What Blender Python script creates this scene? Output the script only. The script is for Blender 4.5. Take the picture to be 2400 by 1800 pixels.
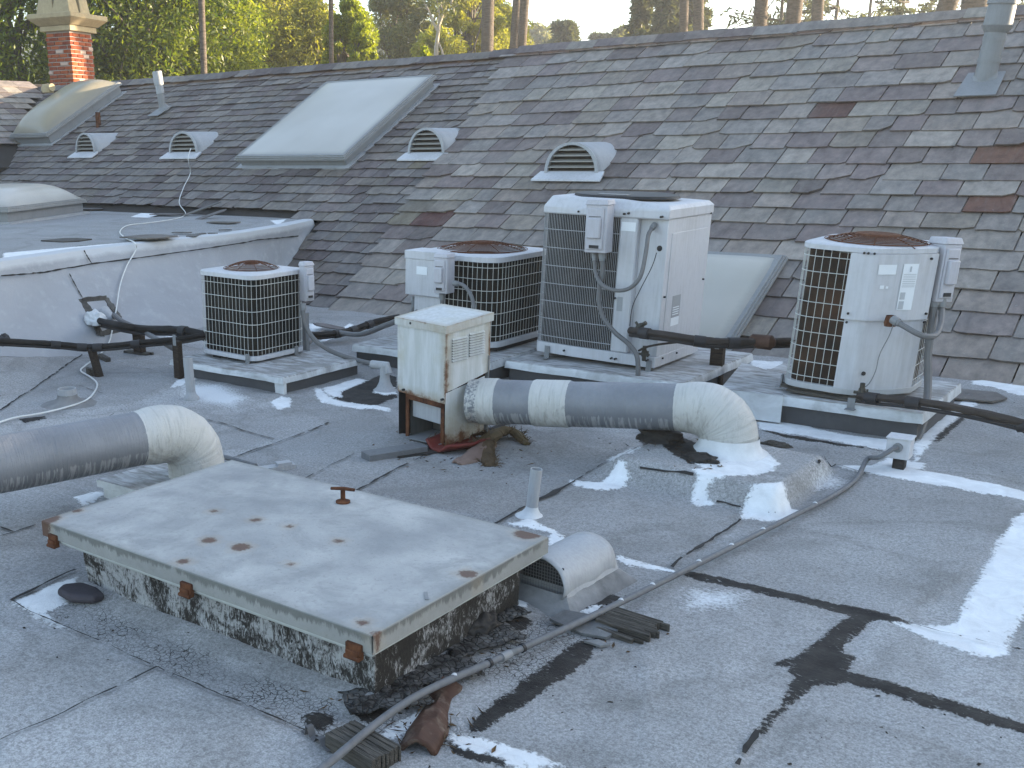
import bpy, bmesh, math, random
import numpy as np
from mathutils import Vector, Matrix, Euler, noise as mn

rnd = random.Random(7)
nr = np.random.RandomState(7)
S = bpy.context.scene
COL = S.collection
for o in list(bpy.data.objects):
    bpy.data.objects.remove(o)

# ---------------------------------------------------------------- camera
CX, CY, F = 797.64, 1066.41, 2494.49          # principal point and focal length on a 2400 x 1800 plate
RW = np.array([[0.76481648, 0.16814123, -0.62191983],
               [0.64402032, -0.22521128, 0.73110718],
               [-0.0171341, -0.95969183, -0.28053166]])
CAMP = np.array([0.0, 0.0, 1.65])
cam_d = bpy.data.cameras.new('camera')
cam = bpy.data.objects.new('camera', cam_d)
COL.objects.link(cam)
cam_d.sensor_fit = 'HORIZONTAL'
cam_d.sensor_width = 36.0
cam_d.lens = F / 2400 * 36
cam_d.shift_x = (1200 - CX) / 2400
cam_d.shift_y = (CY - 900) / 2400
cam_d.clip_start = 0.05
cam_d.clip_end = 9000
m3 = Matrix([[RW[i][0], -RW[i][1], -RW[i][2]] for i in range(3)])
cam.matrix_world = Matrix.Translation(Vector(CAMP)) @ m3.to_4x4()
S.camera = cam

# ---------------------------------------------------------------- sky, sun, exposure
SUN_AZ, SUN_EL = 50.0, 9.0                    # azimuth counted from +X towards +Y
sd = Vector((math.cos(math.radians(SUN_AZ)) * math.cos(math.radians(SUN_EL)),
             math.sin(math.radians(SUN_AZ)) * math.cos(math.radians(SUN_EL)),
             math.sin(math.radians(SUN_EL))))
world = bpy.data.worlds.new('World')
S.world = world
world.use_nodes = True
wn = world.node_tree
bg = wn.nodes['Background']
sky = wn.nodes.new('ShaderNodeTexSky')
sky.sky_type = 'NISHITA'
sky.sun_disc = False
sky.sun_elevation = math.radians(SUN_EL)
sky.sun_rotation = math.radians(90.0 - SUN_AZ)
sky.air_density = 1.0
sky.dust_density = 0.7
sky.ozone_density = 2.0
hs = wn.nodes.new('ShaderNodeHueSaturation')
hs.inputs['Saturation'].default_value = 0.8
wn.links.new(sky.outputs[0], hs.inputs['Color'])
wn.links.new(hs.outputs[0], bg.inputs[0])
bg.inputs[1].default_value = 0.15
sun_d = bpy.data.lights.new('sun', 'SUN')
sun_d.energy = 5.0
sun_d.angle = math.radians(0.5)
sun_d.color = (1.0, 0.82, 0.58)
sun = bpy.data.objects.new('sun', sun_d)
COL.objects.link(sun)
sun.rotation_euler = sd.to_track_quat('Z', 'Y').to_euler()
S.view_settings.view_transform = 'Standard'
S.view_settings.look = 'None'
S.view_settings.gamma = 1.0
S.view_settings.use_curve_mapping = False
S.view_settings.exposure = 2.32
S.cycles.max_bounces = 6
S.cycles.transparent_max_bounces = 8

# ---------------------------------------------------------------- measuring the place: plate point -> place
def wray(p):
    return RW @ np.array([(p[0] - CX) / F, (p[1] - CY) / F, 1.0])
def G(px, py, z=0.0):
    d = wray((px, py)); t = (z - CAMP[2]) / d[2]
    return Vector(CAMP + d * t)
def PX(px, py, x0):
    d = wray((px, py)); return Vector(CAMP + d * (x0 / d[0]))
def PY(px, py, y0):
    d = wray((px, py)); return Vector(CAMP + d * (y0 / d[1]))
def PN(px, py, P0, n):
    d = wray((px, py)); n = np.array(n); t = n.dot(np.array(P0) - CAMP) / n.dot(d)
    return Vector(CAMP + d * t)
def AT(px, py, D):                            # at horizontal distance D
    d = wray((px, py)); t = D / math.hypot(d[0], d[1]); return Vector(CAMP + d * t)
def PR(P):
    q = RW.T @ (np.array(P, float) - CAMP)
    return q[0] / q[2] * F + CX, q[1] / q[2] * F + CY, q[2]
PITCH = math.radians(28.0)
Y0 = 8.5
RN = (0.0, -math.sin(PITCH), math.cos(PITCH))
def RF(px, py, d=0.0):                        # point on the slate slope (d above it)
    P = PN(px, py, (0, Y0 + RN[1] * d, RN[2] * d), RN); return P
def SL(x, s, d=0.0):                          # slope coordinates -> place
    return Vector((x, Y0 + s * math.cos(PITCH) - d * math.sin(PITCH), s * math.sin(PITCH) + d * math.cos(PITCH)))
def slope_xs(P):
    return P[0], ((P[1] - Y0) * math.cos(PITCH) + P[2] * math.sin(PITCH))

# ---------------------------------------------------------------- scene bookkeeping
def tag(o, label=None, cat=None, group=None, kind=None):
    if label: o['label'] = label
    if cat: o['category'] = cat
    if group: o['group'] = group
    if kind: o['kind'] = kind
    return o
def thing(name, label, cat, loc=(0, 0, 0), rz=0.0, group=None):
    o = bpy.data.objects.new(name, None)
    o.empty_display_size = 0.2
    COL.objects.link(o)
    o.location = loc; o.rotation_euler = (0, 0, rz)
    return tag(o, label, cat, group)

class MB:
    """collects shapes and links them as one mesh object"""
    def __init__(s): s.v = []; s.f = []; s.m = []; s.cm = 0
    def add(s, vs, fs):
        b = len(s.v); s.v.extend([tuple(v) for v in vs])
        s.f.extend([tuple(i + b for i in f) for f in fs]); s.m.extend([s.cm] * len(fs)); return s
    def box(s, x0, x1, y0, y1, z0, z1, T=None):
        vs = [Vector((x, y, z)) for z in (z0, z1) for y in (y0, y1) for x in (x0, x1)]
        if T is not None: vs = [T @ v for v in vs]
        return s.add(vs, [(0, 2, 3, 1), (4, 5, 7, 6), (0, 1, 5, 4), (2, 6, 7, 3), (0, 4, 6, 2), (1, 3, 7, 5)])
    def hexa(s, b, t):                         # four bottom points, four top points, both counter-clockwise from above
        return s.add(list(b) + list(t), [(3, 2, 1, 0), (4, 5, 6, 7), (0, 1, 5, 4), (1, 2, 6, 5), (2, 3, 7, 6), (3, 0, 4, 7)])
    def prism(s, pts, z0, z1, T=None, caps=True):
        n = len(pts)
        vs = [Vector((p[0], p[1], z0)) for p in pts] + [Vector((p[0], p[1], z1)) for p in pts]
        if T is not None: vs = [T @ v for v in vs]
        fs = [(i, (i + 1) % n, n + (i + 1) % n, n + i) for i in range(n)]
        if caps: fs += [tuple(range(n - 1, -1, -1)), tuple(range(n, 2 * n))]
        return s.add(vs, fs)
    def rings(s, rings, closed=True, caps=True):
        n = len(rings[0]); vs = [v for r in rings for v in r]; fs = []
        for k in range(len(rings) - 1):
            for i in range(n if closed else n - 1):
                j = (i + 1) % n
                fs.append((k * n + i, k * n + j, (k + 1) * n + j, (k + 1) * n + i))
        if caps and closed:
            fs.append(tuple(range(n - 1, -1, -1))); fs.append(tuple(range((len(rings) - 1) * n, len(rings) * n)))
        return s.add(vs, fs)
    def tube(s, pts, r, n=8, caps=True, flat=1.0, rfun=None):
        pts = [Vector(p) for p in pts]; m = len(pts)
        rr = r if isinstance(r, (list, tuple)) else [r] * m
        tg = []
        for i in range(m):
            a = pts[max(i - 1, 0)]; b = pts[min(i + 1, m - 1)]
            t = (b - a); tg.append(t.normalized() if t.length > 1e-9 else Vector((0, 0, 1)))
        up = Vector((0, 0, 1)) if abs(tg[0].z) < 0.9 else Vector((1, 0, 0))
        u = tg[0].cross(up).normalized(); rs = []
        for i in range(m):
            u = (u - tg[i] * u.dot(tg[i])).normalized(); w = u.cross(tg[i])
            ring = []
            for k in range(n):
                a = 2 * math.pi * k / n; q = rr[i]
                if rfun: q = q * rfun(i, k, a)
                ring.append(pts[i] + u * (math.cos(a) * q) + w * (math.sin(a) * q * flat))
            rs.append(ring)
        s.rings(rs, True, caps); return s
    def lathe(s, prof, c=(0, 0, 0), n=16, T=None, cap0=False, cap1=False):
        c = Vector(c); rs = []
        for r, z in prof:
            ring = [c + Vector((math.cos(2 * math.pi * k / n) * r, math.sin(2 * math.pi * k / n) * r, z)) for k in range(n)]
            if T is not None: ring = [T @ v for v in ring]
            rs.append(ring)
        s.rings(rs, True, False); b = len(s.v) - n * len(prof)
        if cap0: s.f.append(tuple(b + i for i in range(n - 1, -1, -1))); s.m.append(s.cm)
        if cap1: s.f.append(tuple(b + n * (len(prof) - 1) + i for i in range(n))); s.m.append(s.cm)
        return s
    def build(s, name, mats, parent=None, smooth=True, bevel=0.0, origin=None, loc=None, rot=None, segs=2):
        if not isinstance(mats, (list, tuple)): mats = [mats]
        me = bpy.data.meshes.new(name)
        v = s.v
        if origin is not None:
            ox, oy, oz = origin; v = [(a - ox, b - oy, c - oz) for a, b, c in v]
        me.from_pydata(v, [], s.f)
        for m in mats: me.materials.append(m)
        if len(mats) > 1: me.polygons.foreach_set('material_index', s.m)
        if smooth:
            me.polygons.foreach_set('use_smooth', [True] * len(me.polygons))
            me.set_sharp_from_angle(angle=math.radians(38))
        me.update()
        o = bpy.data.objects.new(name, me); COL.objects.link(o)
        if parent is not None: o.parent = parent
        if origin is not None: o.location = origin
        if loc is not None: o.location = loc
        if rot is not None: o.rotation_euler = rot
        if bevel > 0:
            b = o.modifiers.new('bevel', 'BEVEL'); b.width = bevel; b.segments = segs
            b.limit_method = 'ANGLE'; b.angle_limit = math.radians(40)
        return o

def spline(pts, k=6):
    """Catmull-Rom through the points"""
    P = [Vector(p) for p in pts]; out = []
    for i in range(len(P) - 1):
        a = P[max(i - 1, 0)]; b = P[i]; c = P[i + 1]; d = P[min(i + 2, len(P) - 1)]
        for j in range(k):
            t = j / k
            out.append(0.5 * ((2 * b) + (c - a) * t + (2 * a - 5 * b + 4 * c - d) * t * t + (3 * b - a - 3 * c + d) * t ** 3))
    out.append(P[-1]); return out

# ---------------------------------------------------------------- material building blocks
class NT:
    def __init__(s, name):
        s.mat = bpy.data.materials.new(name); s.mat.use_nodes = True
        s.t = s.mat.node_tree; s.b = s.t.nodes['Principled BSDF']; s.out = s.t.nodes['Material Output']
        s._c = None
    def n(s, ty, **kw):
        nd = s.t.nodes.new('ShaderNode' + ty)
        for k, v in kw.items(): setattr(nd, k, v)
        return nd
    def L(s, a, b):
        if hasattr(a, 'is_output'): s.t.links.new(a, b)
        else:
            if b.type == 'RGBA' and isinstance(a, (tuple, list)) and len(a) == 3: a = (*a, 1)
            b.default_value = a
    def co(s):
        if s._c is None: s._c = s.n('TexCoord').outputs['Object']
        return s._c
    def scale(s, sc, vec=None):
        m = s.n('Mapping'); s.L(vec or s.co(), m.inputs[0]); m.inputs['Scale'].default_value = sc; return m.outputs[0]
    def noise(s, sc, det=4, rough=0.55, vec=None, dist=0.0):
        nd = s.n('TexNoise'); s.L(vec or s.co(), nd.inputs['Vector'])
        nd.inputs['Scale'].default_value = sc; nd.inputs['Detail'].default_value = det
        nd.inputs['Roughness'].default_value = rough; nd.inputs['Distortion'].default_value = dist
        return nd.outputs[0]
    def vor(s, sc, feat='F1', vec=None, out=0):
        nd = s.n('TexVoronoi', feature=feat); s.L(vec or s.co(), nd.inputs['Vector']); nd.inputs['Scale'].default_value = sc
        return nd.outputs[out]
    def step(s, x, a, b):                      # 0 below a, 1 above b (a may exceed b)
        nd = s.n('MapRange'); nd.clamp = True
        s.L(x, nd.inputs[0]); nd.inputs[1].default_value = a; nd.inputs[2].default_value = b
        return nd.outputs[0]
    def m(s, op, a, b=0.0, c=None):
        nd = s.n('Math', operation=op); s.L(a, nd.inputs[0]); s.L(b, nd.inputs[1])
        if c is not None: s.L(c, nd.inputs[2])
        return nd.outputs[0]
    def mix(s, f, a, b, mode='MIX'):
        nd = s.n('Mix', data_type='RGBA', blend_type=mode)
        s.L(f, nd.inputs[0]); s.L(a, nd.inputs[6]); s.L(b, nd.inputs[7]); return nd.outputs[2]
    def attr(s, name, vec=False):
        nd = s.n('Attribute', attribute_name=name); return nd.outputs['Color' if vec else 'Fac']
    def bump(s, h, dist=0.01, st=1.0, normal=None):
        nd = s.n('Bump'); s.L(h, nd.inputs['Height']); nd.inputs['Distance'].default_value = dist; nd.inputs['Strength'].default_value = st
        if normal is not None: s.L(normal, nd.inputs['Normal'])
        return nd.outputs[0]
    def sep(s, i, vec=None):
        nd = s.n('SeparateXYZ'); s.L(vec or s.co(), nd.inputs[0]); return nd.outputs[i]
    def done(s, col, rough=0.6, normal=None, metal=0.0, **kw):
        s.L(col, s.b.inputs['Base Color']); s.L(rough, s.b.inputs['Roughness']); s.L(metal, s.b.inputs['Metallic'])
        if normal is not None: s.L(normal, s.b.inputs['Normal'])
        if 'Specular IOR Level' not in kw: kw['Specular IOR Level'] = 0.15 if (hasattr(rough, 'is_output') or rough >= 0.6) else 0.4
        for k, v in kw.items(): s.L(v, s.b.inputs[k])
        return s.mat

def paint_metal(name, base, dirt=(0.2, 0.18, 0.15), rust=0.0, dirt_amt=0.35, rough=0.45, streak=True, sc=1.0, rustcol=(0.16, 0.055, 0.022)):
    t = NT(name)
    n1 = t.noise(3.0 * sc, 5, 0.6); n2 = t.noise(22 * sc, 4, 0.6)
    vst = t.noise(5 * sc, 4, 0.6, t.scale((9, 9, 0.7)))
    k = t.m('ADD', t.m('MULTIPLY', n1, 0.5), t.m('MULTIPLY', vst if streak else n2, 0.5))
    c = t.mix(t.m('MULTIPLY', t.step(k, 0.45, 0.7), dirt_amt), base, dirt)
    c = t.mix(t.m('MULTIPLY', t.step(n2, 0.5, 0.75), dirt_amt * 0.4), c, tuple(x * 0.65 for x in base))
    if rust > 0:
        rn = t.m('ADD', t.noise(2.2 * sc, 6, 0.7), t.m('MULTIPLY', n2, 0.35))
        rm = t.step(rn, 0.93 - rust, 1.0 - rust)
        c = t.mix(rm, c, t.mix(n2, rustcol, tuple(x * 0.4 for x in rustcol)))
    return t.done(c, t.m('ADD', rough, t.m('MULTIPLY', n2, 0.25)), t.bump(n2, 0.002, 0.25), **{'Specular IOR Level': 0.35})
def plain(name, col, rough=0.6, var=0.25, sc=20, bump=0.002, metal=0.0, spec=None):
    t = NT(name); n1 = t.noise(sc, 5, 0.6); n2 = t.noise(sc * 0.15, 4, 0.6)
    k = t.m('ADD', t.m('MULTIPLY', n1, 0.5), t.m('MULTIPLY', n2, 0.5))
    c = t.mix(t.step(k, 0.3, 0.7), tuple(x * (1 - var) for x in col), tuple(min(1, x * (1 + var * 0.6)) for x in col))
    return t.done(c, rough, t.bump(n1, bump, 0.4), metal, **{'Specular IOR Level': 0.5 if sum(col) > 0.3 else 0.2})
# ---------------------------------------------------------------- materials
def mk_membrane(name='membrane', deck=False):
    t = NT(name)
    big = t.noise(0.45, 5, 0.6, dist=0.4); mid = t.noise(2.3, 6, 0.62); fine = t.noise(14, 5, 0.65)
    gr = t.noise(190, 2, 0.6); gr2 = t.noise(75, 3, 0.7)
    tone = t.attr('tone')
    if deck:
        c = t.mix(t.step(mid, 0.3, 0.7), (0.27, 0.275, 0.28), (0.36, 0.365, 0.37))
    else:
        c = t.mix(t.step(big, 0.36, 0.66), (0.28, 0.277, 0.276), (0.41, 0.408, 0.406))
    st = t.m('MULTIPLY', t.step(t.m('ADD', t.m('MULTIPLY', mid, 0.6), t.m('MULTIPLY', t.noise(0.9, 4, 0.5), 0.4)), 0.48, 0.68), 0.55)
    c = t.mix(st, c, (0.15, 0.143, 0.13))
    pond = t.m('ABSOLUTE', t.m('SUBTRACT', t.noise(0.75, 5, 0.55, dist=0.6), 0.5))
    c = t.mix(t.m('MULTIPLY', t.step(pond, 0.035, 0.0), 0.30), c, (0.13, 0.125, 0.115))
    c = t.mix(t.m('MULTIPLY', t.step(t.noise(1.4, 6, 0.7), 0.55, 0.7), 0.35), c, (0.42, 0.42, 0.425))
    c = t.mix(1.0, c, tone, 'MULTIPLY')
    spk = t.step(gr, 0.3, 0.7)
    c = t.mix(t.m('MULTIPLY', t.step(gr2, 0.42, 0.62), 0.5), c, (0.12, 0.117, 0.113))
    c = t.mix(0.5, c, t.mix(spk, (0.45, 0.45, 0.45), (1.45, 1.45, 1.45)), 'MULTIPLY')
    # cracked, flaking coating
    crk = t.attr('crack')
    warp = t.n('VectorMath', operation='ADD'); t.L(t.co(), warp.inputs[0])
    nz = t.n('TexNoise'); t.L(t.co(), nz.inputs[0]); nz.inputs['Scale'].default_value = 16; nz.inputs['Detail'].default_value = 3
    wsc = t.n('VectorMath', operation='SCALE'); t.L(nz.outputs['Color'], wsc.inputs[0]); wsc.inputs[3].default_value = 0.035
    t.L(wsc.outputs[0], warp.inputs[1])
    e1 = t.vor(46, 'DISTANCE_TO_EDGE', warp.outputs[0]); e2 = t.vor(95, 'DISTANCE_TO_EDGE', warp.outputs[0])
    ce = t.m('MAXIMUM', t.step(e1, 0.075, 0.02), t.m('MULTIPLY', t.step(e2, 0.06, 0.015), 0.7))
    cm = t.m('MULTIPLY', t.step(t.m('ADD', crk, t.m('MULTIPLY', t.m('SUBTRACT', fine, 0.5), 0.12)), 0.02, -0.03), t.step(mid, 0.34, 0.56))
    c = t.mix(t.m('MULTIPLY', cm, 0.35), c, (0.42, 0.43, 0.44))
    c = t.mix(t.m('MULTIPLY', cm, ce), c, (0.04, 0.037, 0.034))
    # tar
    n60 = t.noise(55, 4, 0.7); n12 = t.noise(9, 4, 0.6)
    jag = t.m('ADD', t.m('MULTIPLY', t.m('SUBTRACT', n60, 0.5), 0.06), t.m('MULTIPLY', t.m('SUBTRACT', n12, 0.5), 0.05))
    tm = t.step(t.m('ADD', t.attr('tar'), jag), 0.006, 0.0)
    holes = t.step(t.m('ADD', t.m('MULTIPLY', t.noise(26, 5, 0.75, t.scale((1, 3, 1))), 0.7), t.m('MULTIPLY', t.m('ABSOLUTE', t.attr('tar')), -1.5)), 0.395, 0.435)
    tm = t.m('MULTIPLY', tm, t.m('SUBTRACT', 1.0, t.m('MULTIPLY', holes, 0.8)))
    tc = t.mix(t.step(fine, 0.35, 0.7), (0.012, 0.011, 0.011), (0.04, 0.037, 0.034))
    c = t.mix(tm, c, tc)
    # white roof coating brushed on
    pm = t.step(t.m('ADD', t.attr('paint'), jag), 0.006, -0.006)
    thin = t.step(t.m('ADD', t.m('MULTIPLY', n60, 0.6), t.m('MULTIPLY', t.attr('paint'), 3.0)), 0.36, 0.30)
    pm = t.m('MULTIPLY', pm, t.m('ADD', 0.15, t.m('MULTIPLY', thin, 0.85)))
    dots = t.step(t.noise(38, 3, 0.6), 0.74, 0.77)
    brush = t.noise(9, 6, 0.7, dist=0.8)
    pc = t.mix(t.step(brush, 0.3, 0.7), (0.58, 0.585, 0.59), (0.76, 0.77, 0.775))
    pc = t.mix(dots, pc, (0.1, 0.1, 0.1))
    c = t.mix(pm, c, pc)
    sp = t.m('MULTIPLY', t.step(t.m('ADD', t.attr('spray'), t.m('MULTIPLY', t.m('SUBTRACT', gr2, 0.5), 0.22)), 0.03, -0.07), 0.9)
    c = t.mix(sp, c, (0.6, 0.615, 0.63))
    h = t.m('ADD', t.m('MULTIPLY', gr, 0.35), t.m('MULTIPLY', fine, 0.8))
    h = t.m('SUBTRACT', h, t.m('MULTIPLY', t.m('MULTIPLY', cm, ce), 1.0))
    h = t.m('ADD', h, t.m('MULTIPLY', tm, t.m('ADD', 0.5, n60)))
    h = t.m('ADD', h, t.m('MULTIPLY', pm, t.m('ADD', 0.3, t.m('MULTIPLY', brush, 2.0))))
    rough = t.m('SUBTRACT', 0.9, t.m('MULTIPLY', tm, 0.25))
    return t.done(c, rough, t.bump(h, 0.006, 0.55))
M_MEM = mk_membrane()
M_DECK = mk_membrane('deck_membrane', True)

def mk_slate():
    t = NT('slate')
    c = t.attr('col', True)
    wp = t.n('NewGeometry').outputs['Position']; g = t.noise(7, 6, 0.65, t.scale((1.6, 1, 1), wp)); f = t.noise(45, 5, 0.7, wp); b = t.noise(0.9, 6, 0.65, wp)
    str_ = t.noise(5, 6, 0.7, t.scale((5.0, 0.8, 0.8), wp))
    c = t.mix(1.0, c, t.mix(t.step(g, 0.3, 0.72), (0.66, 0.66, 0.67), (1.28, 1.26, 1.22)), 'MULTIPLY')
    c = t.mix(t.m('MULTIPLY', t.step(str_, 0.52, 0.72), 0.3), c, (0.2, 0.195, 0.18))
    c = t.mix(t.m('MULTIPLY', t.step(b, 0.54, 0.74), 0.4), c, (0.2, 0.196, 0.185))
    c = t.mix(t.m('MULTIPLY', t.step(t.noise(2.2, 6, 0.7, t.scale((3, .5, .5), wp)), 0.55, 0.72), 0.4), c, (0.06, 0.056, 0.055))
    c = t.mix(t.m('MULTIPLY', t.step(t.noise(22, 3, 0.5), 0.7, 0.76), 0.55), c, (0.33, 0.335, 0.33))
    return t.done(c, t.m('ADD', 0.45, t.m('MULTIPLY', f, 0.3)), t.bump(t.m('ADD', g, t.m('MULTIPLY', f, 0.5)), 0.006, 0.6))
M_SLATE = mk_slate()
M_UNDER = plain('underlay', (0.045, 0.04, 0.036), 0.9)

M_LID = None
def mk_lid():
    t = NT('hatch_paint')
    n1 = t.noise(3.2, 6, 0.6); n2 = t.noise(26, 5, 0.65); n3 = t.noise(90, 3, 0.6)
    c = t.mix(t.step(n1, 0.32, 0.68), (0.25, 0.253, 0.255), (0.43, 0.425, 0.41))
    c = t.mix(t.m('MULTIPLY', t.step(t.noise(5, 6, 0.7, dist=0.5), 0.46, 0.64), 0.6), c, (0.22, 0.225, 0.225))
    c = t.mix(t.m('MULTIPLY', t.step(t.noise(60, 4, 0.8), 0.56, 0.7), 0.5), c, (0.16, 0.16, 0.158))
    c = t.mix(t.m('MULTIPLY', t.step(n2, 0.52, 0.72), 0.35), c, (0.24, 0.255, 0.255))
    c = t.mix(t.m('MULTIPLY', t.step(t.noise(140, 2, 0.5), 0.68, 0.74), 0.5), c, (0.18, 0.17, 0.15))
    # dirt washed along the lip, worn through to grey metal
    z = t.sep(2)
    side = t.step(z, 0.238, 0.224)
    vs = t.noise(6, 6, 0.75, t.scale((6, 6, 1.2)))
    top_grad = t.step(z, 0.205, 0.255)
    big_ = t.noise(2.6, 3, 0.5)
    wear = t.m('MULTIPLY', t.step(t.m('ADD', t.m('ADD', t.m('MULTIPLY', vs, 0.6), t.m('MULTIPLY', top_grad, 0.28)), t.m('MULTIPLY', big_, 0.5)), 0.735, 0.80), t.step(z, 0.2595, 0.257))
    c = t.mix(t.m('MULTIPLY', wear, 0.9), c, t.mix(n3, (0.03, 0.032, 0.034), (0.10, 0.102, 0.105)))
    ed = t.attr('edge')
    c = t.mix(t.m('MULTIPLY', t.step(t.m('ADD', ed, t.m('MULTIPLY', n2, 0.05)), 0.06, 0.02), 0.55), c, (0.2, 0.2, 0.18))
    r = t.step(t.m('ADD', t.attr('rust'), t.m('MULTIPLY', t.m('SUBTRACT', t.noise(60, 5, 0.75), 0.5), 0.05)), 0.006, -0.008)
    halo = t.step(t.m('ADD', t.attr('rust'), t.m('MULTIPLY', t.m('SUBTRACT', n2, 0.5), 0.08)), 0.035, -0.01)
    c = t.mix(t.m('MULTIPLY', halo, 0.35), c, (0.36, 0.27, 0.17))
    c = t.mix(t.m('MULTIPLY', r, 0.85), c, t.mix(n2, (0.05, 0.024, 0.017), (0.125, 0.058, 0.037)))
    return t.done(c, t.m('ADD', 0.4, t.m('MULTIPLY', n2, 0.3)), t.bump(t.m('ADD', n2, t.m('MULTIPLY', r, 0.4)), 0.003, 0.35))
M_LID = mk_lid()
def mk_tarcurb():
    t = NT('tarred_curb')
    w = t.noise(4.5, 4, 0.6, dist=1.5); br = t.noise(75, 5, 0.8, t.scale((1.0, 1.0, 0.4)), dist=1.2); f = t.noise(70, 4, 0.7)
    k = t.m('ADD', t.m('MULTIPLY', w, 0.55), t.m('MULTIPLY', br, 0.6))
    wht = t.attr('dry')
    m = t.step(t.m('ADD', k, t.m('MULTIPLY', wht, 0.25)), 0.66, 0.75)
    c = t.mix(m, t.mix(f, (0.014, 0.013, 0.012), (0.055, 0.05, 0.045)), t.mix(f, (0.28, 0.28, 0.28), (0.5, 0.5, 0.5)))
    return t.done(c, 0.75, t.bump(t.m('ADD', br, w), 0.012, 0.8))
M_TARC = mk_tarcurb()
M_RUST = NT('rust')
_n = M_RUST.noise(30, 6, 0.7); _b = M_RUST.noise(6, 4, 0.6)
M_RUST = M_RUST.done(M_RUST.mix(M_RUST.step(M_RUST.m('ADD', M_RUST.m('MULTIPLY', _n, 0.6), M_RUST.m('MULTIPLY', _b, 0.4)), 0.35, 0.65), (0.028, 0.012, 0.009), (0.15, 0.06, 0.028)), 0.85, M_RUST.bump(_n, 0.004, 0.6))
M_RUSTWIRE = plain('rusty_wire', (0.13, 0.055, 0.032), 0.8, 0.5, 60)
M_ACWHITE = paint_metal('ac_white_paint', (0.50, 0.50, 0.52), (0.26, 0.25, 0.235), 0.02, 0.42, 0.4)
M_ACCREAM = paint_metal('ac_grey_paint', (0.42, 0.42, 0.42), (0.27, 0.25, 0.22), 0.03, 0.35, 0.42)
M_WIREG = plain('grey_louvre', (0.35, 0.355, 0.365), 0.5, 0.25, 14)
M_WIREW = plain('white_wire', (0.55, 0.55, 0.52), 0.5, 0.25, 14)
M_COIL = NT('coil_fins')
_v = M_COIL.noise(150, 3, 0.6, M_COIL.scale((1, 1, 0.06))); _p = M_COIL.noise(5, 5, 0.7)
M_COIL = M_COIL.done(M_COIL.mix(M_COIL.step(_p, 0.42, 0.65), M_COIL.mix(_v, (0.004, 0.004, 0.004), (0.014, 0.0135, 0.012)), (0.022, 0.019, 0.015)), 0.7, M_COIL.bump(_v, 0.003, 0.6))
M_COILB = NT('brown_coil_fins')
_v = M_COILB.noise(150, 3, 0.6, M_COILB.scale((1, 1, 0.06))); _p = M_COILB.noise(4, 4, 0.6)
M_COILB = M_COILB.done(M_COILB.mix(M_COILB.step(_p, 0.4, 0.62), M_COILB.mix(_v, (0.012, 0.009, 0.007), (0.034, 0.024, 0.018)), (0.06, 0.033, 0.02)), 0.7, M_COILB.bump(_v, 0.003, 0.6))
M_DARK = plain('dark_plastic', (0.03, 0.03, 0.032), 0.5, 0.3, 30)
M_GREYBOX = paint_metal('disconnect_paint', (0.44, 0.43, 0.46), (0.33, 0.31, 0.3), 0.0, 0.5, 0.5, sc=2)
M_CONDUIT = paint_metal('conduit_grey', (0.2, 0.205, 0.21), (0.13, 0.12, 0.11), 0.0, 0.5, 0.55, False, 3)
M_CONDUITP = paint_metal('conduit_painted', (0.13, 0.133, 0.14), (0.075, 0.07, 0.068), 0.02, 0.5, 0.5, False, 2)
M_FLEX = plain('flex_conduit', (0.13, 0.127, 0.127), 0.6, 0.25, 12)
M_GALV = paint_metal('galvanised', (0.21, 0.215, 0.22), (0.12, 0.12, 0.12), 0.02, 0.4, 0.42, True, 1.5)
M_GALVL = paint_metal('painted_galvanised', (0.34, 0.345, 0.355), (0.19, 0.19, 0.195), 0.0, 0.5, 0.4, True, 2)
M_FOAM = plain('black_insulation', (0.022, 0.02, 0.019), 0.75, 0.5, 18, 0.006)
M_FOAMB = plain('brown_insulation', (0.045, 0.037, 0.033), 0.75, 0.5, 18, 0.006)
M_TAPE = plain('tape', (0.035, 0.033, 0.034), 0.55, 0.3, 25)
M_WHITECABLE = plain('white_cable', (0.6, 0.6, 0.58), 0.5, 0.15, 8)
def mk_wood(name, a, b):
    t = NT(name); g = t.noise(9, 6, 0.7, t.scale((1.2, 14, 14))); f = t.noise(40, 4, 0.6, t.scale((0.5, 8, 8)))
    k = t.m('ADD', t.m('MULTIPLY', g, 0.65), t.m('MULTIPLY', f, 0.35))
    c = t.mix(t.step(k, 0.35, 0.65), a, b)
    return t.done(c, 0.85, t.bump(k, 0.012, 0.9))
M_WOOD = mk_wood('weathered_wood', (0.02, 0.018, 0.016), (0.14, 0.127, 0.11))
M_POST = mk_wood('tarred_post', (0.014, 0.012, 0.01), (0.07, 0.052, 0.04))
def mk_cap():
    t = NT('curb_cap'); n1 = t.noise(3.5, 6, 0.6, dist=0.5); n2 = t.noise(12, 6, 0.65, t.scale((0.5, 2.2, 1)), dist=0.6); f = t.noise(80, 3, 0.6)
    c = t.mix(t.step(n2, 0.38, 0.62), (0.22, 0.21, 0.195), (0.52, 0.525, 0.535))
    c = t.mix(t.m('MULTIPLY', t.step(n1, 0.5, 0.68), 0.65), c, (0.2, 0.19, 0.175))
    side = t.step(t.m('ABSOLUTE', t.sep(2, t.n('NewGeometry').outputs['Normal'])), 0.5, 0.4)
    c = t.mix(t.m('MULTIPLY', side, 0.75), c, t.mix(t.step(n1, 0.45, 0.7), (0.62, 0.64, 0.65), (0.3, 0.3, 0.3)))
    return t.done(c, 0.65, t.bump(t.m('ADD', n2, f), 0.006, 0.4))
M_CAP = mk_cap()
M_CURB = paint_metal('curb_grey', (0.06, 0.06, 0.063), (0.12, 0.12, 0.12), 0.0, 0.45, 0.6, False, 1.3)
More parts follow.
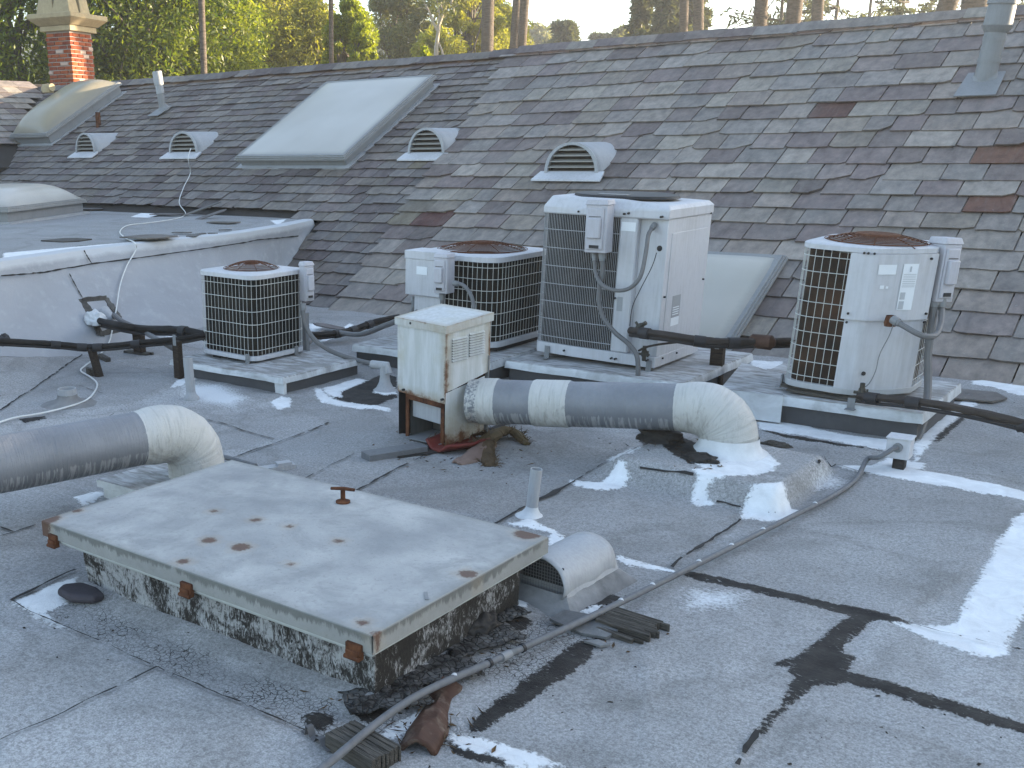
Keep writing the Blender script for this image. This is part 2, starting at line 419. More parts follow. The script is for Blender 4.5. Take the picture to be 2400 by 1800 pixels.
def mk_cabinet():
    t = NT('cabinet_paint'); n1 = t.noise(4, 6, 0.65); n2 = t.noise(18, 5, 0.7); v = t.noise(5, 5, 0.65, t.scale((7, 7, 0.8)))
    c = t.mix(t.step(v, 0.35, 0.65), (0.40, 0.41, 0.40), (0.51, 0.52, 0.525))
    c = t.mix(t.m('MULTIPLY', t.step(n1, 0.5, 0.7), 0.5), c, (0.38, 0.36, 0.26))
    e = t.m('ADD', t.attr('edge'), t.m('MULTIPLY', t.m('SUBTRACT', n2, 0.5), 0.06))
    c = t.mix(t.m('MULTIPLY', t.step(e, 0.06, 0.0), 0.7), c, (0.26, 0.2, 0.12))
    c = t.mix(t.step(t.m('ADD', e, t.m('MULTIPLY', t.m('SUBTRACT', n1, 0.5), 0.09)), 0.014, -0.004), c, t.mix(n2, (0.05, 0.025, 0.016), (0.2, 0.085, 0.035)))
    return t.done(c, 0.5, t.bump(n2, 0.003, 0.3))
M_CAB = mk_cabinet()
def mk_duct():
    t = NT('duct_wrap')
    a = t.attr('tape')                         # 0 grey sleeve, 1 cream mastic, 2 white coating
    n1 = t.noise(5, 5, 0.6); al = t.attr('along'); cx_ = t.n('CombineXYZ'); t.L(t.m('MULTIPLY', al, 75.0), cx_.inputs[0]); t.L(t.m('MULTIPLY', t.attr('low'), 0.9), cx_.inputs[1]); ringn = t.noise(1.0, 4, 0.6, cx_.outputs[0], 0.3); f = t.noise(55, 4, 0.6); el = t.noise(14, 6, 0.7, t.scale((3, 1, 1)), dist=0.6)
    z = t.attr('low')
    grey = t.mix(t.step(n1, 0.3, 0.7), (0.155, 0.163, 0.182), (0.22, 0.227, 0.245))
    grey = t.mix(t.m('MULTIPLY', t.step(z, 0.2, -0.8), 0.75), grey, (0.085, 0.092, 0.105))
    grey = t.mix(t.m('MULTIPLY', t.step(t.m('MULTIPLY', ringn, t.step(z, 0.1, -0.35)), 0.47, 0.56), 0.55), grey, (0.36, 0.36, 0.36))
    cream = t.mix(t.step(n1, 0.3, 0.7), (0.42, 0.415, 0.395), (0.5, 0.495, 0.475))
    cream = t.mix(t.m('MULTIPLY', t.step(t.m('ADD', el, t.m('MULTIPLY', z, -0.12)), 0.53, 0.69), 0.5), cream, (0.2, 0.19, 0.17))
    cream = t.mix(t.m('MULTIPLY', t.step(ringn, 0.5, 0.66), 0.35), cream, (0.24, 0.235, 0.215))
    c = t.mix(t.step(t.m('ADD', a, t.m('MULTIPLY', t.m('SUBTRACT', f, 0.5), 0.35)), 0.48, 0.52), grey, cream)
    c = t.mix(t.step(t.m('ADD', a, t.m('MULTIPLY', t.m('SUBTRACT', el, 0.5), 0.9)), 1.46, 1.54), c, (0.58, 0.59, 0.6))
    c = t.mix(t.m('MULTIPLY', t.step(f, 0.7, 0.75), 0.5), c, (0.1, 0.1, 0.1))
    h = t.m('ADD', t.m('MULTIPLY', ringn, 0.6), t.m('MULTIPLY', el, 0.6))
    return t.done(c, 0.5, t.bump(h, 0.014, 0.7))
M_DUCT = mk_duct()
def mk_dome(name, a, b):
    t = NT(name); n1 = t.noise(1.5, 4, 0.5); f = t.noise(30, 4, 0.6); e = t.attr('edge')
    c = t.mix(t.step(n1, 0.3, 0.7), a, b)
    c = t.mix(t.m('MULTIPLY', t.step(t.m('ADD', e, t.m('MULTIPLY', f, 0.04)), 0.12, 0.03), 0.6), c, (0.19, 0.185, 0.165))
    c = t.mix(t.m('MULTIPLY', t.step(f, 0.66, 0.74), 0.25), c, (0.2, 0.19, 0.17))
    return t.done(c, 0.28, t.bump(n1, 0.01, 0.1), 0.0, **{'Coat Weight': 0.08, 'Specular IOR Level': 0.35})
M_ACRYL = mk_dome('milky_acrylic', (0.38, 0.36, 0.325), (0.44, 0.42, 0.385))
M_ACRYLT = mk_dome('tan_acrylic', (0.25, 0.215, 0.15), (0.3, 0.262, 0.185))
M_ALU = paint_metal('aluminium_frame', (0.24, 0.24, 0.235), (0.12, 0.118, 0.11), 0.0, 0.5, 0.4, True, 1.5)
M_VENTBLADE = plain('vent_blade', (0.3, 0.28, 0.25), 0.6, 0.3, 15)
def mk_brick():
    t = NT('brick'); r = t.n('ObjectInfo').outputs['Random']; n1 = t.noise(25, 5, 0.7); n2 = t.noise(9, 4, 0.6)
    c = t.mix(r, (0.16, 0.027, 0.011), (0.34, 0.082, 0.022))
    c = t.mix(t.m('MULTIPLY', t.step(r, 0.9, 0.94), 0.75), c, (0.5, 0.42, 0.36))
    c = t.mix(t.m('MULTIPLY', t.step(n2, 0.5, 0.7), 0.2), c, (0.3, 0.2, 0.16))
    return t.done(t.mix(0.5, c, t.mix(n1, (0.6, 0.6, 0.6), (1.4, 1.4, 1.4)), 'MULTIPLY'), 0.85, t.bump(n1, 0.006, 0.6))
M_BRICK = mk_brick()
M_MORTAR = plain('mortar', (0.3, 0.27, 0.25), 0.95, 0.3, 25, 0.006)
M_CAST = plain('cast_stone', (0.36, 0.29, 0.175), 0.9, 0.3, 14, 0.006)
M_SHEATH = NT('palm_sheath')
_n = M_SHEATH.noise(14, 6, 0.7); _b = M_SHEATH.noise(4, 4, 0.6, M_SHEATH.scale((1, 5, 5)))
M_SHEATH = M_SHEATH.done(M_SHEATH.mix(M_SHEATH.step(_n, 0.5, 0.75), M_SHEATH.mix(_b, (0.03, 0.015, 0.011), (0.1, 0.052, 0.036)), (0.2, 0.16, 0.125)), 0.6, M_SHEATH.bump(_b, 0.008, 0.6))
M_SHEATHRED = plain('red_palm_sheath', (0.15, 0.03, 0.024), 0.55, 0.45, 9, 0.006)
M_BOOT = plain('pinkish_palm_boot', (0.19, 0.125, 0.1), 0.6, 0.4, 10, 0.012)
M_STRAP = plain('dull_steel', (0.1, 0.1, 0.105), 0.5, 0.3, 20)
M_FIBRE = plain('palm_fibre', (0.1, 0.068, 0.04), 0.9, 0.5, 40)
M_WPATCH = plain('roof_coating', (0.58, 0.59, 0.6), 0.75, 0.22, 16, 0.012)
M_TAR = plain('roof_tar', (0.03, 0.027, 0.025), 0.6, 0.6, 30, 0.015)
M_SEAM = plain('seam_tar', (0.035, 0.033, 0.032), 0.9, 0.4, 40, 0.004)  # tar-dark colour of the seam and crack lines
M_PVC = paint_metal('painted_pipe', (0.34, 0.345, 0.355), (0.17, 0.17, 0.17), 0, 0.4, 0.5, True, 3)
M_STICK = plain('sticker', (0.72, 0.74, 0.76), 0.45, 0.08, 8)
M_STICKG = plain('grey_sticker', (0.3, 0.31, 0.32), 0.5, 0.1, 8)
M_INK = plain('sticker_print', (0.42, 0.43, 0.45), 0.5, 0.1, 8)
def mk_leaf(name, a, b, trans=0.58):
    t = NT(name); r = t.n('NewGeometry').outputs['Random Per Island']
    c = t.mix(r, a, b)
    d = t.n('BsdfDiffuse'); t.L(c, d.inputs[0])
    tr = t.n('BsdfTranslucent'); t.L(t.mix(1.0, c, (1.25, 1.3, 0.6), 'MULTIPLY'), tr.inputs[0])
    gl = t.n('BsdfGlossy'); gl.inputs['Roughness'].default_value = 0.45; t.L((0.5, 0.5, 0.5), gl.inputs[0])
    m1 = t.n('MixShader'); m1.inputs[0].default_value = trans; t.L(d.outputs[0], m1.inputs[1]); t.L(tr.outputs[0], m1.inputs[2])
    m2 = t.n('MixShader'); m2.inputs[0].default_value = 0.05; t.L(m1.outputs[0], m2.inputs[1]); t.L(gl.outputs[0], m2.inputs[2])
    t.L(m2.outputs[0], t.out.inputs[0]); return t.mat
M_LEAFD = mk_leaf('dark_leaves', (0.035, 0.07, 0.008), (0.22, 0.25, 0.02))
M_LEAFG = mk_leaf('bright_leaves', (0.13, 0.17, 0.01), (0.38, 0.39, 0.03))
M_LEAFY = mk_leaf('yellow_green_leaves', (0.2, 0.21, 0.02), (0.4, 0.36, 0.06))
M_LEAFO = mk_leaf('olive_leaves', (0.11, 0.12, 0.04), (0.25, 0.23, 0.085), 0.45)
M_NEEDLE = mk_leaf('pine_needles', (0.06, 0.07, 0.035), (0.15, 0.145, 0.075), 0.35)
M_BARK = plain('bark', (0.13, 0.105, 0.08), 0.9, 0.5, 12, 0.02)
M_BARKP = plain('pale_bark', (0.42, 0.36, 0.28), 0.85, 0.3, 12, 0.02)
def mk_palmbark():
    t = NT('palm_bark'); r = t.noise(3, 5, 0.7, t.scale((2, 2, 9))); f = t.noise(20, 4, 0.6)
    c = t.mix(t.step(r, 0.35, 0.65), (0.07, 0.056, 0.045), (0.16, 0.13, 0.105))
    return t.done(c, 0.9, t.bump(t.m('ADD', r, f), 0.03, 0.6))
M_PALMB = mk_palmbark()
M_GROUND = plain('ground_earth', (0.09, 0.085, 0.055), 0.95, 0.4, 0.6, 0.05)
M_HILL = plain('hill_scrub', (0.06, 0.065, 0.04), 0.95, 0.4, 0.03, 0.0)
M_WALL = plain('stucco', (0.4, 0.36, 0.3), 0.9, 0.2, 6, 0.01)
# ================================================================ the flat roof
def sst(x, a, b):
    t = np.clip((x - a) / (b - a), 0, 1); return t * t * (3 - 2 * t)
def roofz(x, y):
    x = np.asarray(x, float); y = np.asarray(y, float)
    z = 0.005 * np.sin(1.9 * x + 0.4) * np.sin(1.5 * y + 1.1) + 0.003 * np.sin(4.3 * x + 2.2 * y) + 0.002 * np.sin(9.1 * x - 6 * y + 1)
    for k_, (fx_, fy_, a_) in enumerate(((23, 9, .0009), (-11, 27, .0009), (17, -19, .0008), (37, 5, .0005), (6, 41, .0005), (29, -33, .0005))): z = z + a_ * np.sin(fx_ * x + fy_ * y + k_ * 1.7 + 2.0 * np.sin(1.3 * x + k_) + 1.7 * np.sin(1.1 * y - k_))
    # swelling round the small condenser's curb
    dx = np.maximum(np.maximum(-5.85 - x, x + 4.95), 0); dy = np.maximum(np.maximum(5.2 - y, y - 5.95), 0)
    z = z + 0.025 * np.exp(-((dx * dx + dy * dy) / 0.16))
    # low built-up base under the duct elbow
    k = np.clip((x + 2.40) / .16, 0, 1) * np.clip((-1.42 - x) / .05, 0, 1) * np.clip((y - 4.70) / .10, 0, 1) * np.clip((5.62 - y) / .16, 0, 1)
    z = z + 0.115 * k
    # cant strip round the hatch
    hx = np.maximum(np.maximum(-3.25 - x, x + 1.84), 0); hy = np.maximum(np.maximum(2.30 - y, y - 3.12), 0)
    z = z + 0.03 * np.clip(1 - np.hypot(hx, hy) / 0.13, 0, 1)
    # ramp against the upper roof's wall
    d = 0.79 * (-7.28 - x) + 0.612 * (5.27 - y)
    z = z + 0.30 * np.clip(d, 0, 0.9) * sst(x, -5.6, -6.3)
    return z
def GR(px, py, dz=0.0):
    """the place where this line of sight meets the roof sheet"""
    d = wray((px, py)); t0 = (0.75 - CAMP[2]) / d[2]; t1 = (-0.05 - CAMP[2]) / d[2]
    ts = np.linspace(t0, t1, 400); P = CAMP[None] + ts[:, None] * d[None]
    g = P[:, 2] - roofz(P[:, 0], P[:, 1]); i = int(np.argmax(g < 0))
    if i == 0: i = len(ts) - 1
    a = g[i - 1] / (g[i - 1] - g[i]) if i else 0
    p = P[i - 1] + (P[i] - P[i - 1]) * a
    return Vector((p[0], p[1], p[2] + dz))
def poly_sdf(X, Y, pts):
    n = len(pts); d2 = np.full(X.shape, 1e9); ins = np.zeros(X.shape, bool)
    for i in range(n):
        ax, ay = pts[i]; bx, by = pts[(i + 1) % n]; ex, ey = bx - ax, by - ay
        L2 = ex * ex + ey * ey + 1e-12
        t = np.clip(((X - ax) * ex + (Y - ay) * ey) / L2, 0, 1)
        d2 = np.minimum(d2, (X - ax - t * ex) ** 2 + (Y - ay - t * ey) ** 2)
        c = ((ay > Y) != (by > Y)) & (X < (bx - ax) * (Y - ay) / (by - ay + 1e-12) + ax)
        ins ^= c
    d = np.sqrt(d2); return np.where(ins, -d, d)
def field(X, Y, polys):
    out = np.full(X.shape, 1.0)
    for pts in polys:
        xs = [p[0] for p in pts]; ys = [p[1] for p in pts]
        m = (X > min(xs) - 0.3) & (X < max(xs) + 0.3) & (Y > min(ys) - 0.3) & (Y < max(ys) + 0.3)
        if m.any(): out[m] = np.minimum(out[m], poly_sdf(X[m], Y[m], pts))
    return out
def cv(off, s, pts): return [(off[0] + p[0] / s, off[1] + p[1] / s) for p in pts]
def gp(pts): return [tuple(GR(*p)[:2]) for p in pts]
cA = lambda p: gp(cv((1500, 1000), 2.0733, p))
cB = lambda p: gp(cv((1600, 880), 4.6075, p))
cC = lambda p: gp(cv((700, 1100), 2.37, p))
cD = lambda p: gp(cv((680, 700), 6.382, p))
cE = lambda p: gp(cv((1600, 500), 2.765, p))
cF = lambda p: gp(cv((0, 1100), 2.37, p))
cH = lambda p: gp(cv((0, 500), 2.765, p))
PAINT = [
    cA([(1866, 425), (1820, 450), (1760, 530), (1700, 640), (1640, 740), (1580, 850), (1530, 950), (1490, 965), (1380, 965), (1240, 960), (1330, 1010), (1480, 1070), (1600, 1110), (1700, 1125), (1810, 1120), (1790, 1060), (1810, 1000), (1860, 930), (1960, 800), (1990, 420)]),
    cA([(960, 190), (1060, 188), (1150, 190), (1300, 205), (1500, 235), (1680, 270), (1866, 315), (2100, 370), (2100, 405), (1866, 362), (1700, 335), (1400, 285), (1120, 235), (980, 205)]),
    cB([(250, 790), (800, 790), (840, 850), (960, 860), (1060, 960), (960, 1040), (760, 1085), (400, 1110), (330, 1130), (280, 1200), (270, 1340), (360, 1380), (300, 1420), (170, 1420), (90, 1380), (100, 1280), (140, 1130), (140, 1040), (60, 1010), (220, 1000), (80, 920), (180, 885)]),
    cB([(750, 1190), (900, 1165), (1110, 1160), (1115, 1260), (1140, 1340), (1300, 1470), (1200, 1540), (1050, 1580), (900, 1575), (750, 1550), (630, 1570), (640, 1460), (620, 1420), (680, 1330), (710, 1280)]),
    gp([(1332, 1126), (1395, 1133), (1432, 1110), (1447, 1082), (1473, 1088), (1476, 1120), (1450, 1150), (1394, 1152), (1345, 1140)]),
    gp([(1425, 1080), (1445, 1066), (1485, 1048), (1505, 1047), (1475, 1064), (1440, 1082)]),
    cC([(1150, 305), (1210, 305), (1240, 285), (1310, 285), (1330, 305), (1420, 340), (1470, 385), (1550, 415), (1500, 445), (1390, 420), (1395, 360)]),
    cC([(1770, 470), (1850, 505), (2100, 560), (2090, 580), (1960, 560), (1800, 525), (1760, 500)]),
    cD([(350, 1330), (420, 1335), (520, 1420), (620, 1490), (780, 1540), (1100, 1590), (1500, 1640), (1500, 1690), (1000, 1650), (700, 1600), (450, 1545), (400, 1470)]),
    cD([(480, 1345), (700, 1290), (1010, 1190), (1170, 1230), (1020, 1300), (760, 1410), (780, 1490), (640, 1480), (540, 1410)]),
    cD([(1240, 1410), (1360, 1340), (1560, 1330), (1600, 1430), (1440, 1460)]),
    cD([(270, 370), (480, 410), (470, 490), (300, 490)]),
    cD([(430, 640), (640, 510), (720, 480), (900, 360), (940, 400), (880, 520), (720, 575), (460, 650)]),
    cE([(480, 1335), (800, 1365), (870, 1400), (1200, 1455), (1350, 1465), (1350, 1545), (1100, 1500), (800, 1445), (500, 1400)]),
    cE([(1490, 1500), (1620, 1370), (1850, 1190), (1910, 1235), (1800, 1310), (1650, 1440), (1560, 1560), (1500, 1640)]),
    cE([(1870, 1085), (2050, 1085), (2300, 1105), (2300, 1190), (2180, 1180), (2000, 1125), (1880, 1110)]),
    cE([(1300, 1600), (1350, 1560), (1440, 1600), (1570, 1620), (1560, 1659), (1200, 1655)]),
    cE([(440, 950), (560, 960), (650, 960), (640, 1010), (520, 1010), (450, 990)]),
    cC([(820, 1470), (1000, 1490), (1250, 1560), (1500, 1659), (1180, 1659), (1100, 1600), (900, 1560)]),
    cC([(480, 1445), (640, 1360), (720, 1330), (690, 1400), (560, 1490), (430, 1540)]),
    cC([(1180, 670), (1230, 690), (1280, 740), (1250, 770), (1185, 760)]),
    cC([(1640, 760), (1800, 760), (1760, 790), (1600, 810), (1560, 800)]),
    cF([(410, 160), (560, 125), (590, 140), (470, 205), (440, 190)]),
    cF([(60, 740), (300, 640), (425, 600), (430, 660), (350, 760), (250, 800), (380, 890), (250, 850)]),
    cH([(1040, 805), (1180, 775), (1310, 770), (1310, 790), (1150, 800)]),
    cH([(1110, 1130), (1150, 1080), (1200, 1070), (1260, 1045), (1270, 1080), (1200, 1110)]),
    cH([(1750, 1230), (1830, 1190), (1880, 1195), (1890, 1260), (1800, 1280)]),
    cH([(2030, 1130), (2090, 1140), (2120, 1200), (2212, 1240), (2100, 1225)]),
]
TAR = [
    cA([(180, 700), (400, 742), (640, 797), (900, 857), (1150, 903), (1300, 955), (1290, 968), (1130, 943), (1000, 915), (880, 886), (700, 840), (520, 800), (300, 750), (180, 718)]),
    cA([(1040, 915), (1150, 925), (1090, 980), (1000, 1040), (960, 1100), (1050, 1120), (1000, 1195), (1100, 1220), (1200, 1248), (1400, 1303), (1600, 1365), (1866, 1445), (2000, 1490), (2000, 1530), (1866, 1490), (1700, 1450), (1500, 1390), (1300, 1330), (1100, 1270), (970, 1240), (960, 1265), (850, 1245), (800, 1290), (720, 1370), (650, 1440), (590, 1500), (570, 1490), (620, 1410), (700, 1320), (750, 1250), (770, 1220), (720, 1210), (740, 1170), (640, 1175), (650, 1155), (740, 1140), (830, 1080), (900, 1020), (970, 960)]),
    cC([(290, 1340), (400, 1290), (600, 1150), (900, 960), (1180, 790), (1320, 850), (1260, 890), (1080, 920), (980, 980), (900, 1080), (780, 1200), (640, 1310), (480, 1400), (440, 1440), (330, 1380)]),
    cC([(950, 1440), (1010, 1360), (1200, 1220), (1400, 1080), (1560, 960), (1720, 930), (1640, 1000), (1560, 1100), (1400, 1200), (1250, 1310), (1080, 1420), (960, 1470)]),
    cC([(820, 1510), (960, 1540), (1160, 1620), (1170, 1659), (1000, 1640), (860, 1580)]),
    cD([(700, 1420), (1000, 1300), (1410, 1120), (1580, 1170), (1580, 1490), (1220, 1610), (800, 1530), (600, 1480), (780, 1480)]),
    cE([(1620, 1480), (1680, 1400), (1840, 1300), (1830, 1320), (1700, 1440), (1640, 1490)]),
    cE([(500, 1405), (700, 1440), (1000, 1490), (1310, 1540), (1000, 1505), (700, 1460)]),
    cH([(120, 1340), (300, 1320), (290, 1335), (150, 1360)]),
    gp([(1500, 1030), (1570, 1018), (1635, 1040), (1650, 1078), (1622, 1090), (1560, 1052)]),
    cC([(1180, 625), (1310, 650), (1300, 690), (1190, 655)]),
    cC([(1540, 780), (1720, 690), (1790, 720), (1700, 760), (1580, 800)]),
    cC([(20, 1370), (130, 1350), (220, 1400), (140, 1460), (60, 1440)]),
]
CRACK = [
    cC([(640, 1340), (900, 1130), (1250, 850), (1330, 800), (1480, 740), (1660, 860), (1720, 950), (1500, 1150), (1250, 1320), (1000, 1480), (820, 1560), (560, 1500), (420, 1580), (200, 1500), (300, 1390)]),
    cF([(440, 700), (800, 860), (1200, 1030), (1600, 1190), (1896, 1310), (1896, 1560), (1700, 1470), (1200, 1250), (870, 1110), (500, 940), (120, 770)]),
]
SPRAY = [cB([(1480, 1080), (1600, 1060), (1720, 1130), (1720, 1210), (1560, 1230), (1430, 1180)]),
         cH([(1180, 1120), (1420, 1110), (1600, 1200), (1500, 1260), (1200, 1210)]),
         cA([(250, 800), (500, 820), (450, 880), (230, 880)])]
# sheets of roofing of slightly different age: (polygon, tone)
SHEETS = [
    (cH([(1700, 1305), (1880, 1270), (2140, 1362), (1915, 1447)]), 0.55),
    (cH([(1790, 1315), (1890, 1300), (2050, 1360), (1915, 1405)]), 0.95),
    (cA([(180, 705), (900, 860), (1250, 955), (1600, 700), (1866, 430), (1866, 320), (1400, 280), (950, 190), (800, 440), (490, 600)]), 0.92),
    (gp([(840, 1150), (1010, 1066), (1200, 985), (1510, 1046), (1420, 1085), (1180, 1226)]), 0.84),
    (gp([(520, 1085), (680, 1030), (775, 994), (880, 950), (1000, 1066), (835, 1152)]), 0.9),
    (gp([(1180, 1226), (1420, 1085), (1500, 1099), (1745, 1200), (1590, 1315), (1300, 1260)]), 0.92),
    (gp([(0, 967), (192, 833), (420, 885), (330, 940), (0, 1000)]), 0.88),
    (gp([(0, 1140), (400, 1085), (200, 1180), (60, 1240), (0, 1260)]), 0.88),
    (gp([(0, 1260), (90, 1225), (180, 1330), (25, 1412), (0, 1420)]), 0.94),
    (cA([(1150, 930), (1300, 970), (1700, 1130), (1866, 1100), (1866, 1440), (1000, 1200)]), 1.08),
    (cA([(180, 720), (1040, 920), (760, 1240), (470, 1659), (0, 1659), (0, 800)]), 1.08),
    (gp([(0, 1741), (367, 1568), (700, 1720), (760, 1800), (0, 1800)]), 1.10),
    (gp([(330, 940), (455, 893), (660, 930), (770, 994), (535, 1080)]), 1.12),
    (cC([(700, 1340), (900, 1130), (1250, 900), (1330, 830), (1700, 930), (1560, 960), (1400, 1080), (1200, 1220), (1000, 1370), (900, 1480)]), 1.05),
]
def roof_sheet(name, x0, x1, y0, y1, step, mat):
    nx = int((x1 - x0) / step) + 1; ny = int((y1 - y0) / step) + 1
    X, Y = np.meshgrid(np.linspace(x0, x1, nx), np.linspace(y0, y1, ny))
    X = X.ravel(); Y = Y.ravel(); Z = roofz(X, Y)
    tone = np.ones(X.shape); lap = np.zeros(X.shape)
    for pts, tv in SHEETS:
        d = poly_sdf(X, Y, pts); tone = np.where(d < 0, tv, tone); lap = lap + 0.005 * (d < 0)
    Z = Z + np.minimum(lap, 0.008) + 0.004 * (field(X, Y, TAR) < 0.0) + 0.003 * (field(X, Y, PAINT) < 0)
    co = np.stack([X, Y, Z], 1).astype(np.float32)
    i = np.arange(ny - 1)[:, None] * nx + np.arange(nx - 1)[None]; i = i.ravel()
    q = np.stack([i, i + 1, i + nx + 1, i + nx], 1).astype(np.int32)
    me = bpy.data.meshes.new(name)
    me.vertices.add(len(co)); me.vertices.foreach_set('co', co.ravel())
    me.loops.add(q.size); me.loops.foreach_set('vertex_index', q.ravel())
    me.polygons.add(len(q)); me.polygons.foreach_set('loop_start', np.arange(len(q), dtype=np.int32) * 4)
    me.polygons.foreach_set('use_smooth', np.ones(len(q), bool))
    me.update(calc_edges=True)
    for nm, arr in (('paint', field(X, Y, PAINT)), ('tar', field(X, Y, TAR)), ('crack', field(X, Y, CRACK)), ('spray', field(X, Y, SPRAY)), ('tone', tone)):
        a = me.attributes.new(nm, 'FLOAT', 'POINT'); a.data.foreach_set('value', arr.astype(np.float32))
    me.materials.append(mat)
    o = bpy.data.objects.new(name, me); COL.objects.link(o)
    return tag(o, kind='structure')
roof_sheet('flat_roof', -8.4, 1.6, 0.4, 9.2, 0.02, M_MEM)
# the rest of the roof, out of the picture
mb = MB()
for a in ((-24, -8.4, -6, 9.2), (1.6, 14, -6, 9.2), (-8.4, 1.6, -6, 0.4)):
    mb.box(a[0], a[1], a[2], a[3], -0.3, -0.004)
o = mb.build('outer_flat_roof', plain('old_membrane', (0.27, 0.275, 0.28), 0.9, 0.2, 6, 0.004)); tag(o, kind='structure')

# seams: thin raised laps with a dark line of tar
def ribbon(mb, pts, w, dz=0.0112, gap=0.0):
    gap *= 0.5; w *= 0.95
    P = [GR(*p) for p in pts]; Q = []
    for i in range(len(P) - 1):
        L = (P[i + 1] - P[i]).length; k = max(2, int(L / 0.035))
        for j in range(k): Q.append(P[i].lerp(P[i + 1], j / k))
    Q.append(P[-1]); prev = None; off = 0.0
    for i, q in enumerate(Q):
        t = (Q[min(i + 1, len(Q) - 1)] - Q[max(i - 1, 0)]); t.z = 0; t.normalize(); nrm = Vector((-t.y, t.x, 0))
        off = off * 0.75 + rnd.uniform(-1, 1) * 0.0035
        hw = w * 0.5 * (0.45 + 0.9 * rnd.random() ** 1.5)
        a = q + nrm * (off + hw); b = q + nrm * (off - hw)
        a.z = float(roofz(a.x, a.y)) + dz; b.z = float(roofz(b.x, b.y)) + dz + 0.001
        if prev and rnd.random() > gap:
            mb.add([prev[0], prev[1], b, a], [(0, 1, 2, 3)])
        prev = (a, b)
mb = MB()
for pts, w, gap in [
    ([(0, 1741), (120, 1688), (250, 1626), (367, 1568)], 0.011, 0.12), ([(25, 1412), (100, 1375), (177, 1340)], 0.018, 0.1),
    ([(25, 1412), (160, 1475), (372, 1568), (520, 1637), (717, 1720), (760, 1745)], 0.008, 0.25),
    ([(830, 1157), (930, 1102), (1006, 1068)], 0.014, 0.05), ([(1160, 1232), (1232, 1192)], 0.018, 0.05), ([(1258, 1178), (1335, 1138)], 0.03, 0.0),
    ([(1335, 1138), (1420, 1086), (1509, 1047)], 0.01, 0.3), ([(1736, 1222), (1600, 1312), (1575, 1335)], 0.016, 0.1),
    ([(535, 1080), (680, 1030), (770, 994)], 0.016, 0.1), ([(485, 986), (644, 1032)], 0.01, 0.2), ([(192, 833), (87, 909), (0, 967)], 0.014, 0.2),
    ([(0, 829), (100, 826), (195, 823)], 0.016, 0.05), ([(264, 847), (340, 866), (416, 884)], 0.007, 0.1), ([(1775, 1719), (1727, 1800)], 0.016, 0.1),
    ([(1500, 1099), (1560, 1106), (1625, 1116)], 0.01, 0.2), ([(1678, 1182), (1735, 1195)], 0.01, 0.1), ([(1917, 1087), (1958, 1092), (2040, 1113)], 0.012, 0.1),
    ([(1201, 990), (1143, 1014)], 0.045, 0.0), ([(0, 1262), (84, 1235)], 0.014, 0.1), ([(0, 1240), (28, 1252)], 0.014, 0.1),
    ([(700, 1135), (830, 1066)], 0.010, 0.3), ([(430, 812), (474, 822)], 0.01, 0.1), ([(180, 905), (240, 925)], 0.008, 0.2),
    ([(240, 990), (320, 945)], 0.006, 0.4), ([(1120, 1265), (1190, 1300)], 0.01, 0.3), ([(2127, 1463), (2400, 1530)], 0.006, 0.4)]:
    ribbon(mb, pts, w, gap=gap)
o = mb.build('roof_seams', M_SEAM, smooth=False); tag(o, kind='structure')

# grit, crumbs of tar and leaf scraps lying about
mb = MB()
for _ in range(520):
    px = rnd.uniform(-20, 2420); py = rnd.uniform(860, 1800) if rnd.random() < 0.75 else rnd.uniform(800, 1000)
    P = GR(px, py)
    if P.y > 8.3 or P.x < -7.3 or (-3.4 < P.x < -1.8 and 2.25 < P.y < 3.2): continue
    s = rnd.choice((0.0015, 0.002, 0.002, 0.003, 0.004)) * rnd.uniform(0.7, 1.4)
    a = rnd.uniform(0, 6.3); l = rnd.uniform(1, 2.6)
    T = Matrix.Translation(P + Vector((0, 0, s * 0.3))) @ Matrix.Rotation(a, 4, 'Z') @ Matrix.Rotation(rnd.uniform(-.3, .3), 4, 'X')
    mb.add([T @ Vector(v) for v in ((-s * l, -s, 0), (s * l, -s * .6, 0), (s * l * .7, s, 0.2 * s), (-s * l * .6, s * .7, 0), (0, 0, s * .8))],
           [(0, 1, 4), (1, 2, 4), (2, 3, 4), (3, 0, 4)])
o = mb.build('roof_debris', plain('grit', (0.04, 0.034, 0.028), 0.9, 0.6, 5), smooth=False); tag(o, kind='stuff')

# ================================================================ slate roof
TAILS_R = [5.80, 5.47, 5.13, 4.77, 4.42, 4.09, 3.78, 3.47, 3.16, 2.86, 2.57, 2.31, 2.05, 1.79, 1.51, 1.23, 0.95, 0.68, 0.40, 0.12, -0.16]
TAILS_L = [5.90 - 0.205 * i for i in range(31)]
RIDGE_S = 6.0
BND = [(-0.2, -7.25), (0.16, -7.30), (1.11, -7.48), (1.91, -7.66), (3.01, -7.85), (4.16, -8.05), (5.55, -8.44), (6.1, -8.62)]
def bnd(s): return float(np.interp(s, [b[0] for b in BND], [b[1] for b in BND]))
slate_roof = thing('slate_roof', None, None, (0, 0, 0)); tag(slate_roof, kind='structure')
mb = MB()
def slope_slab(x0, x1, s0, s1, d0, d1):
    b = [SL(x0, s0, d0), SL(x1, s0, d0), SL(x1, s1, d0), SL(x0, s1, d0)]
    t = [SL(x0, s0, d1), SL(x1, s0, d1), SL(x1, s1, d1), SL(x0, s1, d1)]
    mb.hexa(b, t)
slope_slab(-8.75, 14, -0.75, RIDGE_S, -0.14, -0.03)
slope_slab(-22.5, -8.75, 1.45, RIDGE_S, -0.14, -0.03)
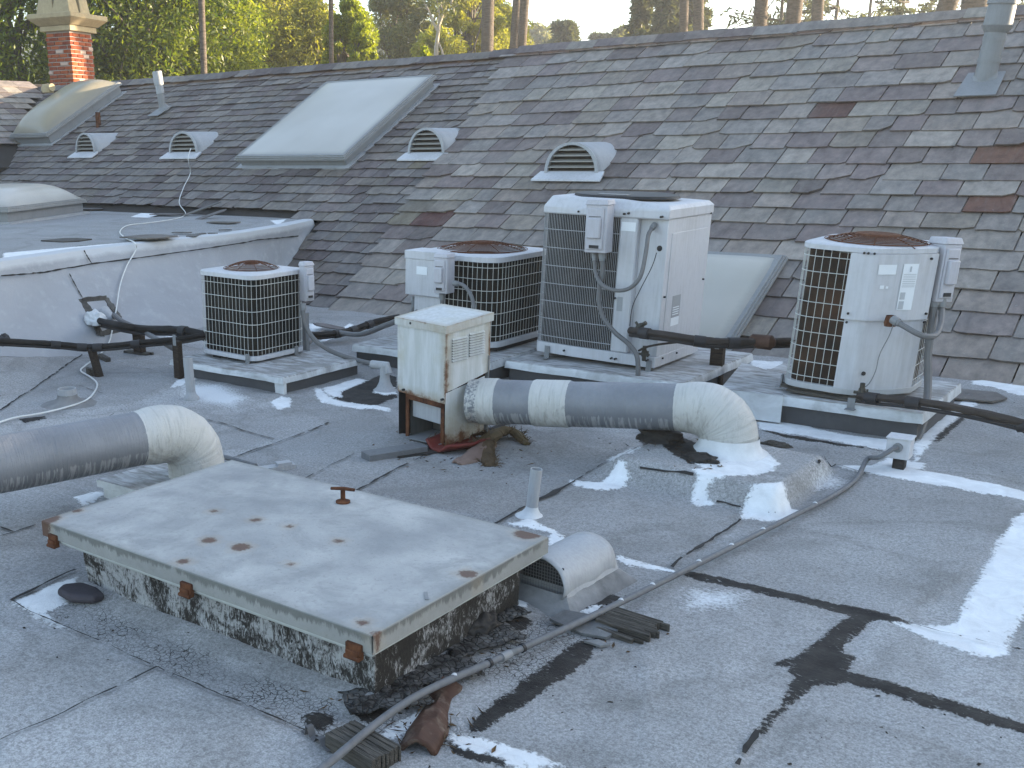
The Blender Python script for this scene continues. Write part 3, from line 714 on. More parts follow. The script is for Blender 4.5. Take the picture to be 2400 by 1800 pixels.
# far slope behind the ridge and the gable walls under it
ry = SL(0, RIDGE_S)[1]; rz = SL(0, RIDGE_S)[2]
mb.hexa([(-22.5, ry, rz - 0.14), (14, ry, rz - 0.14), (14, ry + 6, rz - 3.3), (-22.5, ry + 6, rz - 3.3)], [(-22.5, ry, rz - 0.02), (14, ry, rz - 0.02), (14, ry + 6, rz - 3.2), (-22.5, ry + 6, rz - 3.2)])
mb.build('roof_deck', M_UNDER, slate_roof, smooth=False)
PAL_R = [(0.24, 0.213, 0.193), (0.218, 0.194, 0.178), (0.265, 0.233, 0.205), (0.197, 0.165, 0.153), (0.174, 0.141, 0.134), (0.233, 0.197, 0.172), (0.256, 0.227, 0.193), (0.153, 0.126, 0.117), (0.211, 0.191, 0.176), (0.226, 0.194, 0.163)]  # same hues as PAL_L, lightened: flare and haze veil put into the colour
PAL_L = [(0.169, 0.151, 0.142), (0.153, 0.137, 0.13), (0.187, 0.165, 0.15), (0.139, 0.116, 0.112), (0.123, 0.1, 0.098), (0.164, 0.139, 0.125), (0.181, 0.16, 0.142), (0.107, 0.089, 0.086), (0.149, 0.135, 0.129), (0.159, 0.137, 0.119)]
SPECIAL = [((1935, 262), (0.1, 0.055, 0.045)), ((2345, 498), (0.125, 0.066, 0.05)), ((1020, 516), (0.085, 0.04, 0.034)), ((2370, 380), (0.13, 0.07, 0.05)),
           ((965, 395), (0.16, 0.135, 0.1)), ((1010, 480), (0.15, 0.13, 0.105)), ((955, 510), (0.16, 0.135, 0.1))]
SPX = [(slope_xs(RF(*p)), c) for p, c in SPECIAL]
slates = []
def slate(mbx, x0, x1, tail, L, dt, dh, th, col, r, skew=0.0):
    """one slate: irregular tail edge, slightly out of true"""
    n = r.choice((2, 3, 4)); w = x1 - x0
    chip = r.random(); pts = []
    j = 0.0025 + 0.008 * (r.random() < 0.35)
    tails = []
    for i in range(n + 1):
        f = i / n
        tails.append([x0 + w * f, tail + r.uniform(-j, j) + skew * (f - 0.5)])
    if chip < 0.20: tails[0][1] += r.uniform(0.01, 0.04); tails.insert(1, [x0 + w * r.uniform(0.06, 0.2), tail])
    elif chip < 0.40: tails[-1][1] += r.uniform(0.01, 0.05); tails.insert(-1, [x1 - w * r.uniform(0.06, 0.25), tail])
    elif chip < 0.47: tails[-1][1] += r.uniform(0.06, 0.1); tails.insert(-1, [x1 - w * r.uniform(0.3, 0.5), tail + 0.01])
    lo = tails + [[x1, tail + L], [x0, tail + L]]
    dd = lambda s: dt + (dh - dt) * (s - tail) / L
    top = [SL(p[0] + (0.002 if i == 0 else 0), p[1], dd(p[1]) + th) for i, p in enumerate(lo)]
    bot = [SL(p[0], p[1] + 0.003, dd(p[1])) for p in lo]
    m = len(lo); b = len(mbx.v)
    mbx.add(bot + top, [tuple(range(m, 2 * m))] + [(i, (i + 1) % m, m + (i + 1) % m, m + i) for i in range(m)])
    return [col] * (2 * m)
def rows(tails, xl, xr, wmin, wmax, pal, dbase, thick, sect):
    for ri, t in enumerate(tails):
        exp = (tails[ri - 1] - t) if ri else (tails[0] - tails[1])
        x = xl(t) - rnd.uniform(0, 0.25) * (sect == 'L'); end = xr(t)
        while x < end:
            w = rnd.uniform(wmin, wmax); x1 = x + w
            if end - x1 < wmin * 0.5: x1 = end + (0.0 if sect == 'R' else 0.12)
            L = min(exp * 1.9, RIDGE_S - t + 0.02)
            if L > 0.08:
                cx, cs = (x + x1) / 2, t + exp * 0.5
                col = pal[rnd.randrange(len(pal))]; k = rnd.uniform(0.82, 1.14)
                col = tuple(c * k for c in col)
                if rnd.random() < 0.0004: col = (0.1, 0.062, 0.05)
                for (sx, ss), sc in SPX:
                    if x < sx < x1 and t < ss < t + exp: col = sc
                slates.append(dict(x0=x + 0.005, x1=x1 - 0.005, t=t + rnd.uniform(-0.009, 0.009), L=L, dt=dbase + rnd.uniform(-0.003, 0.008), dh=dbase - 0.029, th=thick * rnd.uniform(0.7, 1.4), col=col, cx=cx, cs=cs, exp=exp, skew=rnd.uniform(-0.012, 0.012) if sect == 'L' else rnd.uniform(-0.005, 0.005)))
            x = x1
rows(TAILS_R, bnd, lambda s: 2.6, 0.24, 0.47, PAL_R, 0.052, 0.011, 'R')
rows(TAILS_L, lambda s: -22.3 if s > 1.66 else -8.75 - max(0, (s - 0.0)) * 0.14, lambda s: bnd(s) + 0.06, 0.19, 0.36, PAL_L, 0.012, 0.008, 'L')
# keep those the wall and the upper roof leave free
slates = [q for q in slates if not (q['cs'] < 1.63 and q['cx'] < -8.05 - 0.47 * q['cs'])]
def on_pic(q):
    px, py, pz = PR(SL(q['cx'], q['cs'], 0.03)); return -40 < px < 2440 and -20 < py < 900
seen = [q for q in slates if on_pic(q)]
def size(q):
    P = PR(SL(q['cx'], q['cs'])); return (q['x1'] - q['x0']) * q['exp'] / (P[2] ** 2)
seen.sort(key=size, reverse=True)
single = set(id(q) for q in seen[:300])
joined = MB(); jcol = []
def set_col(o, cols):
    a = o.data.color_attributes.new('col', 'FLOAT_COLOR', 'POINT')
    a.data.foreach_set('color', np.array([(*c, 1.0) for c in cols], np.float32).ravel())
for q in slates:
    if id(q) in single:
        m1 = MB(); c = slate(m1, q['x0'], q['x1'], q['t'], q['L'], q['dt'], q['dh'], q['th'], q['col'], rnd, q['skew'])
        o = m1.build('slate', M_SLATE, slate_roof, smooth=False, origin=SL(q['cx'], q['cs'], 0)); set_col(o, c)
    else:
        jcol += slate(joined, q['x0'], q['x1'], q['t'], q['L'], q['dt'], q['dh'], q['th'], q['col'], rnd, q['skew'])
# ridge slates, laid along the ridge
x = -22.3
while x < 2.6:
    w = rnd.uniform(0.34, 0.5); d = 0.085 if x > -8.7 else 0.045
    pal = PAL_R if x > -8.7 else PAL_L
    jcol += slate(joined, x, x + w + 0.03, RIDGE_S - rnd.uniform(0.17, 0.2), 0.2, d, d + 0.012 + rnd.uniform(0, 0.01), 0.011, (lambda kk, cc: tuple(c * kk for c in cc))(rnd.uniform(0.8, 1.05), pal[rnd.randrange(len(pal))]), rnd, rnd.uniform(-0.02, 0.02))
    x += w
o = joined.build('slates', M_SLATE, slate_roof, smooth=False); set_col(o, jcol); tag(o, kind='stuff')

# cross wing at the far left: a slope that falls towards the right and meets the main slope in a valley
wing = thing('wing_slate_roof', None, None); tag(wing, kind='structure')
vA = RF(105, 213); vB = RF(24, 348)
wx = vA.x - 0.35
def WS(y, s, d=0.0):                            # s counted down from the wing's ridge
    return Vector((wx + s * math.cos(PITCH) + d * math.sin(PITCH), y, vA.z + 0.17 - s * math.sin(PITCH) + d * math.cos(PITCH)))
mbw = MB()
mbw.hexa([WS(7.0, 0, -.15), WS(14.2, 0, -.15), WS(14.2, 3.4, -.15), WS(7, 3.4, -.15)][::-1], [WS(7.0, 0, -.02), WS(14.2, 0, -.02), WS(14.2, 3.4, -.02), WS(7, 3.4, -.02)][::-1])
mbw.build('roof_deck', M_UNDER, wing, smooth=False)
for ri in range(11):
    s = 0.30 + 0.235 * ri; y = 7.0 + rnd.uniform(0, 0.2)
    while y < 13.9:
        w = rnd.uniform(0.3, 0.46)
        d = lambda ss: 0.03 - 0.03 * (s - ss) / 0.45
        q = [(y + .004, s + rnd.uniform(-.01, .01)), (y + w - .004, s + rnd.uniform(-.01, .01)), (y + w - .004, max(s - .45, -.02)), (y + .004, max(s - .45, -.02))]
        top = [WS(a, b, d(b) + .011) for a, b in q]; bot = [WS(a, b, d(b)) for a, b in q]
        P = PR(WS(y + w / 2, s - .1))
        # the valley: slates of the wing only where they lie above the main slope
        if slope_xs(WS(y + w, s))[1] is not None and WS(y + w / 2, s).z > (WS(y + w / 2, s).y - Y0) * math.tan(PITCH) - 0.02:
            m1 = MB(); m1.hexa(bot, top); o = m1.build('slate', M_SLATE, wing, smooth=False, origin=WS(y, s))
            kk = rnd.uniform(0.95, 1.25); cc = tuple(c * kk for c in PAL_R[rnd.randrange(len(PAL_R))])
            set_col(o, [cc] * 8)
        y += w
mbw = MB()
mbw.tube([vA + Vector((-.1, 0.15, .05)), vB + Vector((0.02, 0, .05))], 0.03, 6, flat=0.4); mbw.build('valley_strip', M_ALU, wing)

# loose slates and shards at the eaves and on the upper roof
def shard(loc, a, w, l, col, label, tilt=0.0, rx=0.0, name='loose_slate'):
    m1 = MB(); pts = [(-l / 2, -w / 2), (l * .35, -w * .5), (l / 2, -w * .1), (l * .42, w * .45), (-l * .2, w / 2), (-l / 2, w * .3)]
    pts = [(p[0] + rnd.uniform(-.01, .01), p[1] + rnd.uniform(-.01, .01)) for p in pts]
    m1.prism(pts, 0, 0.011)
    o = m1.build(name, M_SLATE, smooth=False, loc=loc, rot=(rx, tilt, a)); set_col(o, [col] * 12)
    return tag(o, label, 'slate', 'loose slates and shards')
DZ = 0.768
shard(GR(768, 772, .02), 0.9, 0.13, 0.26, (0.1, 0.088, 0.092), 'dark purple slate shard pointing down at the eaves beside the small condenser', 0.25)
shard(GR(776, 776, .035), 0.6, 0.15, 0.27, (0.12, 0.105, 0.105), 'broken slate lapping over a dark shard at the eaves beside the small condenser', 0.2)
shard(RF(795, 758, .06), -0.2, 0.2, 0.3, (0.15, 0.15, 0.14), 'grey slate slipped out of the lowest course above the white coating', 0.0, PITCH)
shard(GR(2100, 925, .015), 1.2, 0.3, 0.42, (0.14, 0.135, 0.125), 'fallen brown grey slate lying on the flat roof right of the right hand condenser')
shard(GR(2240, 930, .015), 0.2, 0.32, 0.55, (0.135, 0.125, 0.118), 'large fallen slate lying below the eaves near the right edge of the roof')
shard(G(200, 490, DZ + .02), 0.3, 0.28, 0.6, (0.11, 0.1, 0.1), 'slate shard lying on the upper roof nearest the domed skylight')
shard(G(395, 503, DZ + .02), 0.1, 0.25, 0.45, (0.11, 0.1, 0.1), 'slate shard lying on the white patch of the upper roof by the cable')
shard(G(455, 497, DZ + .05), 1.1, 0.13, 0.8, (0.12, 0.115, 0.11), 'narrow slate strip leaning on the lowest course of the upper roof', -0.3)
shard(G(490, 506, DZ + .04), 1.3, 0.12, 0.5, (0.115, 0.105, 0.105), 'short slate strip leaning beside the narrow one on the upper roof', -0.25)
shard(G(525, 522, DZ + .012), 0.1, 0.2, 0.4, (0.12, 0.11, 0.1), 'flat brown slate shard alone on the upper roof right of the cable')
shard(G(160, 564, DZ + .006), 0.1, 0.35, 0.4, (0.05, 0.045, 0.04), 'dark flat patch of broken slate in the open on the upper roof')
shard(G(355, 556, DZ + .035), 0.0, 0.4, 0.45, (0.125, 0.11, 0.1), 'broken slate lying on the white board on the upper roof')
for px, py, l, lb in ((428, 546, .22, 'small slate chip nearest the broken slate on the white board'), (452, 553, .28, 'longest slate chip in the row along the upper roof\'s edge'), (470, 549, .16, 'stubby slate chip right beside the longest chip on the upper roof'), (500, 548, .1, 'tiniest slate chip on the upper roof'), (527, 540, .14, 'slate chip furthest right in the row on the upper roof')):
    o = shard(G(px, py, DZ + .008), rnd.uniform(0, 3), l * .4, l, (0.13, 0.125, 0.12), lb, name='slate_chip')
    o['group'] = 'slate chips on the upper roof'
m1 = MB(); m1.box(-.22, .22, -.15, .15, 0, .03); tag(m1.build('board', M_PVC, loc=G(358, 560, DZ), rot=(0, 0, 0.1)), 'white painted board under a broken slate on the upper roof', 'board')

# ================================================================ upper flat roof at the left with its wall
upper = thing('upper_flat_roof', None, None); tag(upper, kind='structure')
EDGE = [(-7.0, 1.5), (-7.6, 3.6), (-7.892, 4.981), (-8.114, 5.985), (-8.17, 7.0), (-8.198, 8.083), (-8.45, 9.0), (-8.83, 9.95)]
BASE = [(-6.6, 1.5, .25), (-7.05, 3.6, .22), (-7.2, 4.46, 0.13), (-7.27, 5.27, -.02), (-7.33, 6.3, -.02), (-7.55, 7.3, -.02), (-7.95, 8.1, -.02), (-8.35, 9.0, -.02)]
def along(poly, y, k): return float(np.interp(y, [p[1] for p in poly], [p[k] for p in poly]))
def deck_mesh():
    ys = np.linspace(1.5, 9.95, 240); fr = np.concatenate([np.linspace(0, 0.35, 130), np.linspace(0.36, 1, 40)])
    vs = []
    for y in ys:
        xe = along(EDGE, y, 0)
        for f in fr: vs.append((xe - f * (22.3 + xe), y, DZ + 0.006 * math.sin(xe * 3 + y * 2 + f * 20)))
    n = len(fr); q = [(j * n + i, (j + 1) * n + i, (j + 1) * n + i + 1, j * n + i + 1) for j in range(len(ys) - 1) for i in range(n - 1)]
    q = [tuple(reversed(a)) for a in q]
    mb = MB(); mb.add(vs, q); o = mb.build('roof_membrane', M_DECK, upper)
    X = np.array([v[0] for v in vs]); Y = np.array([v[1] for v in vs])
    dk = lambda pts: [tuple(G(*p, DZ)[:2]) for p in cv((0, 0), 2.765, pts)]
    P = [dk([(1170, 1555), (1500, 1505), (1830, 1470), (1990, 1430), (2020, 1500), (1930, 1530), (1600, 1570), (1200, 1600)]), dk([(845, 1405), (960, 1360), (1090, 1370), (960, 1412)]), dk([(1750, 1430), (1860, 1420), (1800, 1458)]), dk([(20, 1640), (500, 1600), (900, 1570), (1150, 1560), (1180, 1600), (500, 1650), (20, 1690)])]
    T = [dk([(200, 1640), (520, 1595), (860, 1580), (860, 1586), (520, 1606), (200, 1655)]), dk([(980, 1395), (1060, 1385), (1080, 1395), (1000, 1408)])]
    for nm, arr in (('paint', field(X, Y, P)), ('tar', field(X, Y, T)), ('crack', np.ones(len(vs))), ('spray', np.ones(len(vs))), ('tone', np.ones(len(vs)))):
        a = o.data.attributes.new(nm, 'FLOAT', 'POINT'); a.data.foreach_set('value', arr.astype(np.float32))
deck_mesh()
def mk_wallmat():
    t = NT('upper_wall_coating'); n1 = t.noise(1.3, 5, 0.6); n2 = t.noise(8, 5, 0.7); z = t.sep(2)
    c = t.mix(t.step(n1, 0.32, 0.68), (0.26, 0.268, 0.285), (0.33, 0.338, 0.355))
    c = t.mix(t.m('MULTIPLY', t.step(n2, 0.52, 0.7), 0.35), c, (0.42, 0.435, 0.45))
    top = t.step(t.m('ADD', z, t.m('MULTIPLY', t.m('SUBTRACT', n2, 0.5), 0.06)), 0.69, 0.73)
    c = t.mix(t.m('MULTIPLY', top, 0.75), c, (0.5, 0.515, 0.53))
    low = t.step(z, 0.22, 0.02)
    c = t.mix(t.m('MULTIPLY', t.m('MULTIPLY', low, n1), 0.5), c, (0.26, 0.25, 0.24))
    return t.done(c, 0.8, t.bump(n2, 0.008, 0.35))
M_UWALL = mk_wallmat()
mb = MB(); ys = np.linspace(1.5, 9.9, 150); prof = [(0.0, 0.03), (0.0, -0.115), (0.022, -0.118), (0.03, -0.135)]
rings = []
for y in ys:
    xe = along(EDGE, y, 0); xb = along(BASE, y, 0); zb = along(BASE, y, 2); row = [Vector((xe - 0.16, y, DZ + 0.004)), Vector((xe - 0.02, y, DZ + 0.012))]
    for i in range(12):
        f = i / 11; z = DZ - 0.0 - f * (DZ - zb)
        bow = 0.10 * math.sin(f * math.pi) * 0.35; lip = 0.03 if z > DZ - 0.125 else 0.0
        k = f ** 1.15
        row.append(Vector((xe + (xb - xe) * k + lip - bow + 0.006 * math.sin(y * 5 + f * 9), y, z)))
    rings.append(row)
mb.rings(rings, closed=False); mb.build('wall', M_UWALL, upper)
mb = MB()
def wallpt(y, z, off=0.012):
    xe = along(EDGE, y, 0); xb = along(BASE, y, 0); zb = along(BASE, y, 2); f = min(1, max(0, (DZ - z) / (DZ - zb)))
    return Vector((xe + (xb - xe) * f ** 1.15 - 0.035 * math.sin(f * math.pi) + off + (0.03 if z > DZ - .125 else 0), y, z))
def wall_px(px, py):
    """where this line of sight meets the wall"""
    d = wray((px, py)); best = None
    for t in np.linspace(6.5, 14, 1500):
        P = CAMP + d * t / np.linalg.norm(d)
        w = wallpt(P[1], P[2], 0.0)
        if best is None or abs(P[0] - w.x) < best[0]: best = (abs(P[0] - w.x), P)
    P = best[1]; return wallpt(P[1], P[2])
for pts, w in ([(0, 646), (100, 638), (212, 618), (345, 601), (480, 582), (600, 562), (697, 553)], 0.012), ([(194, 586), (212, 617)], 0.012), ([(160, 641), (190, 697)], 0.012):
    P = [wall_px(*p) for p in pts]; Q = []
    for i in range(len(P) - 1):
        for j in range(12): Q.append(P[i].lerp(P[i + 1], j / 12))
    Q.append(P[-1]); prev = None
    for i, q in enumerate(Q):
        t = (Q[min(i + 1, len(Q) - 1)] - Q[max(i - 1, 0)]).normalized(); nn = t.cross(Vector((1, 0, 0))).normalized(); hw = w * rnd.uniform(0.2, 0.7)
        b = wallpt(q.y, q.z, 0.018)
        cur = (b + nn * hw, b - nn * hw)
        if prev: mb.add([prev[0], prev[1], cur[1], cur[0]], [(0, 1, 2, 3)])
        prev = cur
mb.build('crack_line', M_SEAM, upper, smooth=False)
# tar frame left round an old opening
mb = MB()
fr = [(190, 700), (214, 735), (236, 790), (262, 784), (295, 779)]
def wall_band(pts, w):
    P = [wall_px(*p) for p in pts]; prev = None
    Q = []
    for i in range(len(P) - 1):
        for j in range(8): Q.append(P[i].lerp(P[i + 1], j / 8))
    Q.append(P[-1])
    for i, q in enumerate(Q):
        t = (Q[min(i + 1, len(Q) - 1)] - Q[max(i - 1, 0)]).normalized(); nn = t.cross(Vector((1, 0, 0))).normalized(); hw = w / 2 * rnd.uniform(0.7, 1.25)
        b = wallpt(q.y, q.z, 0.014); cur = (b + nn * hw, b - nn * hw)
        if prev:
            o_ = Vector((0.012, 0, 0)); mb.hexa([prev[1] - o_, prev[0] - o_, cur[0] - o_, cur[1] - o_], [prev[1], prev[0], cur[0], cur[1]])
        prev = cur
wall_band([(193, 706), (248, 700)], 0.06); wall_band([(190, 700), (214, 738), (234, 786)], 0.07); wall_band([(246, 698), (264, 722), (281, 748)], 0.06); wall_band([(232, 784), (262, 778), (296, 770)], 0.06)
mb.build('tar_frame', plain('old_grey_tar', (0.085, 0.08, 0.074), 0.85, 0.6, 30, 0.01), upper, smooth=False)
# ================================================================ helpers for things
def set_attr(o, name, fn):
    me = o.data; co = np.zeros(len(me.vertices) * 3, np.float32); me.vertices.foreach_get('co', co); co = co.reshape(-1, 3)
    a = me.attributes.new(name, 'FLOAT', 'POINT'); a.data.foreach_set('value', np.asarray(fn(co), np.float32)); return o
def grid_plane(mb, o, u, v, nu, nv):
    o, u, v = Vector(o), Vector(u), Vector(v)
    vs = [o + u * (i / nu) + v * (j / nv) for j in range(nv + 1) for i in range(nu + 1)]
    mb.add(vs, [(j * (nu + 1) + i, j * (nu + 1) + i + 1, (j + 1) * (nu + 1) + i + 1, (j + 1) * (nu + 1) + i) for j in range(nv) for i in range(nu)])
def rrect(x0, x1, y0, y1, r, n=6):
    out = []
    for cx, cy, a0 in ((x1 - r, y1 - r, 0), (x0 + r, y1 - r, 90), (x0 + r, y0 + r, 180), (x1 - r, y0 + r, 270)):
        for k in range(n + 1):
            a = math.radians(a0 + 90 * k / n); out.append((cx + r * math.cos(a), cy + r * math.sin(a)))
    return out
def path_len(pts, closed=True):
    acc = [0.0]; m = len(pts)
    for i in range(m if closed else m - 1):
        a, b = pts[i], pts[(i + 1) % m]; acc.append(acc[-1] + math.hypot(b[0] - a[0], b[1] - a[1]))
    return acc
def path_at(pts, acc, s):
    s = s % acc[-1]
    i = max(0, min(len(acc) - 2, int(np.searchsorted(acc, s, 'right')) - 1))
    a, b = pts[i], pts[(i + 1) % len(pts)]; t = (s - acc[i]) / max(1e-9, acc[i + 1] - acc[i])
    tx, ty = b[0] - a[0], b[1] - a[1]; L = math.hypot(tx, ty) or 1
    return (a[0] + tx * t, a[1] + ty * t), (tx / L, ty / L)
def offset(pts, d):
    out = []; n = len(pts)
    for i in range(n):
        a, b, c = pts[i - 1], pts[i], pts[(i + 1) % n]
        t1 = (b[0] - a[0], b[1] - a[1]); t2 = (c[0] - b[0], c[1] - b[1])
        l1 = math.hypot(*t1) or 1; l2 = math.hypot(*t2) or 1
        n1 = (t1[1] / l1, -t1[0] / l1); n2 = (t2[1] / l2, -t2[0] / l2)
        nx, ny = n1[0] + n2[0], n1[1] + n2[1]; l = math.hypot(nx, ny) or 1
        k = d / max(0.5, (nx / l * n1[0] + ny / l * n1[1]))
        out.append((b[0] + nx / l * k, b[1] + ny / l * k))
    return out

# ---------------------------------------------------------------- roof hatch
hx0, hx1, hy0, hy1, hz = -3.433, -1.788, 2.232, 3.262, 0.26
hatch = thing('roof_hatch', 'large pale metal roof hatch with rusty corners on a black tarred curb', 'roof hatch', (-2.6, 2.7, 0))
HO = Vector((-2.6, 2.7, 0))
mb = MB()
mb.prism([(-3.255, 2.30), (-1.835, 2.30), (-1.835, 3.13), (-3.255, 3.13)], -0.01, 0.205)
mbg = MB()
for o_, u_, v_, nu, nv in (((-3.262, 2.292, -0.01), (1.434, 0, 0), (0, 0, 0.213), 70, 12), ((-1.828, 2.292, -0.01), (0, 0.845, 0), (0, 0, 0.213), 42, 12), ((-3.262, 3.137, -0.01), (0, -0.845, 0), (0, 0, 0.213), 42, 12)):
    o2 = Vector(o_); vs = []
    grid_plane(mbg, o2, u_, v_, nu, nv)
for i, v in enumerate(mbg.v):
    q = mn.noise(Vector(v) * 9) * 0.007 + mn.noise(Vector(v) * 30) * 0.003
    ny_ = -1 if abs(v[1] - 2.292) < 1e-4 else 0; nx_ = 1 if abs(v[0] + 1.828) < 1e-4 else (-1 if abs(v[0] + 3.262) < 1e-4 else 0)
    mbg.v[i] = (v[0] + nx_ * q, v[1] + ny_ * q, v[2])
o = mbg.build('curb', M_TARC, hatch, loc=(0, 0, 0)); o.data.transform(Matrix.Translation(-HO))
set_attr(o, 'dry', lambda c: np.where(c[:, 1] < -0.40, 0.52 - 0.1 * np.sin(c[:, 0] * 4), 0.17))
o = mb.build('curb_core', M_TARC, hatch, smooth=False); o.data.transform(Matrix.Translation(-HO)); set_attr(o, 'dry', lambda c: c[:, 0] * 0)
# lid: top sheet with a folded lip, and the flange under it
mb = MB(); nu, nv = 120, 76
def ltop(x, y):
    fx = (x - hx0) / (hx1 - hx0); fy = (y - hy0) / (hy1 - hy0)
    return hz + 0.012 * math.sin(math.pi * fx) * math.sin(math.pi * fy) + 0.0025 * mn.noise(Vector((x * 3, y * 3, 1)))
rim = []
vs = []
for j in range(nv + 1):
    for i in range(nu + 1):
        x = hx0 + (hx1 - hx0) * i / nu; y = hy0 + (hy1 - hy0) * j / nv; vs.append((x, y, ltop(x, y)))
mb.add(vs, [(j * (nu + 1) + i, j * (nu + 1) + i + 1, (j + 1) * (nu + 1) + i + 1, (j + 1) * (nu + 1) + i) for j in range(nv) for i in range(nu)])
def lip(ax, ay, bx, by, n, zt, zb, out):
    L = math.hypot(bx - ax, by - ay); nx, ny = (by - ay) / L, -(bx - ax) / L; rows_ = []
    for (z, f) in ((0, 0.0), (-0.004, out), (zb - zt, out), (zb - zt, out - 0.006)):
        rows_.append([Vector((ax + (bx - ax) * i / n + nx * f, ay + (by - ay) * i / n + ny * f, (ltop(ax + (bx - ax) * i / n, ay + (by - ay) * i / n) if z > -0.01 else zt) + z + (0.003 * mn.noise(Vector((ax * 7 + i * .17, ay * 5, 3))) if z < -0.01 else 0))) for i in range(n + 1)])
    mb.rings([list(r) for r in rows_], closed=False)
cs = [(hx0, hy0), (hx1, hy0), (hx1, hy1), (hx0, hy1)]
for k in range(4):
    a, b = cs[k], cs[(k + 1) % 4]; lip(a[0], a[1], b[0], b[1], 60, hz, 0.198, 0.004)
lid = mb.build('lid', M_LID, hatch); lid.data.transform(Matrix.Translation(-HO))
SPOTS = [(501, 1203, .02), (599, 1225, .026), (678, 1241, .018), (490, 1271, .034), (565, 1287, .042), (429, 1317, .026), (797, 1275, .02), (681, 1327, .016), (792, 1274, .02), (1236, 1252, .05), (1097, 1346, .038), (852, 1460, .022), (95, 1216, .075), (181, 1197, .025), (884, 1484, .02)]
SP = [(G(px, py, hz), r * (.85 if r < .05 else 1)) for px, py, r in SPOTS]
def rustf(c):
    d = np.full(len(c), 1.0); X = c[:, 0] + HO.x; Y = c[:, 1] + HO.y; Z = c[:, 2]
    for P, r in SP: d = np.minimum(d, np.hypot(X - P.x, Y - P.y) - r + np.where(Z < 0.255, 0.01, 0))
    return d
set_attr(lid, 'rust', rustf)
set_attr(lid, 'edge', lambda c: np.minimum(np.minimum(c[:, 0] + HO.x - hx0, hx1 - c[:, 0] - HO.x), np.minimum(c[:, 1] + HO.y - hy0, hy1 - c[:, 1] - HO.y)))
mb = MB()
def fr_(x0, x1, y0, y1, z0, z1, t):
    mb.box(x0, x1, y0, y0 + t, z0, z1); mb.box(x0, x1, y1 - t, y1, z0, z1); mb.box(x0, x0 + t, y0 + t + .0005, y1 - t - .0005, z0, z1); mb.box(x1 - t, x1, y0 + t + .0005, y1 - t - .0005, z0, z1)
fr_(hx0 + 0.008, hx1 - 0.008, hy0 + 0.008, hy1 - 0.008, 0.182, 0.246, 0.012)
fr_(hx0 + 0.03, hx1 - 0.03, hy0 + 0.025, hy1 - 0.03, 0.168, 0.186, 0.02)
o = mb.build('flange', paint_metal('hatch_flange_paint', (0.42, 0.44, 0.43), (0.24, 0.24, 0.22), 0.05, 0.5, 0.5, False), hatch, bevel=0.003); o.data.transform(Matrix.Translation(-HO))
for px, py, w in ((439, 1352, .055), (128, 1262, .05), (833, 1503, .06)):
    P = PY(px, py, hy0 - 0.002); P = Vector((P.x, hy0 - 0.004, 0.205)); mb = MB()
    mb.box(-w / 2, w / 2, -0.012, 0.006, -0.036, 0.014); mb.box(-w / 2 + .006, w / 2 - .006, -0.02, -0.010, -0.036, -0.006); mb.tube([(-w / 2, -.016, -.03), (w / 2, -.016, -.03)], .008, 8)
    o = mb.build('hinge_clip', M_RUST, hatch, bevel=0.003); o.location = P - HO
P = G(804, 1177, hz + .008); mb = MB()
mb.lathe([(0.03, 0), (0.03, 0.006), (0.014, 0.012), (0.010, 0.014), (0.010, 0.055)], n=14, cap1=True)
mb.tube([(-0.045, -0.02, 0.055), (0.0, 0, 0.058), (0.045, 0.02, 0.055)], [0.009, 0.011, 0.009], 8, flat=0.7)
o = mb.build('handle', M_RUST, hatch); o.location = P - HO

# ---------------------------------------------------------------- equipment curbs
def curb(label, x0, x1, y0, y1, z, over=0.014, capt=0.055, sag=0.0, rest=0.0):
    c = Vector(((x0 + x1) / 2, (y0 + y1) / 2, 0))
    t = thing('equipment_curb', label, 'curb', c, 0, 'equipment curbs on the flat roof')
    mb = MB(); nx, ny = 14, 10; w, d = (x1 - x0) / 2, (y1 - y0) / 2
    def zz(x, y): return z + 0.004 * mn.noise(Vector((x * 4 + c.x, y * 4, c.y)))
    # cap: top sheet turned down at the edge
    prof = [(-0.012, -0.004), (0.0, 0.0), (0.006, -0.012), (0.008, -capt)]
    n = 24; outl = []
    per = [(-w, -d), (w, -d), (w, d), (-w, d)]
    top = [[Vector((-w + 2 * w * i / nx, -d + 2 * d * j / ny, 0)) for i in range(nx + 1)] for j in range(ny + 1)]
    vs = [Vector((v.x, v.y, zz(v.x, v.y))) for r in top for v in r]
    mb.add(vs, [(j * (nx + 1) + i, j * (nx + 1) + i + 1, (j + 1) * (nx + 1) + i + 1, (j + 1) * (nx + 1) + i) for j in range(ny) for i in range(nx)])
    for k in range(4):
        a, b = per[k], per[(k + 1) % 4]; L = math.hypot(b[0] - a[0], b[1] - a[1]); nxn, nyn = (b[1] - a[1]) / L, -(b[0] - a[0]) / L
        m = nx if k % 2 == 0 else ny; rw = []
        for o_, zf in ((0, 0), (0.007, -0.01), (0.010, -capt * 0.6), (0.013, -capt), (-0.03, -capt - 0.002)):
            rw.append([Vector((a[0] + (b[0] - a[0]) * i / m + nxn * o_ + (b[0] - a[0]) / L * o_ * (2 * i / m - 1), a[1] + (b[1] - a[1]) * i / m + nyn * o_ + (b[1] - a[1]) / L * o_ * (2 * i / m - 1), zz(a[0] + (b[0] - a[0]) * i / m, a[1] + (b[1] - a[1]) * i / m) + zf + (0.004 * mn.noise(Vector((i * .9, k, c.x))) if zf < -.02 else 0))) for i in range(m + 1)])
        mb.rings(rw, closed=False)
    mb.build('cap', M_CAP, t)
    mb = MB(); mb.box(-w + over, w - over, -d + over, d - over, -0.03, z - capt + 0.01); mb.build('curb_side', M_CURB, t, smooth=False)
    return t
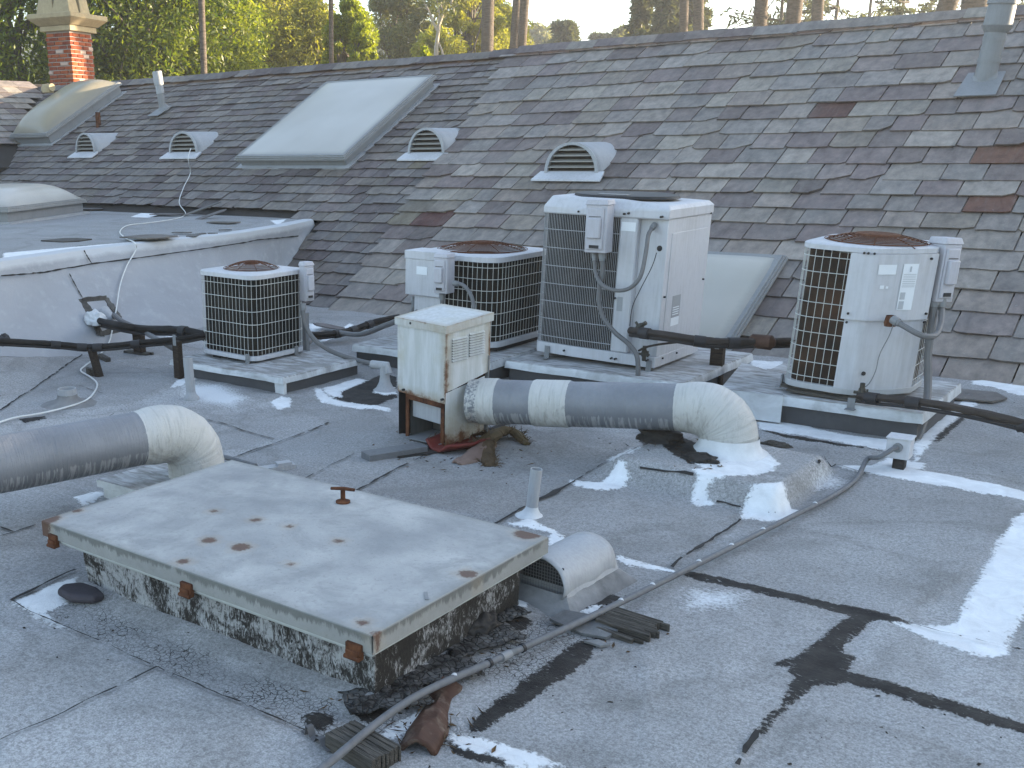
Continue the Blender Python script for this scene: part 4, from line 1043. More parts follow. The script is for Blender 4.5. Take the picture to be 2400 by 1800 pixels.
curb('white topped curb carrying the small condenser at the left', -5.985, -4.86, 5.125, 5.955, 0.14, capt=.042)
curb('grimy curb behind the metal cabinet under the middle condenser', -5.20, -3.96, 6.30, 7.45, 0.16)
curb('curb with a bright front edge under the tall condenser', -3.92, -2.63, 6.46, 7.69, 0.15)
curb('long streaky white curb under the right hand condenser', -2.30, -1.235, 6.40, 7.36, 0.17, capt=0.06)
# runs of the right-hand curb under the tin sheet towards the tall condenser
mb = MB(); P = [G(1688, 912, .17), G(1835, 930, .17), G(1836, 880, .17), G(1740, 850, .17)]
mb.hexa([p - Vector((0, 0, .16)) for p in P], [p + Vector((0, 0, .002)) for p in P]); tag(mb.build('tin_sheet', M_CAP, smooth=False, origin=(P[0] + P[2]) / 2), 'bent streaky tin sheet left of the right hand condenser', 'tin sheet')
# white drips at the corner of the small curb
mb = MB(); c0 = Vector((-4.888, 5.142, 0))
for k in range(7):
    a = rnd.uniform(-.06, .03); l = rnd.uniform(0.05, 0.13)
    mb.hexa([c0 + Vector((a, -.012, .1 - l)), c0 + Vector((a + .03, -.012, .1 - l)), c0 + Vector((a + .035, .01, .1 - l)), c0 + Vector((a, .01, .1 - l))], [c0 + Vector((a - .004, -.014, .1)), c0 + Vector((a + .034, -.014, .1)), c0 + Vector((a + .035, .01, .1)), c0 + Vector((a, .01, .1))])
mb.lathe([(0.07, -0.0), (0.05, 0.012), (0.03, 0.03), (0.0, .04)], c=c0 + Vector((.0, .0, -.01)), n=12)
tag(mb.build('coating_drip', M_WPATCH, origin=c0), 'white coating run down the near corner of the small condenser\'s curb', 'coating')

# ---------------------------------------------------------------- air conditioners
def fan_guard(parent, cx, cy, z, R, dome, nring, wire, mat, spokes=8, hub=0.12):
    mb = MB()
    def zf(r): return z + dome * (1 - (r / R) ** 2)
    for k in range(nring):
        r = hub * R + (R - hub * R) * k / (nring - 1); n = 40
        ring = [Vector((cx + r * math.cos(2 * math.pi * i / n), cy + r * math.sin(2 * math.pi * i / n), zf(r) + (0.006 if k == nring - 1 else 0))) for i in range(n + 1)]
        mb.tube(ring, wire, 4, caps=False)
    for s in range(spokes):
        a = 2 * math.pi * s / spokes + 0.2
        mb.tube([Vector((cx + r * math.cos(a), cy + r * math.sin(a), zf(r) - wire * 1.6)) for r in np.linspace(hub * R * .6, R * 1.04, 8)], wire * 1.2, 4)
    mb.build('fan_guard', mat, parent)
    mb = MB(); mb.lathe([(hub * R * 1.5, z + dome - .012), (hub * R * 1.4, z + dome - .004), (0.0, z + dome - .002)], c=(cx, cy, 0), n=18); mb.build('guard_hub', M_RUST if mat is M_RUSTWIRE else M_DARK, parent)
    mb = MB(); zb = z - 0.07
    for s in range(4):
        a = math.pi / 2 * s + .5; vs = []
        for r, wd in ((hub * R, .05), (R * .6, .12), (R * .92, .15)):
            for sg in (-1, 1):
                vs.append(Vector((cx + r * math.cos(a) - sg * wd * math.sin(a), cy + r * math.sin(a) + sg * wd * math.cos(a), zb + sg * .025)))
        mb.add(vs, [(0, 1, 3, 2), (2, 3, 5, 4)])
    mb.lathe([(0.09, zb - .12), (0.09, zb + .03), (0.0, zb + .032)], c=(cx, cy, 0), n=16); mb.build('fan', M_DARK, parent, smooth=False)
def top_plate(mb, outl, cx, cy, R, z, th):
    """flat top with a round opening and a turned-down edge"""
    n = 72; acc = path_len(outl); a0 = [math.atan2(p[1] - cy, p[0] - cx) for p in outl]
    pts = []
    dense = [path_at(outl, acc, acc[-1] * k / 400)[0] for k in range(400)]
    da = np.array([math.atan2(p[1] - cy, p[0] - cx) for p in dense])
    for k in range(n):
        a = -math.pi + 2 * math.pi * (k + .5) / n; i = int(np.argmin(np.abs(np.angle(np.exp(1j * (da - a)))))); pts.append(dense[i])
    circ = [(cx + R * math.cos(-math.pi + 2 * math.pi * (k + .5) / n), cy + R * math.sin(-math.pi + 2 * math.pi * (k + .5) / n)) for k in range(n)]
    ins = offset(pts, -0.008)
    r0 = [Vector((p[0], p[1], z - th)) for p in pts]; r1 = [Vector((p[0], p[1], z - .006)) for p in pts]; r2 = [Vector((p[0], p[1], z)) for p in ins]
    r3 = [Vector((c[0], c[1], z + .004)) for c in circ]; r4 = [Vector((c[0], c[1], z - .05)) for c in circ]
    mb.rings([r0, r1, r2, r3, r4], True, False)
def wire_cage(parent, outl, s0, s1, ds, z0, z1, nh, mat, wr=0.0022, off=0.0, name='wire_guard', hr=None):
    o_ = offset(outl, off); acc = path_len(o_); mb = MB(); k = int(abs(s1 - s0) / ds)
    for i in range(k + 1):
        p, t = path_at(o_, acc, s0 + (s1 - s0) * i / k); mb.tube([(p[0], p[1], z0), (p[0], p[1], z1)], wr, 4, caps=False)
    for j in range(nh):
        z = z0 + (z1 - z0) * (j + 0.5) / nh if nh > 1 else (z0 + z1) / 2
        pts = []
        for i in range(61):
            p, t = path_at(o_, acc, s0 + (s1 - s0) * i / 60); pts.append((p[0] + t[1] * wr, p[1] - t[0] * wr, z))
        mb.tube(pts, hr or wr * 1.2, 4, caps=False)
    return mb.build(name, mat, parent)
def extr(mb, outl, z0, z1, caps=True): mb.prism(outl, z0, z1, caps=caps)
def strip(mb, outl, s0, s1, z0, z1, off, n=24, th=0.004):
    """sheet that follows the outline between two arc lengths"""
    o_ = offset(outl, off); oi = offset(outl, off - th); acc = path_len(outl); A = []; B = []
    ac1 = path_len(o_); ac2 = path_len(oi)
    for i in range(n + 1):
        s = s0 + (s1 - s0) * i / n
        A.append(path_at(o_, ac1, s / acc[-1] * ac1[-1])[0]); B.append(path_at(oi, ac2, s / acc[-1] * ac2[-1])[0])
    pts = A + B[::-1]; mb.prism(pts, z0, z1)
def feet(parent, pts, z, h, mat=None):
    for (x, y, a) in pts:
        mb = MB(); mb.box(-.018, .018, -.004, .004, -h, .05); mb.box(-.018, .018, -.03, .004, -h, -h + .004)
        for q in (.03, .01): mb.tube([(0, -.008, q), (0, .002, q)], .005, 6)
        mb.build('bracket', M_GALV, parent, smooth=False, loc=(x, y, z), rot=(0, 0, a))
def disconnect(name, label, loc, rz, w, d, h, style=0, lean=0.0):
    """grey electrical box with a hinged cover; the front faces local -y, loc is the middle of its back's lower edge"""
    t = thing(name, label, 'electrical box', loc, rz, 'electrical boxes beside the condensers'); t.rotation_euler = (0, lean, rz)
    mb = MB(); mb.box(-w / 2, w / 2, -d, 0, 0, h * .9); mb.build('box_body', M_GREYBOX, t, bevel=.006)
    mb = MB(); mb.hexa([(-w / 2 - .006, -d - .006, h * .9), (w / 2 + .006, -d - .006, h * .9), (w / 2 + .006, 0.002, h * .9), (-w / 2 - .006, 0.002, h * .9)], [(-w / 2 + .004, -d + .006, h), (w / 2 - .004, -d + .006, h), (w / 2 - .004, 0, h), (-w / 2 + .004, 0, h)]); mb.build('box_hood', M_GREYBOX, t, bevel=.004)
    mb = MB(); mb.box(-w * .42, w * .36, -d - .012, -d + .002, h * .06, h * .84)
    mb.box(-w * .34, w * .28, -d - .034, -d - .010, h * .28, h * .66); mb.build('cover', M_GREYBOX, t, bevel=.008)
    mb = MB(); mb.box(-w * .3, w * .25, -d - .016, -d - .013, h * .68, h * .69); mb.build('hasp', M_DARK, t, smooth=False)
    mb = MB(); mb.box(-w * .24, w * .2, -d - .0165, -d - .0125, h * .09, h * .15); mb.build('slot', M_DARK, t, smooth=False)
    return t
def hose(name, label, pts, r, mat, group='flexible conduits', cat='conduit', n=8, k=8, fit=True, rf=None):
    P = spline(pts, k); c = P[0]
    t = thing(name, label, cat, c, 0, group)
    mb = MB(); mb.tube([p - c for p in P], r, n, rfun=rf); mb.build('hose', mat, t)
    if fit:
        for a, b in ((P[0], P[1]), (P[-1], P[-2])):
            dv = (b - a).normalized(); mb = MB(); mb.tube([a - c - dv * .01, a - c + dv * .03], r * 1.45, 10); mb.tube([a - c + dv * .03, a - c + dv * .042], r * 1.2, 10); mb.build('fitting', M_GALV, t)
    return t

def screw(t, a, b, r):
    mb = MB(); mb.tube([a, b], r, 8); mb.build('screw', M_DARK, t)
# --- small condenser at the left
def small_ac():
    x0, x1, y0, y1 = -5.89, -5.325, 5.33, 5.885; zb = .165; Ht = .615
    c = Vector(((x0 + x1) / 2, (y0 + y1) / 2, zb)); w, d = (x1 - x0) / 2, (y1 - y0) / 2
    t = thing('condenser', 'small square condenser with a cream wire cage and domed rusty fan guard', 'air conditioner', c, 0, 'condensers on the roof')
    t.rotation_euler = (0, math.radians(1.0), 0)
    ol = rrect(-w, w, -d, d, .075, 7)
    mb = MB(); extr(mb, offset(ol, .006), 0, .032); mb.build('base_pan', M_ACWHITE, t, bevel=.003)
    mb = MB(); extr(mb, offset(ol, -.02), .03, Ht - .045, False); mb.build('coil', M_COIL, t)
    acc = path_len(ol); wire_cage(t, ol, 0, acc[-1], .036, .03, Ht - .03, 6, M_WIREW, .0018)
    mb = MB(); top_plate(mb, offset(ol, .008), 0, 0, .2, Ht, .034); mb.build('top_cover', M_ACWHITE, t)
    fan_guard(t, 0, 0, Ht + .004, .205, .055, 10, .0021, M_RUSTWIRE, 8, .16)
    feet(t, [(.22, -d - .008, 0), (-w - .004, -.2, -math.pi / 2), (w + .008, .16, math.pi / 2)], 0, .02)
    mb = MB(); mb.box(-.17, -.1, -d + .02, -d + .1, -.022, 0); mb.box(-.02, .06, -d + .03, -d + .1, -.022, 0); mb.box(.1, .2, .1, .2, -.022, 0); mb.box(-.2, -.1, .1, .2, -.022, 0); mb.build('foot_pad', M_DARK, t, smooth=False)
    return t
small_ac()
bp = PY(716, 706, 5.80)
disconnect('disconnect_box', 'narrow upright grey electrical box right of the small condenser', (PY(704, 660, 5.8).x, 5.84, bp.z), math.radians(76), .085, .07, .285)
# its standing strut
mb = MB(); b = Vector((PY(703, 800, 5.88).x, 5.88, .14)); mb.box(-.012, .012, -.02, .02, 0, .52); mb.box(-.012, .03, -.05, .05, 0, .005); tag(mb.build('steel_strut', M_GALV, loc=b), 'thin galvanised strut standing right of the small condenser', 'strut')
mb = MB(); mb.box(-.02, .02, -.02, .02, 0, .40); tag(mb.build('dark_post', M_CONDUIT, loc=Vector((PY(717, 800, 6.1).x, 6.1, 0))), 'dark grey post behind the narrow electrical box', 'post')

# --- middle condenser behind the cabinet
def mid_ac():
    x0, x1, y0, y1 = PY(962, 690, 6.56).x, -4.11, 6.56, 7.36; zb = .20; Ht = .66
    c = Vector(((x0 + x1) / 2, (y0 + y1) / 2, zb)); w, d = (x1 - x0) / 2, (y1 - y0) / 2
    t = thing('condenser', 'black cage condenser with a rusty fan guard half hidden behind the metal cabinet', 'air conditioner', c, 0, 'condensers on the roof')
    t.rotation_euler = (0, math.radians(1.0), 0)
    ol = rrect(-w, w, -d, d, .13, 8); acc = path_len(ol)
    mb = MB(); extr(mb, offset(ol, .008), 0, .04); mb.build('base_pan', M_ACWHITE, t, bevel=.003)
    mb = MB(); extr(mb, offset(ol, -.02), .04, Ht - .05, False); mb.build('coil', M_COIL, t)
    wire_cage(t, ol, 0, acc[-1], .04, .04, Ht - .038, 7, M_WIREW, .0019)
    mb = MB(); top_plate(mb, offset(ol, .01), 0, 0, .33, Ht, .042); mb.build('top_cover', M_ACWHITE, t)
    fan_guard(t, 0, 0, Ht + .004, .34, .06, 14, .0024, M_RUSTWIRE, 8, .16)
    # control panel on the left of the front
    p0 = PY(955, 690, 6.54); p1 = PY(1020, 690, 6.54); pt = PY(957, 583, 6.54)
    mb = MB(); mb.box(p0.x - c.x, p1.x - c.x + .06, 6.50 - c.y, 6.72 - c.y, .34, Ht + .002); mb.build('control_panel', M_ACWHITE, t, bevel=.006)
    mb = MB(); mb.box(p0.x - c.x - .006, p1.x - c.x + .064, 6.494 - c.y, 6.72 - c.y, Ht - .05, Ht + .012); mb.build('panel_cap', M_ACWHITE, t, bevel=.005)
    mb = MB(); mb.box(p0.x - c.x + .07, p1.x - c.x + .06, 6.525 - c.y, 6.72 - c.y, .02, .337); mb.build('lower_panel', M_ACWHITE, t, bevel=.004)
    s0 = PY(974, 625, 6.499); s1 = PY(999, 646, 6.499)
    mb = MB(); mb.box(s0.x - c.x, s1.x - c.x, 6.4975 - c.y, 6.4995 - c.y, s1.z - zb, s0.z - zb); mb.box(s0.x - c.x + .03, s0.x - c.x + .075, 6.4975 - c.y, 6.4995 - c.y, s0.z - zb + .05, s0.z - zb + .07); mb.build('sticker', M_STICK, t, smooth=False)
    mb = MB(); mb.box(-.1, .35, -d + .1, d - .1, -.045, -.001); mb.build('foot_rail', M_DARK, t, smooth=False)
    return t
mid_ac()
q = PY(1041, 683, 6.42)
disconnect('disconnect_box', 'lilac grey electrical box hung in front of the middle condenser', (q.x, 6.47, q.z - .01), 0, .115, .10, .285)
hose('flexible_conduit', 'grey hose arching from the lilac grey box down behind the metal cabinet', [PY(1066, 664, 6.40), PY(1085, 668, 6.38), PY(1100, 685, 6.36), PY(1108, 705, 6.34), PY(1112, 740, 6.32), PY(1110, 790, 6.3)], .014, M_FLEX)
hose('flexible_conduit', 'short dark hose hanging from the left end of the middle condenser\'s panel', [PY(970, 700, 6.58), PY(969, 715, 6.56), PY(962, 740, 6.55), PY(952, 770, 6.5)], .016, M_CONDUIT)
hose('flexible_conduit', 'second short hose curving under the middle condenser\'s panel', [PY(987, 700, 6.58), PY(984, 718, 6.56), PY(974, 732, 6.52), PY(955, 745, 6.5)], .013, M_FLEX)
hose('flexible_conduit', 'short rusty stub of hose under the lilac grey box', [PY(1036, 690, 6.44), PY(1036, 715, 6.44), PY(1036, 760, 6.44)], .015, M_FLEX)

# --- tall condenser
def tall_ac():
    x0, x1, y0, y1 = -3.835, -2.925, 6.68, 7.42; zb = .185; Ht = 1.03
    c = Vector(((x0 + x1) / 2, (y0 + y1) / 2, zb)); w, d = (x1 - x0) / 2, (y1 - y0) / 2
    t = thing('condenser', 'tall pale condenser with a fine vertical louvre grille and side service panel', 'air conditioner', c, 0, 'condensers on the roof')
    t.rotation_euler = (0, math.radians(1.6), 0); t.scale = (1, 1, 1.05)
    yf = -d
    # plan: slightly bowed grille, then a proud panel, a recess and the square corner
    xa = PY(1434, 700, 6.68).x - c.x + 0.005; xb = xa + .125; xc = w - .10
    ol = [(-w, d), (-w, yf + .06), (-w + .015, yf + .022), (-w + .06, yf + .004), (-w + .3, yf - .012), (xa, yf), (xb, yf), (w, yf + .02), (w, d)]
    base = [(-w - .006, d), (-w - .006, yf + .05), (-w + .03, yf - .004), (-w + .3, yf - .022), (xa, yf - .012), (w + .006, yf + .004), (w + .006, d)]
    mb = MB(); extr(mb, base, 0, .07); mb.build('base_pan', M_ACWHITE, t, bevel=.004)
    gl = [(-w, d), (-w, yf + .06), (-w + .015, yf + .022), (-w + .06, yf + .004), (-w + .18, yf - .008), (-w + .3, yf - .012), (-w + .42, yf - .008), (xa, yf)]
    inn = [(p[0] + (.02 if i < 3 else 0), p[1] + (.018 if i > 1 else 0)) for i, p in enumerate(gl)]
    mb = MB(); mb.prism(inn + [(xa, d)], .06, .93); mb.build('coil', M_COIL, t)
    acc = path_len(gl, False)
    def pat(s):
        i = max(0, min(len(acc) - 2, int(np.searchsorted(acc, s, 'right')) - 1)); a, b = gl[i], gl[i + 1]; f = (s - acc[i]) / (acc[i + 1] - acc[i]); return a[0] + (b[0] - a[0]) * f, a[1] + (b[1] - a[1]) * f
    mb = MB(); n = int(acc[-1] / .0128)
    for i in range(n + 1):
        p = pat(acc[-1] * i / n * .9999); mb.tube([(p[0], p[1], .06), (p[0], p[1], .94)], .0019, 4, caps=False)
    for j in range(7):
        z = .115 + j * .118; mb.tube([(*pat(acc[-1] * i / 50 * .9999), z) for i in range(51)], .0026, 4, caps=False)
    mb.build('louvre_grille', M_WIREG, t)
    mb = MB(); mb.box(xa, xb, yf - .004, yf + .06, .07, .93); mb.build('control_panel', M_ACWHITE, t, bevel=.012)
    mb = MB(); mb.prism([(xb, yf + .045), (xb + .02, yf + .05), (w, yf + .03), (w, yf + .06), (xb, yf + .08)], .07, .93); mb.build('service_panel', M_ACWHITE, t, bevel=.003)
    mb = MB(); mb.box(w - .012, w + .002, yf + .032, d, .07, .93); mb.box(w + .002, w + .006, yf + .10, d - .06, .16, .84); mb.box(-w - .001, w, d - .01, d, .07, .93); mb.build('side_panel', M_ACWHITE, t, bevel=.004)
    # cap: skirt, shoulder, sloping hood
    o1 = [(-w - .012, d + .01), (-w - .012, yf + .05), (-w + .02, yf - .01), (-w + .3, yf - .024), (xa, yf - .014), (xb, yf - .014), (w + .012, yf + .004), (w + .012, d + .01)]
    sc = lambda k, z: [Vector((p[0] * k[0], p[1] * k[1] + k[2], z)) for p in o1]
    o2 = [Vector((p[0] * .9 - .0, p[1] * .9, 1.035)) for p in o1]
    o2[3] = Vector((-w + .3, yf + .05, 1.035)); o2[4] = Vector((xa - .02, yf + .05, 1.035)); o2[5] = Vector((xb + .02, yf + .03, 1.02)); o2[6] = Vector((w - .01, yf + .05, 1.012)); o2[7] = Vector((w - .01, d - .03, 1.012))
    mb = MB(); r0 = [Vector((p[0], p[1], .925)) for p in o1]; r1 = [Vector((p[0], p[1], .968)) for p in o1]; r1[5].z = .985; r1[6].z = .985; r1[7].z = .985
    mb.rings([r0, r1, o2], True, True); mb.build('top_cover', M_ACWHITE, t, bevel=.01)
    mb = MB(); n = 36; r = [[Vector((-.02 + (.36 * k) * math.cos(2 * math.pi * i / n), .02 + (.29 * k) * math.sin(2 * math.pi * i / n), z)) for i in range(n)] for k, z in ((1.03, 1.03), (1.0, 1.047), (.95, 1.05), (.5, 1.056))]
    mb.rings(r, True, True); mb.build('fan_guard', M_DARK, t)
    mb = MB(); mb.box(-.12, .1, -.23, -.17, 1.052, 1.056); mb.build('guard_badge', M_GALV, t, smooth=False)
    # stickers and screws
    mb = MB(); mb.box(xa + .012, xb - .012, yf - .0065, yf - .0045, .845, .90); mb.build('sticker', M_STICK, t, smooth=False)
    mb = MB(); mb.box(w + .006, w + .0075, yf + .2, yf + .33, .30, .44); mb.build('sticker', M_STICKG, t, smooth=False)
    mb = MB(); [mb.box(w + .0075, w + .0082, yf + .215, yf + .315, z, z + .006) for z in (.36, .345, .33, .315)]; mb.box(w + .006, w + .0078, yf + .2, yf + .33, .245, .297); mb.build('sticker_print', M_STICK, t, smooth=False)
    mb = MB(); mb.box(xb - .1, xb - .06, yf - .0062, yf - .0044, .34, .43); mb.build('sticker', M_STICKG, t, smooth=False)
    for x, z in ((-.16, .948), (-.05, .948), (.17, .95), (.2, .955), (w - .03, .945), (-.2, .035), (.16, .03), (.19, .03), (w - .04, .05), (xa + .01, .42)): screw(t, (x, yf - .032, z), (x, yf + .0, z), .007)
    for y, z in ((yf + .12, .05), (yf + .35, .05), (d - .1, .06), (d - .05, .5), (yf + .06, .45), (d - .04, .93)): screw(t, (w - .01, y, z), (w + .016, y, z), .006)
    feet(t, [(-w + .12, yf - .022, 0), (w - .03, yf - .004, 0)], 0, .035)
    mb = MB(); mb.box(-w + .1, -w + .2, yf + .1, d - .1, -.03, -.001); mb.box(w - .2, w - .1, yf + .1, d - .1, -.03, -.001); mb.build('foot_rail', M_DARK, t, smooth=False)
    # knock-out with grommet where the control wire leaves
    g = PY(1539, 591, c.y + yf + .04); mb = MB(); mb.tube([(g.x - c.x, yf + .03, g.z - zb), (g.x - c.x, yf + .046, g.z - zb)], .018, 12); mb.build('grommet', M_DARK, t)
    return t, c
tall_t, tall_c = tall_ac()
q0 = PY(1373, 590, 6.60); q1 = PY(1443, 470, 6.60)
disconnect('disconnect_box', 'pale electrical box hung on the front grille of the tall condenser', ((q0.x + q1.x) / 2 - .01, 6.655, q0.z), 0, .155, .10, .345)
hose('flexible_conduit', 'thick grey hose dropping from the tall condenser\'s box past the duct', [PY(1411, 596, 6.60), PY(1412, 640, 6.60), PY(1403, 690, 6.58), PY(1412, 740, 6.57), PY(1440, 778, 6.56), PY(1475, 808, 6.55), PY(1494, 840, 6.53), PY(1494, 905, 6.5)], .0165, M_FLEX)
hose('flexible_conduit', 'looping grey hose from the tall condenser\'s box up to its service panel', [PY(1393, 596, 6.61), PY(1396, 640, 6.58), PY(1412, 668, 6.53), PY(1445, 681, 6.50), PY(1478, 674, 6.50), PY(1502, 645, 6.52), PY(1514, 590, 6.57), PY(1520, 550, 6.62), PY(1533, 528, 6.70)], .0135, M_FLEX)
hose('control_wire', 'thin wire hanging down the service panel of the tall condenser', [PY(1539, 592, 6.68), PY(1528, 625, 6.66), PY(1500, 680, 6.65), PY(1482, 720, 6.65), PY(1476, 765, 6.64)], .003, M_DARK, 'thin control wires', 'wire', 5, 6, False)

# --- right-hand condenser
def right_ac():
    zb = .205; Ht = .845
    L = G(1838, 909, .2); Rr = G(2152, 921, .2)
    x0, y0 = L.x - .03, 6.475; W, D = .64, .68; ch = .33
    c = Vector((x0 + W / 2, y0 + D / 2, zb)); w, d = W / 2, D / 2
    t = thing('condenser', 'leaning rusty brown condenser with a white service panel, furthest right', 'air conditioner', c, 0, 'condensers on the roof')
    t.rotation_euler = (0, math.radians(2.6), 0)
    raw = [(w, d), (-w, d), (-w, -d)]
    pts = []
    def arc(cx, cy, r, a0, a1, n=6): return [(cx + r * math.cos(math.radians(a0 + (a1 - a0) * k / n)), cy + r * math.sin(math.radians(a0 + (a1 - a0) * k / n))) for k in range(n + 1)]
    ol = arc(w - .1, d - .1, .1, 0, 90) + arc(-w + .1, d - .1, .1, 90, 180) + arc(-w + .12, -d + .12, .12, 180, 270, 8)
    i_a = len(ol); ol += [(w - ch, -d), (w - ch * .72, -d + .02), (w - ch * .22, -d + ch * .62), (w, -d + ch)]
    acc = path_len(ol); sA = acc[i_a]; sB = acc[i_a + 3]
    mb = MB(); extr(mb, offset(ol, .008), 0, .035); mb.build('base_pan', M_ACCREAM, t, bevel=.003)
    mb = MB(); extr(mb, offset(ol, -.025), .03, Ht - .045, False); mb.build('coil', M_COILB, t)
    wire_cage(t, ol, sB, acc[-1] + sA, .043, .03, Ht - .03, 9, M_WIREW, .0018)
    mb = MB(); strip(mb, ol, sA - .005, sB + .005, .035, Ht * .53, .004); mb.build('lower_panel', M_ACWHITE, t)
    mb = MB(); strip(mb, ol, sA - .015, sB + .005, Ht * .52, Ht - .034, .022, th=.024)
    mb.build('service_cover', M_ACWHITE, t)
    mb = MB(); top_plate(mb, offset(ol, .008), 0, 0, .27, Ht, .032); mb.build('top_cover', M_ACWHITE, t)
    fan_guard(t, 0, 0, Ht + .004, .28, .05, 11, .0026, M_RUSTWIRE, 8, .3)
    # stickers on the service cover
    o2 = offset(ol, .024); a2 = path_len(o2); f = a2[-1] / acc[-1]
    def on(s, z, k=0.0):
        p, tt = path_at(o2, a2, (sA + (sB - sA) * s) * f); return Vector((p[0] + tt[1] * k, p[1] - tt[0] * k, z))
    def quad(mbq, s0, s1, z0, z1, k): mbq.add([on(s0, z0, k), on(s1, z0, k), on(s1, z1, k), on(s0, z1, k)], [(0, 1, 2, 3)])
    mb = MB(); quad(mb, .27, .48, .70, .755, .002); mb.build('sticker', M_STICK, t, smooth=False)
    mb = MB(); quad(mb, .32, .37, .62, .64, .002); quad(mb, .39, .42, .622, .635, .002); mb.build('torn_sticker', M_STICK, t, smooth=False)
    mb = MB(); quad(mb, .56, .74, .50, .76, .002); mb.build('sticker', M_STICK, t, smooth=False)
    mb = MB()
    for z in (.70, .69, .68, .67, .66, .65, .64, .63): quad(mb, .575, .725, z, z + .003, .0028)
    quad(mb, .575, .635, .505, .55, .0028); quad(mb, .575, .635, .56, .60, .0028); quad(mb, .64, .66, .715, .745, .0028); mb.build('sticker_print', M_INK, t, smooth=False)
    for s, z in ((.04, Ht * .56), (.97, Ht * .56), (.04, Ht * .50), (.97, Ht * .50), (.9, Ht - .06), (.1, Ht - .03), (.14, Ht - .03), (.2, Ht - .03)): screw(t, on(s, z, -.004), on(s, z, .008), .007)
    screw(t, on(.33, .13, -.03), on(.33, .13, -.012), .012)
    mb = MB(); mb.box(-w + .0, w - .2, -d + .02, d, -.02, -.001); mb.hexa([(-w + .05, -d - .02, -.03), (w - .2, -d - .03, -.034), (w - .15, -d + .1, -.034), (-w + .05, -d + .1, -.03)], [(-w + .05, -d - .02, -.018), (w - .2, -d - .03, -.02), (w - .15, -d + .1, -.012), (-w + .05, -d + .1, -.012)]); mb.build('shim', M_WOOD, t, smooth=False)
    feet(t, [(-w - .008, -.28, -math.pi / 2)], .0, .03)
    return t, c, on
right_t, right_c, right_on = right_ac()
def onr(px, py, y): return PY(px, py, y)
q0 = PY(2197, 700, 6.92)
bx = disconnect('disconnect_box', 'tall grey electrical box at the right of the leaning condenser with its cover ajar', (q0.x - .055, 6.93, q0.z - .01), math.radians(58), .12, .12, .36, lean=math.radians(3))
hose('flexible_conduit', 'thick grey hose from the right hand box down behind the insulated pipe to the roof', [PY(2190, 702, 6.86), PY(2184, 760, 6.84), PY(2175, 830, 6.80), PY(2175, 900, 6.76), PY(2170, 960, 6.62), PY(2158, 1010, 6.5), PY(2140, 1045, 6.44)], .021, M_FLEX)
hose('flexible_conduit', 'grey hose curving from the white service panel to the right hand box', [PY(2095, 750, 6.45), PY(2125, 768, 6.42), PY(2160, 786, 6.42), PY(2190, 787, 6.5), PY(2203, 765, 6.7), PY(2207, 730, 6.86), PY(2208, 702, 6.88)], .0165, M_FLEX)
hose('control_wire', 'thin wire trailing down the white panel of the leaning condenser', [PY(2095, 755, 6.46), PY(2085, 785, 6.47), PY(2062, 830, 6.46), PY(2052, 870, 6.45), PY(2036, 900, 6.44), PY(2018, 912, 6.43)], .003, M_CONDUIT, 'thin control wires', 'wire', 5, 6, False)
mb = MB(); p = PY(2087, 752, 6.50); mb.lathe([(.03, -.03), (.034, -.01), (.025, .03)], c=(0, 0, 0), n=10, cap0=True); tag(mb.build('conduit_elbow', M_RUST, loc=p), 'small rusty connector where the hose leaves the white service panel', 'connector')
